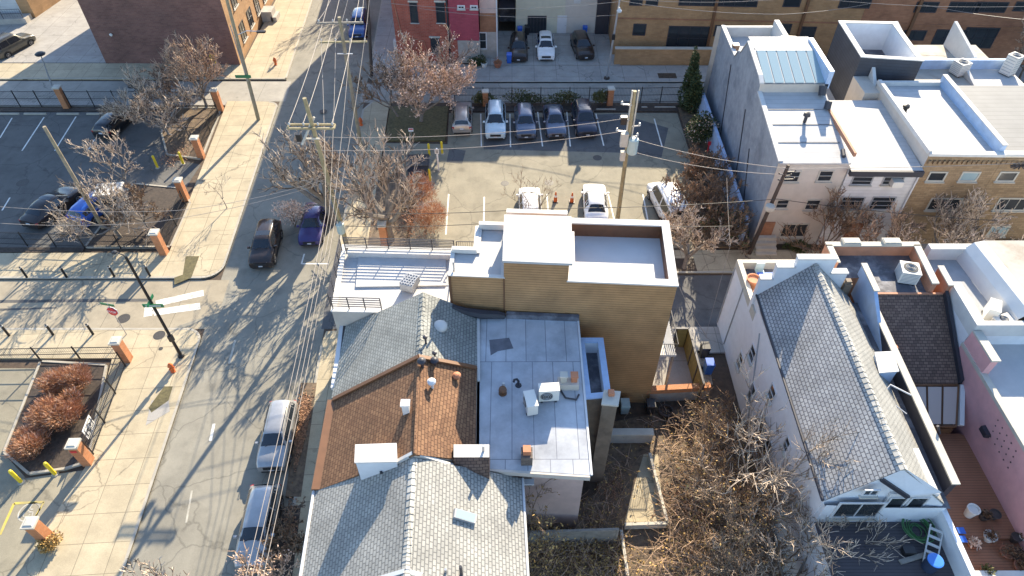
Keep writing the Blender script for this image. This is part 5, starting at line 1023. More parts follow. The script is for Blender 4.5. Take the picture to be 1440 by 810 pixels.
def make_car(name, label, cat, loc, heading, kind='suv', paint='silver', L=4.6, Wd=1.84, H=1.68, rails=True, sunroof=False, group=None):
    t = thing(name, label, cat, (loc[0], loc[1], loc[2] if len(loc) > 2 else .01), R(heading), group)
    st = car_stations(kind, L, H); hw = Wd/2
    def sec(k):
        tt, zs, zt, wf, rf, zb = st[k]; x = L/2 - tt*L
        # plan-view rounding of the nose and tail
        w = hw*wf; r = hw*rf; ed = min(.07, (zt-zs)*.4); d = zs-zb
        pr = [(w*.90, zb), (w*.975, zb+.22*d), (w, zb+.58*d), (w*.985, zs-.04), (w*.955, zs), (r+(w*.955-r)*.0+.0, zt-ed), (r*.90, zt-ed*.25), (r*.45, zt+.02), (0, zt+.03)]
        return [V((x, -a, z)) for a, z in pr] + [V((x, a, z)) for a, z in pr[-2::-1]]
    secs = [sec(k) for k in range(len(st))]; n = len(secs[0]); b = MB(); vs = [p for s in secs for p in s]; fs = []
    for k in range(len(secs)-1):
        for j in range(n-1): fs.append((k*n+j, k*n+j+1, (k+1)*n+j+1, (k+1)*n+j))
    e = (len(secs)-1)*n
    fs.append(tuple(range(n-1, -1, -1))); fs.append(tuple(e+j for j in range(n)))
    for k in range(len(secs)-1): fs.append((k*n, (k+1)*n, (k+1)*n+n-1, k*n+n-1))
    b.mesh(vs, fs); o = b.build('body', MT['car_'+paint], t); o.data.polygons.foreach_set('use_smooth', [True]*len(o.data.polygons)); o.data.set_sharp_from_angle(angle=R(38))
    def patch(k0, k1, j0, j1, s0=.05, s1=.95, t0=.06, t1=.94, off=.009, steps=4):
        """a skin patch on the body between stations k0..k1 and section points j0..j1"""
        m = MB(); js = list(range(j0, j1+1)); grid = []
        def P(s, u):
            f = s*(k1-k0); ka = min(k1-1, k0+int(f)); f -= ka-k0; g = u*(j1-j0); ja = min(j1-1, j0+int(g)); g -= ja-j0
            return secs[ka][ja].lerp(secs[ka][ja+1], g).lerp(secs[ka+1][ja].lerp(secs[ka+1][ja+1], g), f)
        S_ = max(2, (k1-k0)*2); U_ = max(2, (j1-j0))
        for i in range(S_+1):
            row = []
            for q in range(U_+1):
                s = s0+(s1-s0)*i/S_; u = t0+(t1-t0)*q/U_; p = P(s, u); ds = P(min(1, s+.01), u)-P(max(0, s-.01), u); du = P(s, min(1, u+.01))-P(s, max(0, u-.01))
                nn = ds.cross(du); nn = nn.normalized() if nn.length > 1e-9 else V((0, 0, 1))
                c = V((p.x*.9, 0, .8)); nn = nn if nn.dot(p-c) > 0 else -nn; row.append(p+nn*off)
            grid.append(row)
        m.mesh([p for r_ in grid for p in r_], [(i*(U_+1)+q, (i+1)*(U_+1)+q, (i+1)*(U_+1)+q+1, i*(U_+1)+q+1) for i in range(S_) for q in range(U_)])
        return m
    cw, wt = 4, 5; rr = {'suv': 9, 'van': 9, 'sedan': 8}[kind]
    def glass(nm, m, mat='car_glass'): return m.build(nm, MT[mat], t, smooth=True)
    glass('windshield', patch(cw, wt, 5, 11, .06, .97, .06, .94)); glass('rear_window', patch(rr, rr+1, 5, 11, .08, .86, .08, .92))
    spans = {'suv': [(5, 7, .02, .96), (7, 8, .03, .97), (8, 9, .05, .85)], 'van': [(5, 7, .02, .96), (7, 8, .04, .97), (8, 9, .05, .9)], 'sedan': [(5, 7, .02, .95), (7, 8, .05, .95)]}[kind]
    for k0, k1, s0, s1 in spans:
        glass('side_window', patch(k0, k1, 4, 5, s0, s1, .10, .88)); glass('side_window', patch(k0, k1, 11, 12, s0, s1, .12, .90))
    glass('side_window', patch(4, 5, 4, 5, .5, .98, .15, .86)); glass('side_window', patch(4, 5, 11, 12, .5, .98, .14, .85))
    if sunroof: glass('sunroof', patch(6, 7, 6, 10, .05, .7, .05, .95), 'sunroof_glass')
    r = .34 if kind != 'sedan' else .32
    for fx in (.185, .80):
        for s in (-1, 1):
            x = L/2-fx*L; y = s*(hw-.115)
            w = MB(); w.lathe((x, y-s*.11, r), [(r*.7, 0), (r*.96, s*.02), (r, s*.06), (r, s*.2), (r*.96, s*.235), (r*.68, s*.24)], 22, axis='Y'); wo_ = w.build('wheel', MT['tyre'], t)
            m = MB(); m.lathe((x, y+s*.128, r), [(r*.66, 0), (r*.6, s*.006), (r*.2, -s*.03)], 14, axis='Y')
            for q in range(5):
                a = q*2*math.pi/5; m.bar((x, y+s*.118, r), (x+math.cos(a)*r*.6, y+s*.125, r+math.sin(a)*r*.6), .05, .03)
            m.build('rim', MT['rim'], wo_)
            ar = MB(); pts = [V((x+math.cos(a)*(r+.055), s*(hw*.985), r+math.sin(a)*(r+.055))) for a in [math.pi*q/10 for q in range(11)]]; ar.tube(pts, .04, 5); ar.build('wheel_arch', MT['car_trim'], t)
    f = L/2
    for s in (-1, 1):
        kz = {'suv': .76, 'van': .80, 'sedan': .66}[kind]
        m = MB(); m.mesh([V((f-.03, s*hw*.52, kz-.06)), V((f-.20, s*hw*.90, kz-.04)), V((f-.30, s*hw*.925, kz+.09)), V((f-.06, s*hw*.56, kz+.06)), V((f-.13, s*hw*.52, kz-.06)), V((f-.3, s*hw*.86, kz-.04)), V((f-.4, s*hw*.9, kz+.09)), V((f-.2, s*hw*.52, kz+.06))], [(0, 1, 2, 3), (7, 6, 5, 4), (0, 4, 5, 1), (1, 5, 6, 2), (2, 6, 7, 3), (3, 7, 4, 0)]); m.build('headlight', MT['headlight'], t)
        m = MB(); z0, z1 = {'suv': (.78, 1.0), 'van': (.8, 1.12), 'sedan': (.7, .86)}[kind]
        m.bar((-f+.06, s*hw*.74, (z0+z1)/2), (-f+.14, s*hw*.93, (z0+z1)/2), .1, z1-z0); m.build('tail_light', MT['tail_light'], t)
        m = MB(); xm = L/2-.33*L if kind != 'van' else L/2-.26*L; m.box((xm, s*(hw+.09), {'suv': 1.06, 'van': 1.14, 'sedan': .98}[kind]), (.14, .2, .14), top=.8); m.build('mirror', MT['car_'+paint], t)
        for q in (.72, .54): m = MB(); m.bar((f-q*L, s*hw*1.0, .95), (f-(q-.06)*L, s*hw*1.0, .95), .03, .03); m.build('door_handle', MT['car_trim'], t)
        m = MB(); m.bar((f-.26*L, s*hw*.965, .27), (f-.73*L, s*hw*.965, .27), .05, .14)
        for q in (.42, .58, .72): m.bar((f-q*L, s*(hw*.992), .40), (f-q*L, s*(hw*.972), .95), .012, .016)
        m.build('sill_trim', MT['car_trim'], t)
        if rails:
            m = MB(); y = s*hw*.60; m.tube([(f-.42*L, y, H-.02), (f-.45*L, y, H+.045), (f-.82*L, y, H+.03), (f-.86*L, y, H-.04)], .02, 6); m.build('roof_rail', MT['car_trim'], t)
    m = MB(); gz = {'suv': .66, 'van': .7, 'sedan': .56}[kind]; m.bar((f-.015, -hw*.5, gz), (f-.015, hw*.5, gz), .05, .2); m.bar((f-.03, -hw*.7, .36), (f-.03, hw*.7, .36), .07, .12); m.build('grille', MT['car_trim'], t)
    m = MB(); m.bar((f-.0, -hw*.16, .52), (f-.0, hw*.16, .52), .05, .1); m.build('licence_plate', MT['plate'], t)
    m = MB(); m.bar((-f+.005, -hw*.18, .82 if kind != 'sedan' else .7), (-f+.005, hw*.18, .82 if kind != 'sedan' else .7), .05, .12); m.build('licence_plate', MT['plate'], t)
    m = MB(); m.bar((-f+.03, -hw*.8, .4), (-f+.03, hw*.8, .4), .08, .16); m.build('rear_bumper', MT['car_trim'], t)
    m = MB(); xw_ = L/2-.262*L if kind != 'van' else L/2-.19*L; zz = st[4][2]+.035
    for s in (-.5, .25): m.bar((xw_, s*hw, zz), (xw_-.1, (s+.42)*hw, zz+.09), .02, .02)
    m.build('wiper', MT['car_trim'], t)
    return t
def at_front(px, py, heading, L):            # px, py: foot of the end nearest to the viewer
    p = G(px, py); a = R(heading); d = V((math.cos(a), math.sin(a), 0)); d = d if d.y > 0 else -d
    return p + d*(L/2)
def park(label, px, py, heading, kind, paint, L=4.6, Wd=1.84, H=1.68, name='parked_car', cat='car', **k):
    return make_car(name, label, cat, at_front(px, py, heading, L), heading, kind, paint, L, Wd, H, **k)
gl = 'cars parked in the fenced lot'
park('silver wagon with red tail lights, leftmost of the row along the lot fence', 650, 193, 92, 'suv', 'champagne', 4.5, 1.78, 1.62, group=gl)
park('pale blue roof-railed crossover in the row along the lot fence', 697, 200, -89, 'suv', 'paleblue', 4.75, 1.85, 1.68, group=gl)
park('slate blue-grey car between the pale blue crossover and a second slate car', 740, 200, -88, 'suv', 'slateblue', 4.4, 1.82, 1.58, rails=False, group=gl)
park('slate blue car parked left of the dark rightmost one', 783, 198, -87, 'sedan', 'slateblue', 4.5, 1.82, 1.5, rails=False, group=gl)
park('near-black crossover with sunroof, rightmost of the row along the lot fence', 826, 197, -86, 'suv', 'navy', 4.6, 1.86, 1.7, sunroof=True, group=gl)
ga_ = 'cars before the cream garage'
park('black crossover parked left of the white car before the cream building', 729, 91, -91, 'suv', 'brownblack', 4.5, 1.84, 1.65, group=ga_)
park('white car with dark roof glass parked before the cream building', 768, 89, -90, 'suv', 'white', 4.5, 1.82, 1.6, rails=False, sunroof=True, group=ga_)
park('dark brown-black car parked right of the white car before the cream building', 824, 88, -83, 'suv', 'brownblack', 4.5, 1.84, 1.62, group=ga_)
park('black hatchback parked alone by the bare trees in the left lot', 147, 199, 83, 'suv', 'black', 4.0, 1.78, 1.5, rails=False)
park('dark saloon with long bonnet parked near the left lot railing', 46, 325, 73, 'sedan', 'brownblack', 4.8, 1.86, 1.48, rails=False, sunroof=True)
park('bright blue car half hidden under pale bare branches', 112, 322, 72, 'suv', 'brightblue', 4.4, 1.8, 1.55, rails=False)
make_car('car', 'dark brown-black crossover driving down the middle of the street', 'car', at_front(369, 382, -86, 4.4), -86, 'suv', 'brownblack', 4.4, 1.72, 1.58, sunroof=True)
park('dark violet car with lit-looking headlamps parked at the kerb under a tree', 437, 350, -87, 'sedan', 'violet', 4.4, 1.74, 1.42, rails=False)
park('silver sport utility with blue windscreen parked by the leafy kerb', 385, 668, -87, 'suv', 'silver', 4.25, 1.66, 1.58)
park('silver car overhung by twigs, behind the windscreened silver sport utility at the kerb', 357, 806, -87, 'suv', 'silver', 4.3, 1.66, 1.5, rails=False)
park('blue pickup-like car at the far end of the street', 503, 58, -87, 'suv', 'blue', 5.0, 1.9, 1.75)
park('olive grey sport utility standing at an angle in the concrete driveway by the porch house', -6, 86, 70, 'suv', 'olive', 4.7, 1.86, 1.75)
make_car('parked_car', 'small white car behind bare sapling beyond the tan building', 'car', G(745, 297), 91, 'suv', 'white', 4.0, 1.72, 1.5, rails=False)
make_car('parked_car', 'white saloon with dark windscreen band parked beyond the roof deck', 'car', G(836, 294), 88, 'sedan', 'white', 4.6, 1.84, 1.5, rails=False)
make_car('parked_van', 'large white van with roof bars parked beside the brambles', 'van', G(937, 297), 99, 'van', 'white', 5.3, 1.98, 2.15)
# ================================================================ trees and plants
mk('bark', plain, (.13, .10, .075), var=.3, scale=6); mk('bark_grey', plain, (.20, .175, .15), var=.3, scale=6)
mk('twig_pale', plain, (.50, .40, .31), var=.3, scale=3); mk('twig_rose', plain, (.48, .33, .23), var=.3, scale=3); mk('twig_brown', plain, (.24, .155, .095), var=.4, scale=3); mk('twig_ash', plain, (.44, .35, .27), var=.3, scale=3)
mk('leaf_rust', plain, (.40, .19, .09), var=.5, scale=4); mk('leaf_gold', plain, (.42, .27, .09), var=.5, scale=4); mk('leaf_tan', plain, (.66, .48, .37), var=.4, scale=4); mk('leaf_green', plain, (.05, .068, .02), var=.5, scale=5); mk('leaf_olive', plain, (.10, .10, .03), var=.5, scale=5); mk('leaf_brown', plain, (.16, .085, .045), var=.5, scale=4); mk('litter', plain, (.30, .16, .09), var=.5, scale=9)
def rnd_perp(d, rng):
    v = V((rng.uniform(-1, 1), rng.uniform(-1, 1), rng.uniform(-1, 1))); v = v - d*v.dot(d)
    return v.normalized() if v.length > 1e-4 else d.orthogonal().normalized()
def bare_tree(label, base, h, r, seed, twig='twig_pale', bark='bark_grey', lean=(0, 0), density=1.0, trunk_h=.28, tr=.13, fine=.028, droop=.0, leaves=None, nleaf=0, leaf_size=.09, name='bare_tree', cat='tree', group=None, stems=1, up=.35):
    rng = random.Random(seed); base = V(base); t = thing(name, label, cat, base, 0, group); tk = MB(); cr = MB(); lf = MB(); tips = []
    crown_c = V((lean[0], lean[1], h*.62))
    def limb(p, d, L, rad, depth, mb, sides):
        n = 4 if depth < 2 else 3; pts = [p]; rs = [rad]; q = p; dd = d
        for i in range(n):
            dd = (dd + rnd_perp(dd, rng)*rng.uniform(.05, .28) + V((0, 0, (.10 if depth < 2 else .05)-droop*depth*.2))).normalized()
            q = q + dd*(L/n); pts.append(q); rs.append(max(fine*.55, rad*(1-.62*(i+1)/n)))
        mb.tube(pts, rs, sides, False, 1 if (mb is cr and rng.random() < .3) else 0); return pts, rs, dd
    stack = []
    for s_ in range(stems):
        a = 2*math.pi*(s_+rng.random()*.5)/max(1, stems); o = V((math.cos(a), math.sin(a), 0))*(.12 if stems > 1 else 0)
        d0 = V((lean[0]/h + (math.cos(a)*.35 if stems > 1 else 0), lean[1]/h + (math.sin(a)*.35 if stems > 1 else 0), 1)).normalized()
        pts = [o]; rs = [tr*1.25]; q = o
        for i in range(4):
            d0 = (d0+rnd_perp(d0, rng)*.08).normalized(); q = q+d0*(h*trunk_h/4); pts.append(q); rs.append(tr*(1-.08*i))
        tk.tube(pts, rs, 8, False)
        nl = max(3, round(6*min(1.3, density)/ (1 if stems == 1 else 1.6)))
        for k in range(nl):
            a = 2*math.pi*(k+rng.random()*.7)/nl; el = rng.uniform(.08, 1.05) + up*.25
            tgt = V((math.cos(a)*math.cos(el)*r, math.sin(a)*math.cos(el)*r, (h*(1-trunk_h))*math.sin(el))) + V((lean[0], lean[1], 0))*.6
            src = pts[-1] if k % 2 == 0 else pts[-2]
            stack.append((src, tgt.normalized(), tgt.length*rng.uniform(.72, .95), tr*.66, 1))
    count = 0
    while stack:
        p, d, L, rad, dep = stack.pop(); pts, rs, dd = limb(p, d, L, rad, dep, tk if dep == 1 else cr, 6 if dep == 1 else 4 if dep == 2 else 3)
        count += 1
        if dep >= 4: tips.append(pts[-1]); tips.append(pts[-2]); continue
        nk = {1: int(7.6*density), 2: int(6.9*density), 3: int(5.0*density)}[dep]
        for k in range(nk):
            f = rng.uniform(.22, 1.0) if dep > 1 else rng.uniform(.3, 1.0); i = min(len(pts)-2, int(f*(len(pts)-1))); u = f*(len(pts)-1)-i
            s = pts[i].lerp(pts[i+1], u); ax = (pts[i+1]-pts[i]).normalized(); nd = (ax*rng.uniform(.5, 1.0) + rnd_perp(ax, rng)*rng.uniform(.5, 1.0) + V((0, 0, up*(.9 if droop == 0 else .2)))).normalized()
            stack.append((s, nd, L*rng.uniform(.34, .6), max(fine, rs[i]*.5), dep+1))
    tk.build('trunk', MT[bark], t); cr.build('branches', [MT[twig], MT['bark']], t)
    if leaves and nleaf:
        for k in range(nleaf):
            p = rng.choice(tips) + V((rng.gauss(0, .12), rng.gauss(0, .12), rng.gauss(0, .12))); a = V((rng.gauss(0, 1), rng.gauss(0, 1), rng.gauss(0, 1))).normalized(); c = rnd_perp(a, rng); s = leaf_size*rng.uniform(.6, 1.3)
            lf.face([p-a*s, p+c*s*.45, p+a*s, p-c*s*.45])
        lf.build('dry_leaves', MT[leaves], t)
    return t
def bush(label, base, rx, ry, h, seed, leaf='leaf_green', n=2600, size=.09, name='shrub', cat='shrub', stem='twig_brown', blades=False, cone=0.0, lobes=6, group=None, mix=None, mixn=0):
    """leaf-sized faces (or upright blades) through uneven lobes over a few stems"""
    rng = random.Random(seed); t = thing(name, label, cat, base, 0, group); st = MB(); f = MB(); g = MB(); cs = []
    for k in range(lobes):
        z = h*(.25+.6*k/max(1, lobes-1)) if cone else h*rng.uniform(.3, .7); k_ = (1-cone*z/h); a = rng.uniform(0, 6.28); o = .5*rng.random()**.5
        cs.append((V((math.cos(a)*rx*o*k_, math.sin(a)*ry*o*k_, z)), V((rx*k_*rng.uniform(.5, .72), ry*k_*rng.uniform(.5, .72), h*rng.uniform(.26, .36)))))
        st.tube([(0, 0, -.02), cs[-1][0]*.5+V((0, 0, .05)), cs[-1][0]], [.04, .03, .012], 5, False)
    def one(mb):
        c, s = rng.choice(cs); d = V((rng.gauss(0, 1), rng.gauss(0, 1), rng.gauss(0, 1))).normalized(); rr = rng.uniform(.35, 1.05)**.6
        p = c + V((d.x*s.x, d.y*s.y, d.z*s.z))*rr
        if p.z < .03: p.z = .03+rng.random()*.1
        if blades:
            a = (V((d.x, d.y, abs(d.z)+.6)).normalized()+V((rng.gauss(0, .25), rng.gauss(0, .25), 0))).normalized(); c2 = rnd_perp(a, rng); L = size*rng.uniform(1.5, 3.2); w = size*.13
            mb.face([p-c2*w, p+c2*w, p+a*L])
        else:
            a = (d+V((rng.gauss(0, .7), rng.gauss(0, .7), rng.gauss(0, .7)))).normalized(); c2 = rnd_perp(a, rng); s2 = size*rng.uniform(.6, 1.4)
            mb.face([p-a*s2, p+c2*s2*.5, p+a*s2, p-c2*s2*.5])
    for k in range(n): one(f)
    for k in range(mixn): one(g)
    st.build('stems', MT[stem], t); f.build('foliage', MT[leaf], t)
    if mixn: g.build('pale_foliage', MT[mix], t)
    return t
# left side
bare_tree('tall pale bare tree before the windowless brown brick wall', G(292, 152), 6.2, 4.6, 11, 'twig_rose', lean=(-1.0, .6), density=1.2, trunk_h=.2, tr=.14)
bare_tree('pale bushy bare tree beside the parked black hatchback', G(238, 190), 4.6, 4.3, 12, 'twig_pale', lean=(-.8, 0), density=1.2, trunk_h=.2, tr=.11)
bare_tree('thin bare tree with upright pale shoots behind the corrugated booth', G(186, 268), 4.6, 2.9, 13, 'twig_pale', lean=(-1.2, .6), density=.85, tr=.08)
bare_tree('low gnarled bare tree spreading over the bright blue car', G(170, 335), 3.9, 4.2, 14, 'twig_ash', lean=(-.6, 0), density=1.05, tr=.13, fine=.022, up=.1)
bare_tree('low bare tree tangled against the brick pier at the lot corner', G(208, 322), 3.0, 2.6, 15, 'twig_brown', density=1.0, tr=.08)
bare_tree('slender bare street tree standing alone in the sunny pavement by the railing piers', G(320, 294), 3.6, 1.3, 16, 'twig_pale', density=.5, tr=.035, fine=.012)
# street and lot trees in the middle
bare_tree('wide tan-leaved tree at the corner below the red brick house', G(592, 172), 6.3, 4.7, 21, 'twig_rose', lean=(1.0, .3), density=1.2, tr=.16, trunk_h=.16, leaves='leaf_tan', nleaf=4200, leaf_size=.10)
bare_tree('bare grey tree leaning left from the corner tree, over the pavement', G(560, 165), 5.2, 3.0, 22, 'twig_brown', lean=(-1.8, .2), density=.9, tr=.1)
bare_tree('large pale bare tree overhanging the shaded street beside the pole', G(468, 312), 7.6, 3.9, 23, 'twig_ash', lean=(-1.1, -.2), density=1.0, tr=.34, fine=.032)
bare_tree('large bare tree with rosy twigs behind the white roof railing', G(548, 338), 7.6, 4.6, 24, 'twig_ash', lean=(-.2, .6), density=1.02, tr=.34, fine=.032)
bush('dense rusty brown shrub at the lot kerb right of the big bare trees', G(600, 322), 1.7, 1.9, 2.5, 25, 'leaf_rust', 4200, .10, lobes=9, mix='leaf_tan', mixn=1300, blades=True)
bush('rusty brown shrub behind the nearer one at the lot kerb', G(596, 284), 1.6, 1.8, 2.2, 29, 'leaf_rust', 3400, .10, lobes=8, mix='leaf_tan', mixn=900, blades=True)
bush('tan dry-leaved shrub by the kerb next to the violet car', G(415, 318), 1.5, 1.1, 2.2, 26, 'leaf_tan', 1400, .08, lobes=5)
bare_tree('small bare sapling in front of the small white car', G(752, 312), 4.6, 1.9, 27, 'twig_brown', density=.5, tr=.04, fine=.012, trunk_h=.15, stems=3)
bare_tree('tall bare street tree far up the street beyond the blue car', (-15.3, 85, .12), 10, 4.2, 28, 'twig_ash', density=1.0, tr=.25)
# lot edge hedges and evergreens
for i, (x0, w) in enumerate(((682, 1.3), (738, 2.4), (790, 2.0), (846, 1.0))):
    bush(['short green hedge piece left of the lot fence hedges', 'longest green hedge piece along the lot fence', 'green hedge piece above the slate blue cars', 'small green hedge piece by the red pier'][i], G(x0, 147), w, .55, 1.5, 30+i, 'leaf_olive', 1100, .09, 'hedge', 'hedge', lobes=6, group='hedge pieces along the lot fence')
bush('tall dark conical evergreen, taller of a pair by the fence end', G(964, 149), 1.15, 1.1, 5.0, 35, 'leaf_green', 3600, .11, 'evergreen_tree', 'tree', cone=.75, lobes=9)
bush('dark conical evergreen in front of the tallest one', G(972, 160), 1.25, 1.15, 3.6, 36, 'leaf_green', 2800, .11, 'evergreen_tree', 'tree', cone=.6, lobes=8)
bush('rounded green shrub with orange leaves on its left side', G(982, 204), 1.5, 1.4, 3.0, 37, 'leaf_green', 2800, .10, lobes=8, mix='leaf_tan', mixn=420)
bare_tree('brown bramble thicket along the grey wall', G(985, 262), 2.6, 2.3, 38, 'twig_brown', 'bark', density=1.0, tr=.05, stems=3, name='bramble', cat='shrub', leaves='leaf_rust', nleaf=700, leaf_size=.08)
bare_tree('brown bramble thicket with red leaves beside the white van', G(985, 310), 3.0, 2.8, 39, 'twig_brown', 'bark', density=1.05, tr=.06, stems=3, name='bramble', cat='shrub', leaves='leaf_rust', nleaf=200, leaf_size=.09)
bare_tree('dark tangled thicket at the pavement end of the brambles', G(1015, 345), 2.6, 2.4, 40, 'twig_brown', 'bark', density=1.0, tr=.06, stems=3, name='bramble', cat='shrub', leaves='leaf_green', nleaf=500, leaf_size=.09)
bare_tree('brown street tree in a square pit right of the roof deck', G(962, 378), 4.6, 3.0, 41, 'twig_pale', 'bark_grey', lean=(.2, .5), density=1.05, tr=.16)
bare_tree('bare tree with dark branches before the white-fronted houses', G(1150, 366), 4.8, 2.9, 42, 'twig_brown', 'bark', density=.95, tr=.08)
bare_tree('bare tree with grey twigs before the white row house', G(1222, 366), 4.4, 2.9, 43, 'twig_rose', 'bark', density=1.0, tr=.08)
bare_tree('large pale twiggy street tree before the tan brick house', G(1312, 385), 5.6, 4.0, 44, 'twig_pale', 'bark_grey', lean=(.2, .4), density=1.18, tr=.13, leaves='leaf_tan', nleaf=700, leaf_size=.07)
bush('dark green low shrub beside the house steps', G(1118, 352), 1.0, .6, 1.0, 45, 'leaf_green', 900, .09)
bare_tree('small bare shrubby tree before the rust-brown brick wall', G(1430, 118), 7.5, 2.8, 46, 'twig_rose', 'bark', density=1.0, tr=.1)
# back gardens
bare_tree('big pale bare garden tree rising against the white house wall', G(1048, 765), 8.2, 4.2, 51, 'twig_ash', 'bark_grey', lean=(.5, 2.2), density=.92, tr=.11, fine=.017)
bare_tree('brown garden tree with golden leaves in the middle of the garden', G(1003, 742), 5.6, 4.0, 52, 'twig_brown', 'bark', lean=(.4, .8), density=1.1, tr=.08, leaves='leaf_gold', nleaf=550, leaf_size=.07, fine=.016)
bare_tree('brown leafy thicket tree by the garden wall', G(1000, 640), 3.6, 3.2, 53, 'twig_brown', 'bark', density=1.1, tr=.06, leaves='leaf_gold', nleaf=350, leaf_size=.07, fine=.015)
bare_tree('gnarled pale tree reaching over the dark roof terrace', G(1092, 862), 7.0, 3.4, 54, 'twig_pale', 'bark_grey', lean=(.4, .5), density=1.1, tr=.11, fine=.018)
bare_tree('thin garden sapling with yellow leaves beside the grey slate roof', G(735, 800), 6.4, 2.4, 55, 'twig_brown', 'bark', density=.8, tr=.05, leaves='leaf_gold', nleaf=650, leaf_size=.08, fine=.012)
bare_tree('pale bare garden tree beside the dark roof terrace tree', G(1030, 850), 6.0, 4.4, 56, 'twig_brown', 'bark', density=1.1, tr=.08, leaves='leaf_gold', nleaf=350, leaf_size=.07, fine=.016)
# climbing creeper with golden leaves spread through the garden (nobody could count it)
rng = random.Random(77); b = MB(); lf = MB(); tw2 = MB()
def creeper(poly_px, n, zlo, zhi, mb, tw, seg=1.6, lv=(0, 1, 1, 2, 4)):
    xs = [p[0] for p in poly_px]; ys = [p[1] for p in poly_px]
    def inside(x, y):
        c = False; j = len(poly_px)-1
        for i in range(len(poly_px)):
            xi, yi = poly_px[i]; xj, yj = poly_px[j]
            if (yi > y) != (yj > y) and x < (xj-xi)*(y-yi)/(yj-yi)+xi: c = not c
            j = i
        return c
    k = 0
    while k < n:
        x, y = rng.uniform(min(xs), max(xs)), rng.uniform(min(ys), max(ys))
        if not inside(x, y): continue
        k += 1; p = G(x, y, rng.uniform(zlo, zhi)); a = rng.uniform(0, 6.28); d = V((math.cos(a), math.sin(a), rng.uniform(-.1, .25))); pts = [p]
        for q in range(4): d = (d+V((rng.gauss(0, .35), rng.gauss(0, .35), rng.gauss(0, .22)))).normalized(); pts.append(pts[-1]+d*seg*rng.uniform(.15, .34)); pts[-1].z = max(.1, pts[-1].z)
        (tw if rng.random() < .6 else tw2).tube(pts, [.013, .012, .010, .008, .006], 3, False)
        for q in range(rng.choice(lv)):
            c = rng.choice(pts)+V((rng.gauss(0, .1), rng.gauss(0, .1), rng.gauss(0, .08))); c.z = max(.13, c.z); u = V((rng.gauss(0, 1), rng.gauss(0, 1), rng.gauss(0, .6))).normalized(); w = rnd_perp(u, rng); s = rng.uniform(.04, .10)
            mb.face([c-u*s, c+w*s*.5, c+u*s, c-w*s*.5])
creeper([(742, 748), (880, 748), (880, 812), (742, 812)], 330, .12, .7, lf, b, lv=(3, 5, 7, 9))
creeper([(940, 625), (1000, 565), (1060, 620), (1100, 812), (892, 812), (945, 748)], 1150, .15, 1.2, lf, b)
creeper([(820, 700), (850, 645), (895, 645), (876, 735), (812, 735)], 60, .12, .4, lf, b, lv=(2, 4, 6))
creeper([(880, 590), (960, 570), (990, 620), (930, 640), (900, 632)], 60, .12, .5, lf, b, lv=(1, 3))
tag(b.build('creeper_stems', MT['twig_brown']), 'tangle of dry brown creeper stems covering the back gardens', 'undergrowth', kind='stuff')
tag(tw2.build('creeper_stems', MT['twig_rose']), 'pale dry creeper stems woven through the darker tangle in the back gardens', 'undergrowth', kind='stuff')
tag(lf.build('creeper_leaves', MT['leaf_gold']), 'golden dry leaves scattered over the tangled back gardens', 'leaves', kind='stuff')
lf = MB()
def litter(poly_px, n, z, s0=.04, s1=.09):
    for k in range(n):
        w = [rng.random() for _ in poly_px]; tt = sum(w); x = sum(p[0]*q for p, q in zip(poly_px, w))/tt; y = sum(p[1]*q for p, q in zip(poly_px, w))/tt
        c = G(x, y, z+rng.uniform(.01, .05)); a = rng.uniform(0, 6.28); s = rng.uniform(s0, s1); u = V((math.cos(a)*s, math.sin(a)*s, rng.gauss(0, .02))); w_ = V((-math.sin(a)*s*.5, math.cos(a)*s*.5, rng.gauss(0, .02)))
        lf.face([c-u, c+w_, c+u, c-w_])
litter([(418, 545), (444, 545), (432, 610), (408, 690)], 3000, .13); litter([(400, 690), (425, 690), (415, 800), (385, 812)], 500, .13); litter([(215, 215), (285, 180), (275, 240), (210, 240)], 500, .11); litter([(960, 220), (1000, 230), (1040, 340), (960, 340)], 700, .11); litter([(500, 280), (620, 260), (620, 335), (500, 335)], 500, .11)
litter([(815, 735), (850, 640), (900, 640), (880, 735)], 420, .11, .03, .07); litter([(742, 748), (880, 748), (880, 812), (742, 812)], 900, .11, .03, .08); litter([(930, 640), (1000, 580), (1090, 812), (890, 812)], 1100, .11, .03, .08)
tag(lf.build('fallen_leaves', MT['litter']), 'fallen brown leaves drifted along the pavements and beds', 'leaves', kind='stuff')
# lower left island
for i, (px, py, rx, h) in enumerate(((100, 588, 1.35, 1.7), (78, 590, 1.2, 1.5), (112, 548, 1.1, 1.5), (45, 632, 1.1, 1.35), (84, 545, 1.0, 1.4))):
    bush(['rusty red grassy shrub in the middle of the island bed', 'rusty red grassy shrub left of the middle one', 'rusty red grassy shrub nearest to the island fence corner', 'low rusty red shrub at the kerb side of the island', 'rusty red shrub at the back left of the island bed'][i], G(px, py), rx, rx, h, 60+i, 'leaf_rust', 5200, .095, 'red_shrub', 'shrub', blades=True, lobes=8, group='red shrubs in the island bed', mix='leaf_tan', mixn=1300)
bush('small golden shrub at the foot of the lower brick pier', G(78, 766), .7, .6, .9, 66, 'leaf_gold', 900, .07, lobes=5)
bare_tree('leafless shrub on the verge beside the nearest silver car', G(412, 775), 2.2, 1.7, 67, 'twig_brown', 'bark', density=.9, tr=.04, stems=3, name='bramble', cat='shrub')
bare_tree('thin street tree with few tan leaves beside the silver car under twigs', G(398, 850), 5.4, 1.9, 68, 'twig_rose', 'bark', density=.75, tr=.06, leaves='leaf_tan', nleaf=260, leaf_size=.06)
bare_tree('pale twiggy treetop reaching over the road opposite the nearest silver car', G(262, 868), 5.2, 1.6, 69, 'twig_pale', 'bark_grey', density=.7, tr=.06)
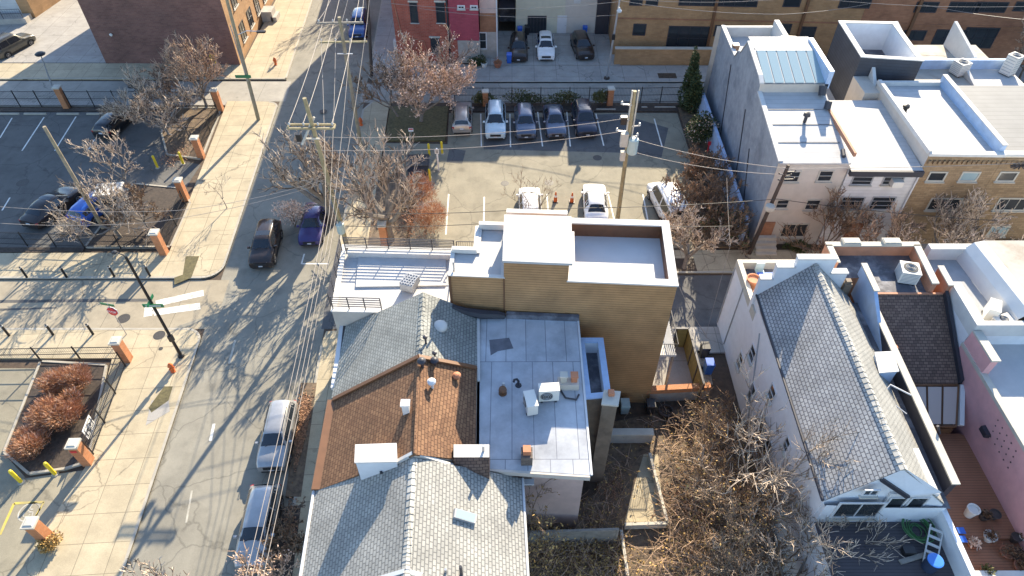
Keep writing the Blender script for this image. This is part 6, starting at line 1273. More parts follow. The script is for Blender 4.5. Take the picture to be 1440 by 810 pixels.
# ================================================================ street furniture
mk('pole_yellow', plain, (.30, .25, .14), var=.25, scale=3, stain=.4, stain_c=(.42, .38, .25)); mk('hydrant_orange', plain, (.60, .13, .03), rough=.5); mk('sign_red', plain, (.55, .02, .03), rough=.4, var=.05); mk('sign_green', plain, (.02, .16, .07), rough=.4, var=.05); mk('sign_white', plain, (.78, .78, .78), rough=.4, var=.04); mk('wire_pale', plain, (.30, .26, .23), rough=.6); mk('wire_dark', plain, (.03, .03, .03), rough=.6); mk('insulator', plain, (.50, .48, .44), rough=.3); mk('transformer', plain, (.42, .52, .50), rough=.45, var=.06, stain=.2); mk('pole_dark', plain, (.07, .05, .04), var=.3); mk('lamp_lens', plain, (.6, .6, .58), rough=.2); mk('plastic_green', plain, (.05, .16, .05), rough=.4); mk('terracotta_pot', plain, (.35, .14, .08), var=.2); mk('pot_white', plain, (.66, .64, .6), var=.05); mk('pot_dark', plain, (.06, .045, .04)); mk('black_plastic', plain, (.02, .02, .022), rough=.4)
def solve_h(top, base):
    p = G(*base); d = ray(*top); return CAM_H + d.z*(p.y/d.y)
def pier(label, px, py, h=1.95, w=.5, group='brick gate piers', plaque=False):
    p = G(px, py); t = thing('brick_pier', label, 'pier', (p.x, p.y, .0), R(2), group)
    b = MB(); b.box((0, 0, h/2), (w, w, h)); b.build('shaft', MT['brick_pier'], t); b = MB(); b.box((0, 0, h+.06), (w+.14, w+.14, .12)); b.box((0, 0, h+.145), (w+.02, w+.02, .05), top=.7); b.build('cap', MT['coping_stone'], t)
    if plaque: b = MB(); b.box((-.05, -w/2-.015, h-.35), (.34, .03, .16)); b.build('plaque', MT['sign_red'], t)
    return t
pier('orange brick pier with pale cap and small red plaque by the island bed', 126, 651, plaque=True); pier('orange brick pier at the corner of the lower left railing', 181, 508); pier('orange brick pier beside the small golden shrub', 70, 760)
pier('orange brick pier at the near corner of the middle lot', 232, 358, 2.1); pier('orange brick pier by the driveway of the middle lot, third along the railing', 262, 282); pier('orange brick pier beside the blue shaded drive of the middle lot', 284, 222); pier('dark orange brick pier at the far corner of the middle lot', 311, 156, 2.1); pier('orange-brown brick pier in the back railing of the middle lot', 95, 152, 2.1)
pier('dark red brick pier in the fence behind the parked row', 857, 148, 1.7); pier('brick pier in the shadow behind the hedge pieces', 683, 149, 1.5); pier('brick pier at the verge behind the white roof railing', 542, 345, 2.0)
def fence(label, pts, h=1.25, step=2.3, name='iron_fence', bars=.13):
    pts = [V((p.x, p.y, .1)) for p in pts]; t = thing(name, label, 'fence', pts[0]); bp = MB(); br = MB(); pk = MB(); m = 0
    for a, c in zip(pts[:-1], pts[1:]):
        L = (c-a).length; n = max(1, round(L/step))
        for i in range(n+1):
            if i == 0 and a != pts[0]: continue
            p = a.lerp(c, i/n); q = MB(); q.box(p+V((0, 0, h/2+.06)), (.06, .06, h+.14)); q.build('post', MT['black_paint'], t, True)
        for z in (.18, h*.55, h): br.bar(a+V((0, 0, z)), c+V((0, 0, z)), .035, .035)
        k = int(L/bars)
        for i in range(k): p = a.lerp(c, (i+.5)/k); pk.tube([p+V((0, 0, .08)), p+V((0, 0, h+.05))], .009, 3, False)
        m += k
    br.build('rail', MT['black_paint'], t, True); o = pk.build('pickets', MT['black_paint'], t, True); tag(o, kind='stuff') if m > 100 else None
    return t
fence('black iron railing along the near pavement of the lower left lot', [G(-130, 514), G(-60, 512), G(0, 511), G(60, 510), G(172, 508)], 1.3)
fence('black iron railing with a white sign between the two lower left piers', [G(178, 517), G(133, 640)], 1.3, bars=.10)
fence('black iron railing between the left lot and the blue shaded pavement', [G(-120, 344), G(0, 346), G(120, 350), G(222, 352)], 1.25)
fence('black iron railing between the near corner pier and the driveway pier', [G(235, 350), G(262, 290)], 1.3, bars=.10); fence('black iron railing beside the long diagonal pole shadow', [G(284, 215), G(309, 164)], 1.3, bars=.10)
fence('black iron railing between the left lot and the far alley', [G(-120, 151), G(0, 152), G(90, 152)], 1.6); fence('black iron railing behind the bare trees of the left lot', [G(101, 152), G(200, 152), G(304, 153)], 1.6)
fence('black iron fence behind the row of cars in the right lot', [G(640, 147), G(720, 147), G(800, 147), G(855, 147)], 1.6); fence('black iron fence between the red pier and the evergreens', [G(861, 147), G(900, 147), G(955, 146)], 1.6)
b = MB(); q0 = G(130, 606, 1.0)
t = thing('fence_sign', 'white rectangular sign with dark emblem hung on the lower left railing', 'sign', G(126, 604, .65)); d = (G(133, 640)-G(178, 517)).normalized(); n = V((-d.y, d.x, 0)); n = n if n.x > 0 else -n
b = MB(); c = n*.05; b.bar(c-d*.55+V((0, 0, .25)), c+d*.55+V((0, 0, .25)), .03, .8); b.build('board', MT['sign_white'], t)
b = MB(); c = n*.07; z = .25
for s in (-1, 1): b.bar(c+d*(s*.42)+V((0, 0, z-.28)), c+d*(s*.42)+V((0, 0, z+.28)), .015, .03); b.bar(c-d*.42+V((0, 0, z+s*.28)), c+d*.42+V((0, 0, z+s*.28)), .015, .03)
for a0 in range(0, 360, 30): b.bar(c+d*(.2*math.cos(R(a0)))+V((0, 0, z+.2*math.sin(R(a0)))), c+d*(.2*math.cos(R(a0+30)))+V((0, 0, z+.2*math.sin(R(a0+30)))), .015, .05)
b.bar(c-d*.12+V((0, 0, z)), c+d*.12+V((0, 0, z)), .015, .06); b.build('emblem', MT['black_paint'], t)
# wheel stops / low edging
for i, (x0, x1, yy) in enumerate(((0, 28, 161), (34, 66, 161), (80, 112, 161), (122, 148, 161))):
    t = thing('wheel_stop', ['pale concrete wheel stop at the far left of the left lot', 'pale concrete wheel stop, second from the left in the left lot', 'pale concrete wheel stop above the long pole', 'pale concrete wheel stop next to the black hatchback'][i], 'wheel stop', G((x0+x1)/2, yy), 0, 'wheel stops in the left lot'); a, c = G(x0, yy), G(x1, yy); b = MB(); b.box((0, 0, .07), ((c-a).length, .16, .14), top=.96); b.build('kerb_stone', MT['kerb'], t)
for i, (x0, x1, yy) in enumerate(((838, 866, 155), (902, 910, 152), (920, 950, 152))):
    t = thing('wheel_stop', ['concrete wheel stop right of the near-black crossover', 'short concrete wheel stop behind the transformer pole', 'concrete wheel stop at the end of the lot by the evergreens'][i], 'wheel stop', G((x0+x1)/2, yy), 0, 'wheel stops in the right lot'); a, c = G(x0, yy), G(x1, yy); b = MB(); b.box((0, 0, .07), ((c-a).length, .16, .14), top=.96); b.build('kerb_stone', MT['kerb'], t)
# bollards
for i, (px, py, l) in enumerate(((38, 390, 'black bollard at the far left of the blue shaded pavement'), (94, 390, 'black bollard second from left on the shaded pavement'), (161, 389, 'black bollard third from left on the shaded pavement'), (211, 388, 'black bollard nearest the lamp post on the shaded pavement'), (13, 472, 'black bollard at the left end of the sunlit near pavement'), (75, 471, 'black bollard in the middle of the sunlit near pavement'), (131, 470, 'black bollard beside the stop sign'))):
    t = thing('bollard', l, 'bollard', G(px, py, .12), 0, 'black bollards along the cross street'); b = MB(); b.lathe((0, 0, 0), [(.08, 0), (.08, .95), (.07, 1.0), (.03, 1.03)], 12); b.build('post', MT['black_paint'], t); b = MB(); b.lathe((0, 0, .93), [(.086, 0), (.086, .05)], 12); b.build('collar', MT['coping_white'], t)
for i, (px, py, l) in enumerate(((30, 678, 'yellow bollard at the kerb corner of the island bed'), (78, 667, 'yellow bollard in front of the island bed by the drive'), (222, 236, 'yellow bollard left of the blue shaded drive in the middle lot'), (258, 231, 'yellow bollard right of the other at the middle lot drive'), (604, 219, 'yellow bollard at the gate of the right lot, left one'), (622, 216, 'yellow bollard behind the white post of the right lot'), (605, 255, 'yellow bollard at the near end of the dark gate panel'))):
    t = thing('bollard', l, 'bollard', G(px, py), 0, 'yellow bollards'); b = MB(); b.lathe((0, 0, 0), [(.10, 0), (.10, 1.12), (.085, 1.2), (.03, 1.24)], 12); b.build('post', MT['yellow_paint'], t); b = MB(); b.lathe((0, 0, 0), [(.2, 0), (.18, .05), (.105, .06)], 12); b.build('footing', MT['kerb'], t)
t = thing('dumpster', 'dark navy steel waste container between the yellow posts at the right lot entrance', 'dumpster', G(590, 243), R(3))
b = MB(); b.box((0, 0, .62), (1.7, 1.5, 1.15), top=1.06)
for x in (-.6, 0, .6): b.box((x, -.79, .6), (.09, .06, 1.0))
mk('navy_steel', plain, (.03, .045, .085), rough=.5, stain=.3); b.build('body', MT['navy_steel'], t); b = MB(); b.box((-.44, 0, 1.24), (.86, 1.62, .07)); b.box((.44, 0, 1.24), (.86, 1.62, .07)); b.build('lid', MT['black_plastic'], t)
t = thing('signpost', 'white square post with pale sign at the right lot entrance', 'sign', G(617, 240)); b = MB(); b.box((0, 0, 1.1), (.12, .12, 2.2)); b.build('post', MT['sign_white'], t); b = MB(); b.box((0, -.09, 1.95), (.34, .03, .42)); b.build('sign_plate', MT['sign_white'], t); b = MB(); b.box((0, -.11, 1.95), (.2, .01, .05)); b.box((0, -.11, 1.85), (.24, .01, .05)); b.box((0, -.11, 2.05), (.24, .01, .05)); b.build('lettering', MT['black_paint'], t)
t = thing('small_sign', 'small red and white sign on the dry grass bed', 'sign', G(579, 192, .1)); b = MB(); b.tube([(0, 0, 0), (0, 0, .8)], .02, 6); b.build('stake', MT['galvanised'], t); b = MB(); b.box((0, -.03, .7), (.42, .03, .34)); b.build('board', MT['sign_white'], t); b = MB(); b.box((0, -.05, .78), (.36, .01, .12)); b.build('red_band', MT['sign_red'], t)
# hydrants
for px, py, l in ((244, 522, 'orange hydrant with dome top on the left pavement near the lamp post'), (388, 91, 'orange hydrant on the far left pavement beyond the alley'), (508, 176, 'bright orange hydrant on the shaded corner right of the poles')):
    t = thing('fire_hydrant', l, 'fire hydrant', G(px, py, .12), 0, 'orange fire hydrants'); b = MB(); b.lathe((0, 0, 0), [(.17, 0), (.17, .05), (.12, .07), (.12, .52), (.16, .54), (.16, .6), (.12, .68), (.06, .76), (.03, .8)], 14); b.build('barrel', MT['hydrant_orange'], t); b = MB(); b.lathe((.1, 0, .42), [(.06, 0), (.06, .09)], 10, axis='X'); b.lathe((-.1, 0, .42), [(.06, 0), (.06, -.09)], 10, axis='X'); b.lathe((0, -.1, .4), [(.08, 0), (.08, -.1)], 10, axis='Y'); b.build('outlet', MT['hydrant_orange'], t)
for px, py, l in ((781, 283, 'orange traffic cone left of the pair in the sunny lot'), (804, 284, 'orange traffic cone right of the pair in the sunny lot')):
    t = thing('traffic_cone', l, 'traffic cone', G(px, py), 0, 'traffic cones in the right lot'); b = MB(); b.box((0, 0, .03), (.42, .42, .06)); b.build('base', MT['black_plastic'], t); b = MB(); b.lathe((0, 0, .05), [(.17, 0), (.05, .85), (.03, .87)], 14); b.build('cone', MT['hydrant_orange'], t); b = MB(); b.lathe((0, 0, .45), [(.118, 0), (.092, .18)], 14); b.build('reflective_band', MT['sign_white'], t)
t = thing('fire_plug_post', 'thin red marker post at the top of the brambles by the grey wall', 'post', G(994, 217)); b = MB(); b.tube([(0, 0, 0), (0, 0, 1.1)], .06, 8); b.box((0, 0, 1.1), (.24, .12, .3)); b.build('post', MT['sign_red'], t)
# lamp post with street sign, left corner
def text3(parent, s, size, loc, rot, mat, name='lettering', depth=.004):
    c = bpy.data.curves.new(name, 'FONT'); c.body = s; c.size = size; c.extrude = depth; c.align_x = 'CENTER'; c.align_y = 'CENTER'; o = bpy.data.objects.new(name, c); COL.objects.link(o)
    dg = bpy.context.evaluated_depsgraph_get(); me = bpy.data.meshes.new_from_object(o.evaluated_get(dg)); bpy.data.objects.remove(o); me.materials.clear(); me.materials.append(MT[mat]); m = bpy.data.objects.new(name, me); COL.objects.link(m); m.parent = parent; m.location = loc; m.rotation_euler = rot; return m
bp = G(255, 501, .12); H_ = solve_h((185, 359), (255, 501))
t = thing('lamp_post', 'tall slim black lamp post with green street sign at the street corner by the crosswalk', 'lamp post', bp); b = MB(); b.lathe((0, 0, 0), [(.2, 0), (.2, .12), (.11, .2), (.095, 1.2), (.075, H_-.2), (.05, H_-.1)], 12); b.build('shaft', MT['black_paint'], t)
b = MB(); b.tube([(0, 0, H_-.15), (-.1, 0, H_+.0), (-.45, .1, H_+.1)], .035, 6); b.lathe((-.55, .1, H_+.04), [(.05, 0), (.16, .03), (.14, .09), (.03, .12)], 10); b.build('lamp_head', MT['black_paint'], t)
b = MB(); z = solve_h((218, 428), (255, 501)); b.box((.1, -.12, z), (1.2, .035, .26)); sg = b.build('street_sign', MT['sign_green'], t)
b = MB(); b.box((0, .0, z+.3), (.035, .9, .22)); b.build('street_sign', MT['sign_green'], t)
b = MB(); b.bar((-.35, -.145, z), (.55, -.145, z), .006, .06); b.build('lettering', MT['sign_white'], sg)
b = MB(); b.box((.0, -.02, 1.8), (.26, .22, .5)); b.build('control_box', MT['black_paint'], t)
# stop sign
bp = G(178, 470, .12); t = thing('stop_sign', 'red octagonal stop sign on a thin post at the cross street corner', 'stop sign', bp, R(-12)); zt = 2.2
b = MB(); b.tube([(0, 0, 0), (0, 0, zt+.75)], .03, 8); b.build('post', MT['galvanised'], t)
oc = [V((.38*math.cos(R(22.5+45*i)), 0, .38*math.sin(R(22.5+45*i)))) for i in range(8)]
b = MB(); b.face([p+V((0, .04, zt)) for p in oc]); b.face([p+V((0, .07, zt)) for p in oc][::-1])
for i in range(8): b.face([oc[i]+V((0, .04, zt)), oc[i]+V((0, .07, zt)), oc[(i+1) % 8]+V((0, .07, zt)), oc[(i+1) % 8]+V((0, .04, zt))])
b.build('back_plate', MT['sign_white'], t)
b = MB(); b.face([p*.9+V((0, -.05, zt)) for p in oc]); b.face([p*.9+V((0, .035, zt)) for p in oc][::-1])
for i in range(8): b.face([oc[i]*.9+V((0, -.05, zt)), oc[(i+1) % 8]*.9+V((0, -.05, zt)), oc[(i+1) % 8]*.9+V((0, .035, zt)), oc[i]*.9+V((0, .035, zt))])
fc = b.build('face', MT['sign_red'], t); text3(fc, 'STOP', .26, (0, -.056, zt), (R(90), 0, 0), 'sign_white')
b = MB(); b.box((-.05, 0, zt+.62), (.95, .03, .18)); b.build('street_sign', MT['sign_green'], t)
# ---------------- utility poles
def pole(label, base, top, r=.15, mat='wood_pole', name='utility_pole', hh=None):
    p = G(base[0], base[1]); h = hh or solve_h(top, base); d = ray(*top); k = p.y/d.y; dx = d.x*k - p.x
    t = thing(name, label, 'utility pole', p); b = MB(); b.tube([(0, 0, 0), (dx*.5, 0, h*.5), (dx, 0, h)], [r, r*.88, r*.72], 12); b.build('shaft', MT[mat], t); t_h = h
    return t, h, dx, p
def crossarm(t, c, L, ang=0, mat='wood_pole', ins=3, dbl=.0):
    d = V((math.cos(ang), math.sin(ang), 0)); n = V((-d.y, d.x, 0)); b = MB()
    for s in ((-1, 1) if dbl else (0,)): b.bar(c-d*L/2+n*s*dbl, c+d*L/2+n*s*dbl, .10, .12)
    if dbl: b.bar(c-d*L/2-n*dbl, c-d*L/2+n*dbl, .08, .1); b.bar(c+d*L/2-n*dbl, c+d*L/2+n*dbl, .08, .1)
    o = b.build('crossarm', MT[mat], t); m = MB(); pts = []
    for i in range(ins):
        q = c + d*L*(-.46+.92*i/max(1, ins-1)); m.lathe(q+V((0, 0, .06)), [(.03, 0), (.03, .06), (.07, .07), (.06, .13), (.075, .15), (.03, .22)], 8); pts.append(q+V((0, 0, .25)))
    m.build('insulator', MT['insulator'], o); return pts
def transformer(t, c, r=.3, h=.95):
    b = MB(); b.lathe(c, [(r*.9, 0), (r, .05), (r, h-.05), (r*.9, h), (r*.3, h+.06)], 16); o = b.build('transformer', MT['transformer'], t); m = MB()
    for dx in (-.14, .14): m = MB(); m.lathe(c+V((dx, 0, h+.03)), [(.04, 0), (.06, .04), (.04, .08), (.06, .12), (.03, .2)], 8); m.build('bushing', MT['insulator'], o)
p1, h1, dx1, b1 = pole('thick brown wooden pole with lamp arm on the left pavement', (364, 170), (317, -8), .17)
b = MB(); z = solve_h((336, 50), (364, 170)); b.tube([(dx1*.7, 0, z), (dx1*.7+1.0, -.1, z+.45), (dx1*.7+2.0, -.2, z+.45)], .035, 6); a_ = b.build('lamp_arm', MT['galvanised'], p1); b = MB(); b.box((dx1*.7+2.2, -.2, z+.42), (.7, .26, .14)); b.build('lamp_head', MT['black_paint'], a_)
b = MB(); z = solve_h((346, 106), (364, 170)); b.box((-.1, -.2, z), (1.35, .03, .28)); b.build('street_sign', MT['sign_green'], p1)
b = MB(); z = 6.0; b.tube([(.12, -.12, 4), (.1, -.12, 9)], .04, 6); b.build('conduit', MT['galvanised'], p1)
p2, h2, dx2, b2 = pole('yellowish wooden pole with wide double crossarm over the street trees', (490, 352), (428, 138), .17, 'pole_yellow')
z = solve_h((439, 178), (490, 352)); P2 = [b2+q for q in crossarm(p2, V((dx2, 0, z)), 2.9, 0, 'pole_yellow', 4, .22)]
b = MB(); b.bar((dx2-.7, -.5, z-1.0), (dx2+.25, .2, z+.55), .12, .12); b.bar((dx2-.5, -.2, z-.75), (dx2+.4, -.2, z-.75), .09, .09); b.build('brace', MT['coping_stone'], p2)
b = MB(); b.box((dx2-.9, -.1, z-.7), (.3, .3, .5)); b.build('switch_box', MT['black_plastic'], p2)
transformer(p2, V((dx2*.25+.1, -.45, solve_h((482, 318), (490, 352))-.2)), .28, .8)
p3, h3, dx3, b3 = pole('leaning light wooden pole with two crossarms carrying the wire bundle', (508, 207), (477, 24), .17)
z3 = solve_h((484, 59), (508, 207)); P3 = [b3+q for q in crossarm(p3, V((dx3*.85, 0, z3)), 3.6, R(2), 'pole_yellow', 4)]; z3b = solve_h((478, 32), (508, 207)); P3b = [b3+q for q in crossarm(p3, V((dx3, 0, z3b)), 3.4, R(2), 'wood_weathered', 4)]
b = MB(); b.bar((dx3*.8-.6, -.15, z3-.9), (dx3*.8+.6, -.15, z3-.9), .08, .08); b.build('bracket', MT['galvanised'], p3)
p4, h4, dx4, b4 = pole('dark wooden pole at the far corner before the red brick house', (523, 108), (516, -20), .16, 'pole_dark')
p5, h5, dx5, b5 = pole('bare pale wooden pole without wires standing in the left lot', (146, 322), (62, 178), .15, 'wood_pole')
p7, h7, dx7, b7 = pole('mossy wooden pole with big pale transformer in the right lot', (867, 318), (893, 128), .17, 'pole_yellow')
def X7(z): return dx7*z/h7
z7 = solve_h((886, 205), (867, 318)); transformer(p7, V((X7(z7)+.28, -.35, z7-.35)), .36, 1.15)
b = MB()
for s in (-.2, .2): b.bar((X7(h7)+s, -.1, h7-3.4), (X7(h7)+s+.02, -.1, h7+.1), .09, .12)
b.build('cable_guard', MT['coping_stone'], p7)
b = MB()
for k, (ox, oz) in enumerate(((-.75, -1.0), (-.7, -2.1), (-.85, -3.0), (.55, -3.4), (-.5, -3.6), (.6, -2.6))): b.bar((X7(h7), -.05, h7+oz), (X7(h7)+ox, -.12, h7+oz+.12), .07, .07); b.lathe((X7(h7)+ox, -.12, h7+oz+.1), [(.05, 0), (.09, .04), (.06, .1), (.09, .14), (.04, .24)], 8)
b.build('bracket', MT['insulator'], p7)
b = MB(); b.box((X7(z7)-.35, -.3, z7+.7), (.5, .36, 1.0)); b.box((X7(z7)-.3, -.3, z7-.6), (.34, .3, .7)); b.build('cutout_box', MT['coping_stone'], p7); b = MB(); b.box((X7(z7)-.55, -.3, z7+2.2), (.4, .3, .55)); b.build('meter', MT['black_plastic'], p7)
p8, h8, dx8, b8 = pole('dark leaning wooden pole before the white-fronted house', (1053, 358), (1109, 232), .15, 'pole_dark')
b = MB(); z = h8-.6
for k, (ox, oz) in enumerate(((-.5, -.1), (.5, .1), (.6, -.5), (-.4, -.6), (.3, -.2))): b.bar((dx8, -.05, z+oz), (dx8+ox, -.15, z+oz+.1), .04, .04); b.lathe((dx8+ox, -.15, z+oz+.1), [(.03, 0), (.06, .03), (.03, .12)], 8)
b.build('bracket', MT['dark_trim'], p8); b = MB(); b.lathe((.1, -.5, 4.6), [(.3, 0), (.34, .1), (.3, .35), (.1, .4)], 14); b.build('cable_coil', MT['coping_stone'], p8)
p9, h9, dx9, b9 = pole('slim grey pole with round lamp beside the dark brown car before the orange building', (853, 112), (872, -4), .11, 'galvanised')
b = MB(); q = solve_h((871, 14), (853, 112)); b.lathe((dx9*.9+.05, -.35, q-.1), [(.1, 0), (.22, .08), (.24, .2), (.1, .35), (.04, .5)], 14); b.build('lamp', MT['lamp_lens'], p9); b = MB(); b.box((dx9*.45, -.15, h9*.55), (.3, .25, .5)); b.build('junction_box', MT['black_plastic'], p9)
b = MB(); b.lathe((0, 0, 0), [(.3, 0), (.28, .25), (.14, .3)], 12); b.build('base', MT['pole_dark'], p9)
p10, h10, dx10, b10 = pole('slim pale pole with white floodlight before the rust brick wall', (1236, 70), (1259, -6), .09, 'wood_weathered', hh=None)
b = MB(); z = solve_h((1265, 14), (1236, 70)); b.box((dx10+.5, -.25, z), (.5, .3, .3)); b.bar((dx10*.8, 0, z), (dx10+.4, -.2, z), .06, .06); b.build('floodlight', MT['coping_white'], p10)
bp = G(76, 128, .12); h = solve_h((57, 77), (76, 128)); t = thing('lamp_post', 'short grey lamp post with dark disc head beside the concrete driveway', 'lamp post', bp); dx = ray(57, 77).x*(bp.y/ray(57, 77).y)-bp.x
b = MB(); b.tube([(0, 0, 0), (dx, 0, h)], [.09, .05], 10); b.build('shaft', MT['galvanised'], t); b = MB(); b.lathe((dx, 0, h), [(.08, -.05), (.42, 0), (.46, .1), (.3, .2), (.05, .26)], 16); b.build('lamp_head', MT['black_paint'], t)
t = thing('yellow_sign', 'yellow double arrow sign among the bare branches by the brown brick wall', 'sign', G(309, 112, .12)); b = MB(); b.tube([(0, 0, 0), (0, 0, 2.6)], .03, 6); b.build('post', MT['galvanised'], t); b = MB(); b.box((0, -.05, 2.2), (.4, .03, .9)); b.build('plate', MT['yellow_paint'], t); b = MB(); b.box((0, -.07, 2.35), (.08, .01, .3)); b.box((0, -.07, 2.0), (.2, .01, .06)); b.build('symbol', MT['black_paint'], t)
# ---------------- overhead wires (each a hanging tube of its own)
def wire(label, pts, sag=.25, r=.014, mat='wire_pale', group='overhead wires'):
    out = []
    for a, c in zip(pts[:-1], pts[1:]):
        for i in range(13):
            if i == 0 and out: continue
            f = i/12; p = a.lerp(c, f); p.z -= sag*4*f*(1-f); out.append(p)
    m = out[0].copy(); b = MB(); b.tube([p-m for p in out], r, 5); o = b.build('overhead_wire', MT[mat]); o.location = m; return tag(o, label, 'wire', group)
far = lambda px, z: G(px, -14, z)
for i, (q, px, l) in enumerate(((P2[0], 466, 'leftmost pale wire running up the street from the double crossarm'), (P2[1], 480, 'second pale wire running up the street from the double crossarm'), (P2[3], 507, 'right-hand pale wire running up the street from the double crossarm'))): wire(l, [far(px, 11.5), q], .35, .02)
ends = [G(x, 822, 8.2-.3*k) for k, x in enumerate((343, 352, 360, 368))]
at2 = [G(458+5*k, 300, 7.6-.25*k) for k in range(4)]
for k in range(4): wire(['outer pale wire of the bundle sagging down the street, closest to the road middle', 'second pale wire of the bundle over the parked silver cars', 'third pale wire of the bundle over the parked silver cars', 'inner pale wire of the bundle along the kerb trees'][k], [P3[k], at2[k], ends[k]], .3, .014)
for k, (q, px, l) in enumerate(((P3b[0], 470, 'wire climbing from the left end of the upper weathered crossarm'), (P3b[3], 512, 'wire climbing from the right end of the upper weathered crossarm'), (P3[1], 492, 'wire climbing from the middle of the lower yellow crossarm'), (P3[3], 520, 'wire climbing from the right end of the lower yellow crossarm'))): wire(l, [q, far(px, 11)], .2, .017)
T7 = b7+V((dx7, 0, h7))
def W7(oz, ox=0): return b7+V((X7(h7+oz)+ox, -.1, h7+oz))
P8 = b8+V((dx8, -.1, h8-.5))
wire('upper pale wire crossing the lot from the trees to the transformer pole', [b2+V((dx2*.8, 0, h2*.78)), W7(-2.0, -.7)], .5, .018); wire('lower pale wire crossing the lot above the parked row', [b2+V((dx2*.7, 0, h2*.70)), W7(-3.0, -.8)], .5, .018)
wire('pale wire from the transformer to the dark leaning pole, upper', [W7(-3.6, .6), P8+V((0, 0, .3)), P8+V((26, 1.5, .4))], .3, .02); wire('pale wire from the transformer to the dark leaning pole, lower', [W7(-4.6, .5), P8+V((0, 0, -.2))], .35, .02)
wire('dark cable across the brambles to the dark leaning pole', [G(480, 300, 6.0), G(760, 293, 6.5), P8+V((0, 0, -2.2)), P8+V((14, -2.0, -2.4))], .2, .022, 'wire_dark'); wire('second dark cable sagging behind the roof deck', [G(486, 318, 5.6), G(760, 308, 6.0), G(1030, 318, 5.2)], .25, .02, 'wire_dark')
wire('thin pale wire dropping to the white house corner', [G(1022, 250, 6.5), G(1027, 345, 6.6), G(993, 470, 1.2)], .1, .009); wire('twisted pale service cable from the tan building corner to the yard', [V((8.2, 24.5, 9.6)), G(994, 473, .9)], .25, .02)
wire('thin wire over the left lot and lower car', [G(-30, 288, 6), G(250, 296, 6.2), b2+V((dx2*.5, 0, h2*.52))], .3, .014); wire('thin wire above the dark saloon to the street trees', [G(-30, 312, 5.6), G(220, 312, 6), b2+V((dx2*.48, 0, h2*.5))], .3, .014)
wire('upper pale wire from the red brick house to the slim lamp pole', [G(540, 4, 7), b9+V((dx9, 0, h9-.4))], .6, .02); wire('lower wire from the red brick house to the slim lamp pole', [G(590, 12, 6.4), b9+V((dx9*.8, 0, h9*.8))], .5, .018); wire('wire along the top of the orange building', [b9+V((dx9, 0, h9-.3)), G(1100, 20, 8.6), b10+V((dx10, 0, h10-.2)), G(1470, 30, 8.6)], .3, .02); wire('upper wire from the lamp pole along the orange building', [b9+V((dx9, 0, h9-.1)), G(1130, -4, 8.8), G(1480, 8, 8.8)], .4, .018)
# ---------------- booth, bins, small things
t = thing('booth', 'small lot booth with white corrugated roof among the bare trees', 'booth', G(168, 296, .0), R(8)); b = MB(); b.box((0, 0, 1.0), (1.5, 1.2, 2.0)); b.build('wall', MT['galvanised'], t); b = MB()
for i in range(12): x = -.95+i*.16; b.box((x+.04, 0, 2.08), (.09, 1.5, .1)); b.box((x+.12, 0, 2.06), (.08, 1.5, .05))
b.build('corrugated_roof', MT['coping_white'], t); b = MB(); b.box((0, -.61, 1.3), (1.0, .03, .6)); b.build('window', MT['window_glass'], t)
def bin_(label, loc, mat, h=1.05, rz=0):
    t = thing('wheelie_bin', label, 'bin', loc, rz); b = MB(); b.box((0, 0, h*.46), (.42, .5, h*.82), top=1.18); b.build('body', MT[mat], t); b = MB(); b.box((0, 0, h*.91), (.54, .64, .07), top=.92); b.build('lid', MT[mat], t)
    for s in (-1, 1): b = MB(); b.lathe((s*.22, .26, .1), [(.1, 0), (.1, .06*s)], 12, axis='X'); b.build('wheel', MT['black_plastic'], t)
    return t
bin_('blue wheelie bin beside the plants at the stucco house', G(716, 88, .12), 'plastic_blue'); bin_('dark blue bin against the cream building, left of the doorway', G(731, 50, .12), 'plastic_blue', 1.0); bin_('black bin against the cream building doorway', G(741, 48, .12), 'black_plastic', 1.0); bin_('dark blue crate-like bin at the right of the white door', G(822, 47, .12), 'plastic_blue', .9)
bin_('blue bin standing by the white house wall in the narrow side yard', G(994, 523, .1), 'plastic_blue', 1.1); bin_('black bin in the narrow side yard behind the blue bin', G(988, 500, .1), 'black_plastic', 1.1)
def pot(label, loc, r, h, mat, plant=None, seed=1):
    t = thing('plant_pot', label, 'plant pot', loc); b = MB(); b.lathe((0, 0, 0), [(r*.7, 0), (r, h*.9), (r*1.08, h*.9), (r*1.08, h), (r*.9, h), (r*.88, h*.88), (.01, h*.86)], 16); b.build('pot', MT[mat], t)
    if plant:
        f = MB(); rg = random.Random(seed)
        for k in range(160): d = V((rg.gauss(0, 1), rg.gauss(0, 1), abs(rg.gauss(0, 1)))).normalized(); p = V((0, 0, h))+d*r*rg.uniform(.2, 1.3); a = (d+V((rg.gauss(0, .6), rg.gauss(0, .6), rg.gauss(0, .6)))).normalized(); c = rnd_perp(a, rg); s = .07*rg.uniform(.6, 1.3); f.face([p-a*s, p+c*s*.5, p+a*s, p-c*s*.5])
        f.build('plant', MT[plant], t)
    return t
bush('dark plants in front of the stucco house window', G(670, 92, .12), 1.0, .6, 1.1, 81, 'leaf_green', 900, .08, lobes=5)
pot('terracotta pot with rusty plant by the blue bin', G(700, 94, .12), .4, .5, 'terracotta_pot', 'leaf_rust', 2); pot('pale pot in front of the stucco house', G(681, 94, .12), .32, .45, 'pot_white', 'leaf_olive', 3)
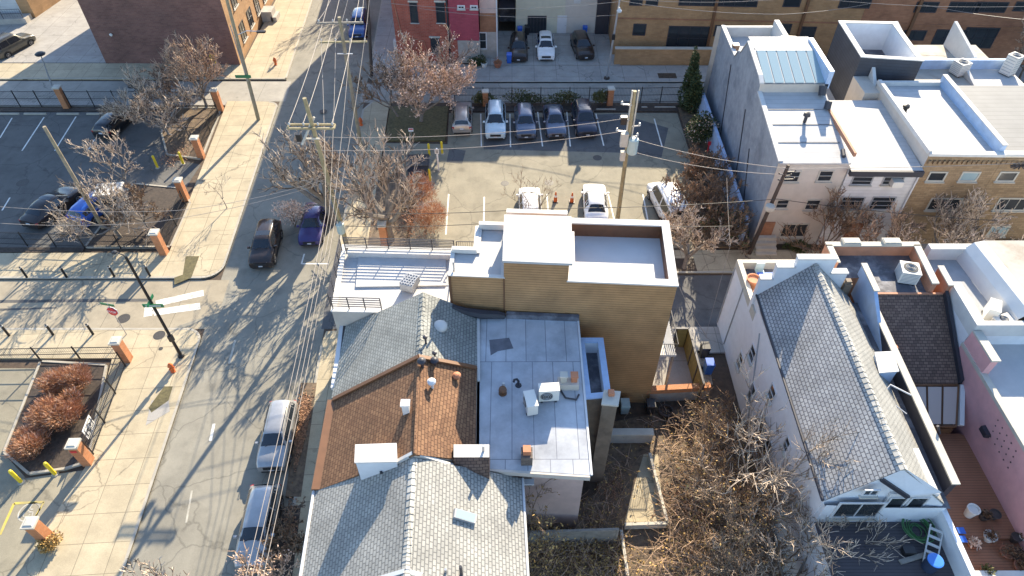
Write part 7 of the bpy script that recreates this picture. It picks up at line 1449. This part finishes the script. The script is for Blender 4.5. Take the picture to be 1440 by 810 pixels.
for px, py, z, r, h, m, pl, l in ((1361, 724, 3.25, .27, .62, 'pot_white', None, 'tall black and white tub at the front of the red deck'), (1381, 729, 3.25, .22, .34, 'pot_dark', 'leaf_brown', 'dark pot with dead plant, left of two on the red deck'), (1395, 727, 3.25, .24, .36, 'pot_dark', None, 'round dark empty pot, right of two on the red deck'), (1388, 758, 3.07, .28, .36, 'pot_white', 'leaf_brown', 'white round pot with brown soil on the lower red step'), (1365, 768, 2.95, .24, .3, 'terracotta_pot', 'leaf_tan', 'terracotta pot beside the loose boards'), (1424, 760, 3.07, .22, .4, 'pot_dark', None, 'dark pot against the pink wall'), (1434, 742, 3.07, .22, .45, 'pot_white', None, 'grey tall pot against the pink wall'), (1436, 760, 3.07, .24, .4, 'pot_white', 'leaf_brown', 'grey pot with dead plant by the pink wall'), (1412, 780, 2.95, .3, .3, 'terracotta_pot', 'leaf_brown', 'wide brown pot with withered plant on the patio'), (1428, 784, 2.95, .32, .32, 'pot_dark', 'leaf_brown', 'wide dark pot with withered plant on the patio'), (1432, 800, 2.95, .3, .3, 'terracotta_pot', 'leaf_brown', 'brown pot next to the wide dark pot on the patio'), (1384, 806, 2.95, .25, .3, 'terracotta_pot', 'leaf_olive', 'small pot with olive plant by the long white window box'), (1345, 806, 2.95, .25, .3, 'pot_dark', 'leaf_gold', 'dark pot with golden plant by the white parapet')): pot(l, G(px, py, z), r, h, m, pl, px)
pot('terracotta strawberry pot on the white house terrace', G(1056, 403, 5.26), .38, .7, 'clay'); pot('small tan pot beside the strawberry pot', G(1061, 418, 5.26), .2, .5, 'terracotta')
t = thing('storage_box', 'blue lidded box on the white house terrace', 'box', G(1074, 396, 5.26)); b = MB(); b.box((0, 0, .22), (.85, .5, .44)); b.build('box', MT['plastic_blue'], t); b = MB(); b.box((0, 0, .47), (.9, .55, .06)); b.build('lid', MT['plastic_blue'], t)
t = thing('garden_chair', 'grey-green folded chair beside the blue box on the terrace', 'chair', G(1066, 390, 5.26)); b = MB(); b.box((0, 0, .42), (.5, .5, .06)); b.build('seat', MT['transformer'], t); b = MB(); b.box((0, .25, .68), (.5, .05, .5)); b.build('backrest', MT['transformer'], t)
for sx in (-.2, .2):
    for sy in (-.2, .2): b = MB(); b.tube([(sx, sy, 0), (sx, sy, .4)], .02, 6); b.build('leg', MT['galvanised'], t)
# dark terrace things
zk = 5.0
t = thing('barrel', 'blue drum with bright blue lid on the dark roof terrace', 'barrel', G(1305, 798, zk)); b = MB(); b.lathe((0, 0, 0), [(.28, 0), (.30, .3), (.30, .7)], 20); b.build('body', MT['navy_steel'], t); b = MB(); b.lathe((0, 0, .7), [(.32, 0), (.32, .05), (.27, .06), (.05, .07)], 20); mk('lid_blue', plain, (.06, .24, .72), rough=.4); b.build('lid', MT['lid_blue'], t)
t = thing('hose_reel', 'loose pile of green garden hose in the terrace corner', 'hose', G(1288, 745, zk)); b = MB(); rg = random.Random(5)
for k in range(9):
    r = .25+.05*k; c = V((rg.gauss(0, .06), rg.gauss(0, .06), .04+.03*k)); b.tube([c+V((math.cos(a*.4)*r, math.sin(a*.4)*r*1.1, .03*math.sin(a*1.3+k))) for a in range(17)], .022, 5)
b.build('coil', MT['plastic_green'], t)
t = thing('stepladder', 'white stepladder lying open on the dark terrace', 'ladder', G(1308, 770, zk), R(62)); b = MB()
for s in (-.25, .25): b.bar((-.9, s, .12), (.8, s, .5), .05, .07)
b.build('side_rail', MT['coping_white'], t)
for i in range(5): f = (i+.5)/5; b = MB(); b.box((-.9+1.7*f, 0, .13+.38*f), (.12, .5, .04)); b.build('step', MT['coping_white'], t)
t = thing('garden_tool_heap', 'heap of dark tools and boards on the dark terrace floor', 'clutter', G(1290, 788, zk)); b = MB(); b.bar((-.8, -.1, .05), (.7, .3, .07), .2, .06); b.build('plank', MT['wood_weathered'], t); b = MB(); b.box((-.3, .35, .14), (.5, .3, .28)); b.build('toolbox', MT['black_plastic'], t); b = MB(); b.box((.45, -.15, .12), (.3, .3, .22)); b.build('tub', MT['pot_dark'], t)
for px, py, l in ((1345, 752, 'blue canvas stool by the white parapet, farther one'), (1347, 764, 'blue canvas stool by the white parapet, nearer one')):
    t = thing('stool', l, 'stool', G(px, py, 2.95)); b = MB(); b.box((0, 0, .45), (.34, .3, .05)); b.build('seat', MT['plastic_blue'], t)
    for s in (-1, 1): b = MB(); b.bar((s*.14, -.12, 0), (-s*.14, .12, .43), .03, .03); b.build('leg', MT['galvanised'], t)
for k, (px, py, a, l) in enumerate(((1376, 768, 70, 'long weathered board leaning out across the patio, left'), (1381, 775, 62, 'weathered board lying beside the other on the patio'), (1362, 752, 20, 'grey square board on the patio by the stools'))):
    t = thing('loose_board', l, 'board', G(px, py, 2.97), R(a)); b = MB(); b.box((0, 0, .04), (1.3-.35*(k == 2), .22+.35*(k == 2), .05)); b.build('board', MT['wood_weathered'], t)
t = thing('planter_box', 'long white window box of plants at the end of the patio', 'planter', G(1402, 812, 2.95)); b = MB(); b.box((0, 0, .2), (2.6, .3, .4)); b.build('box', MT['coping_white'], t)
# tyres and tubs at the back of the garden
for px, py, l in ((948, 595, 'dark round tub among the brambles, right'), (935, 582, 'dark round tub among the brambles, left')):
    t = thing('tub', l, 'tub', G(px, py, .1)); b = MB(); b.lathe((0, 0, 0), [(.36, 0), (.42, .4), (.36, .42), (.33, .1), (.02, .08)], 18); b.build('shell', MT['pot_dark'], t)
bin_('grey-blue bin behind the tan building', G(877, 578, .1), 'transformer', .95); bin_('black bin with pale lid behind the tan building', G(913, 578, .1), 'black_plastic', .9)
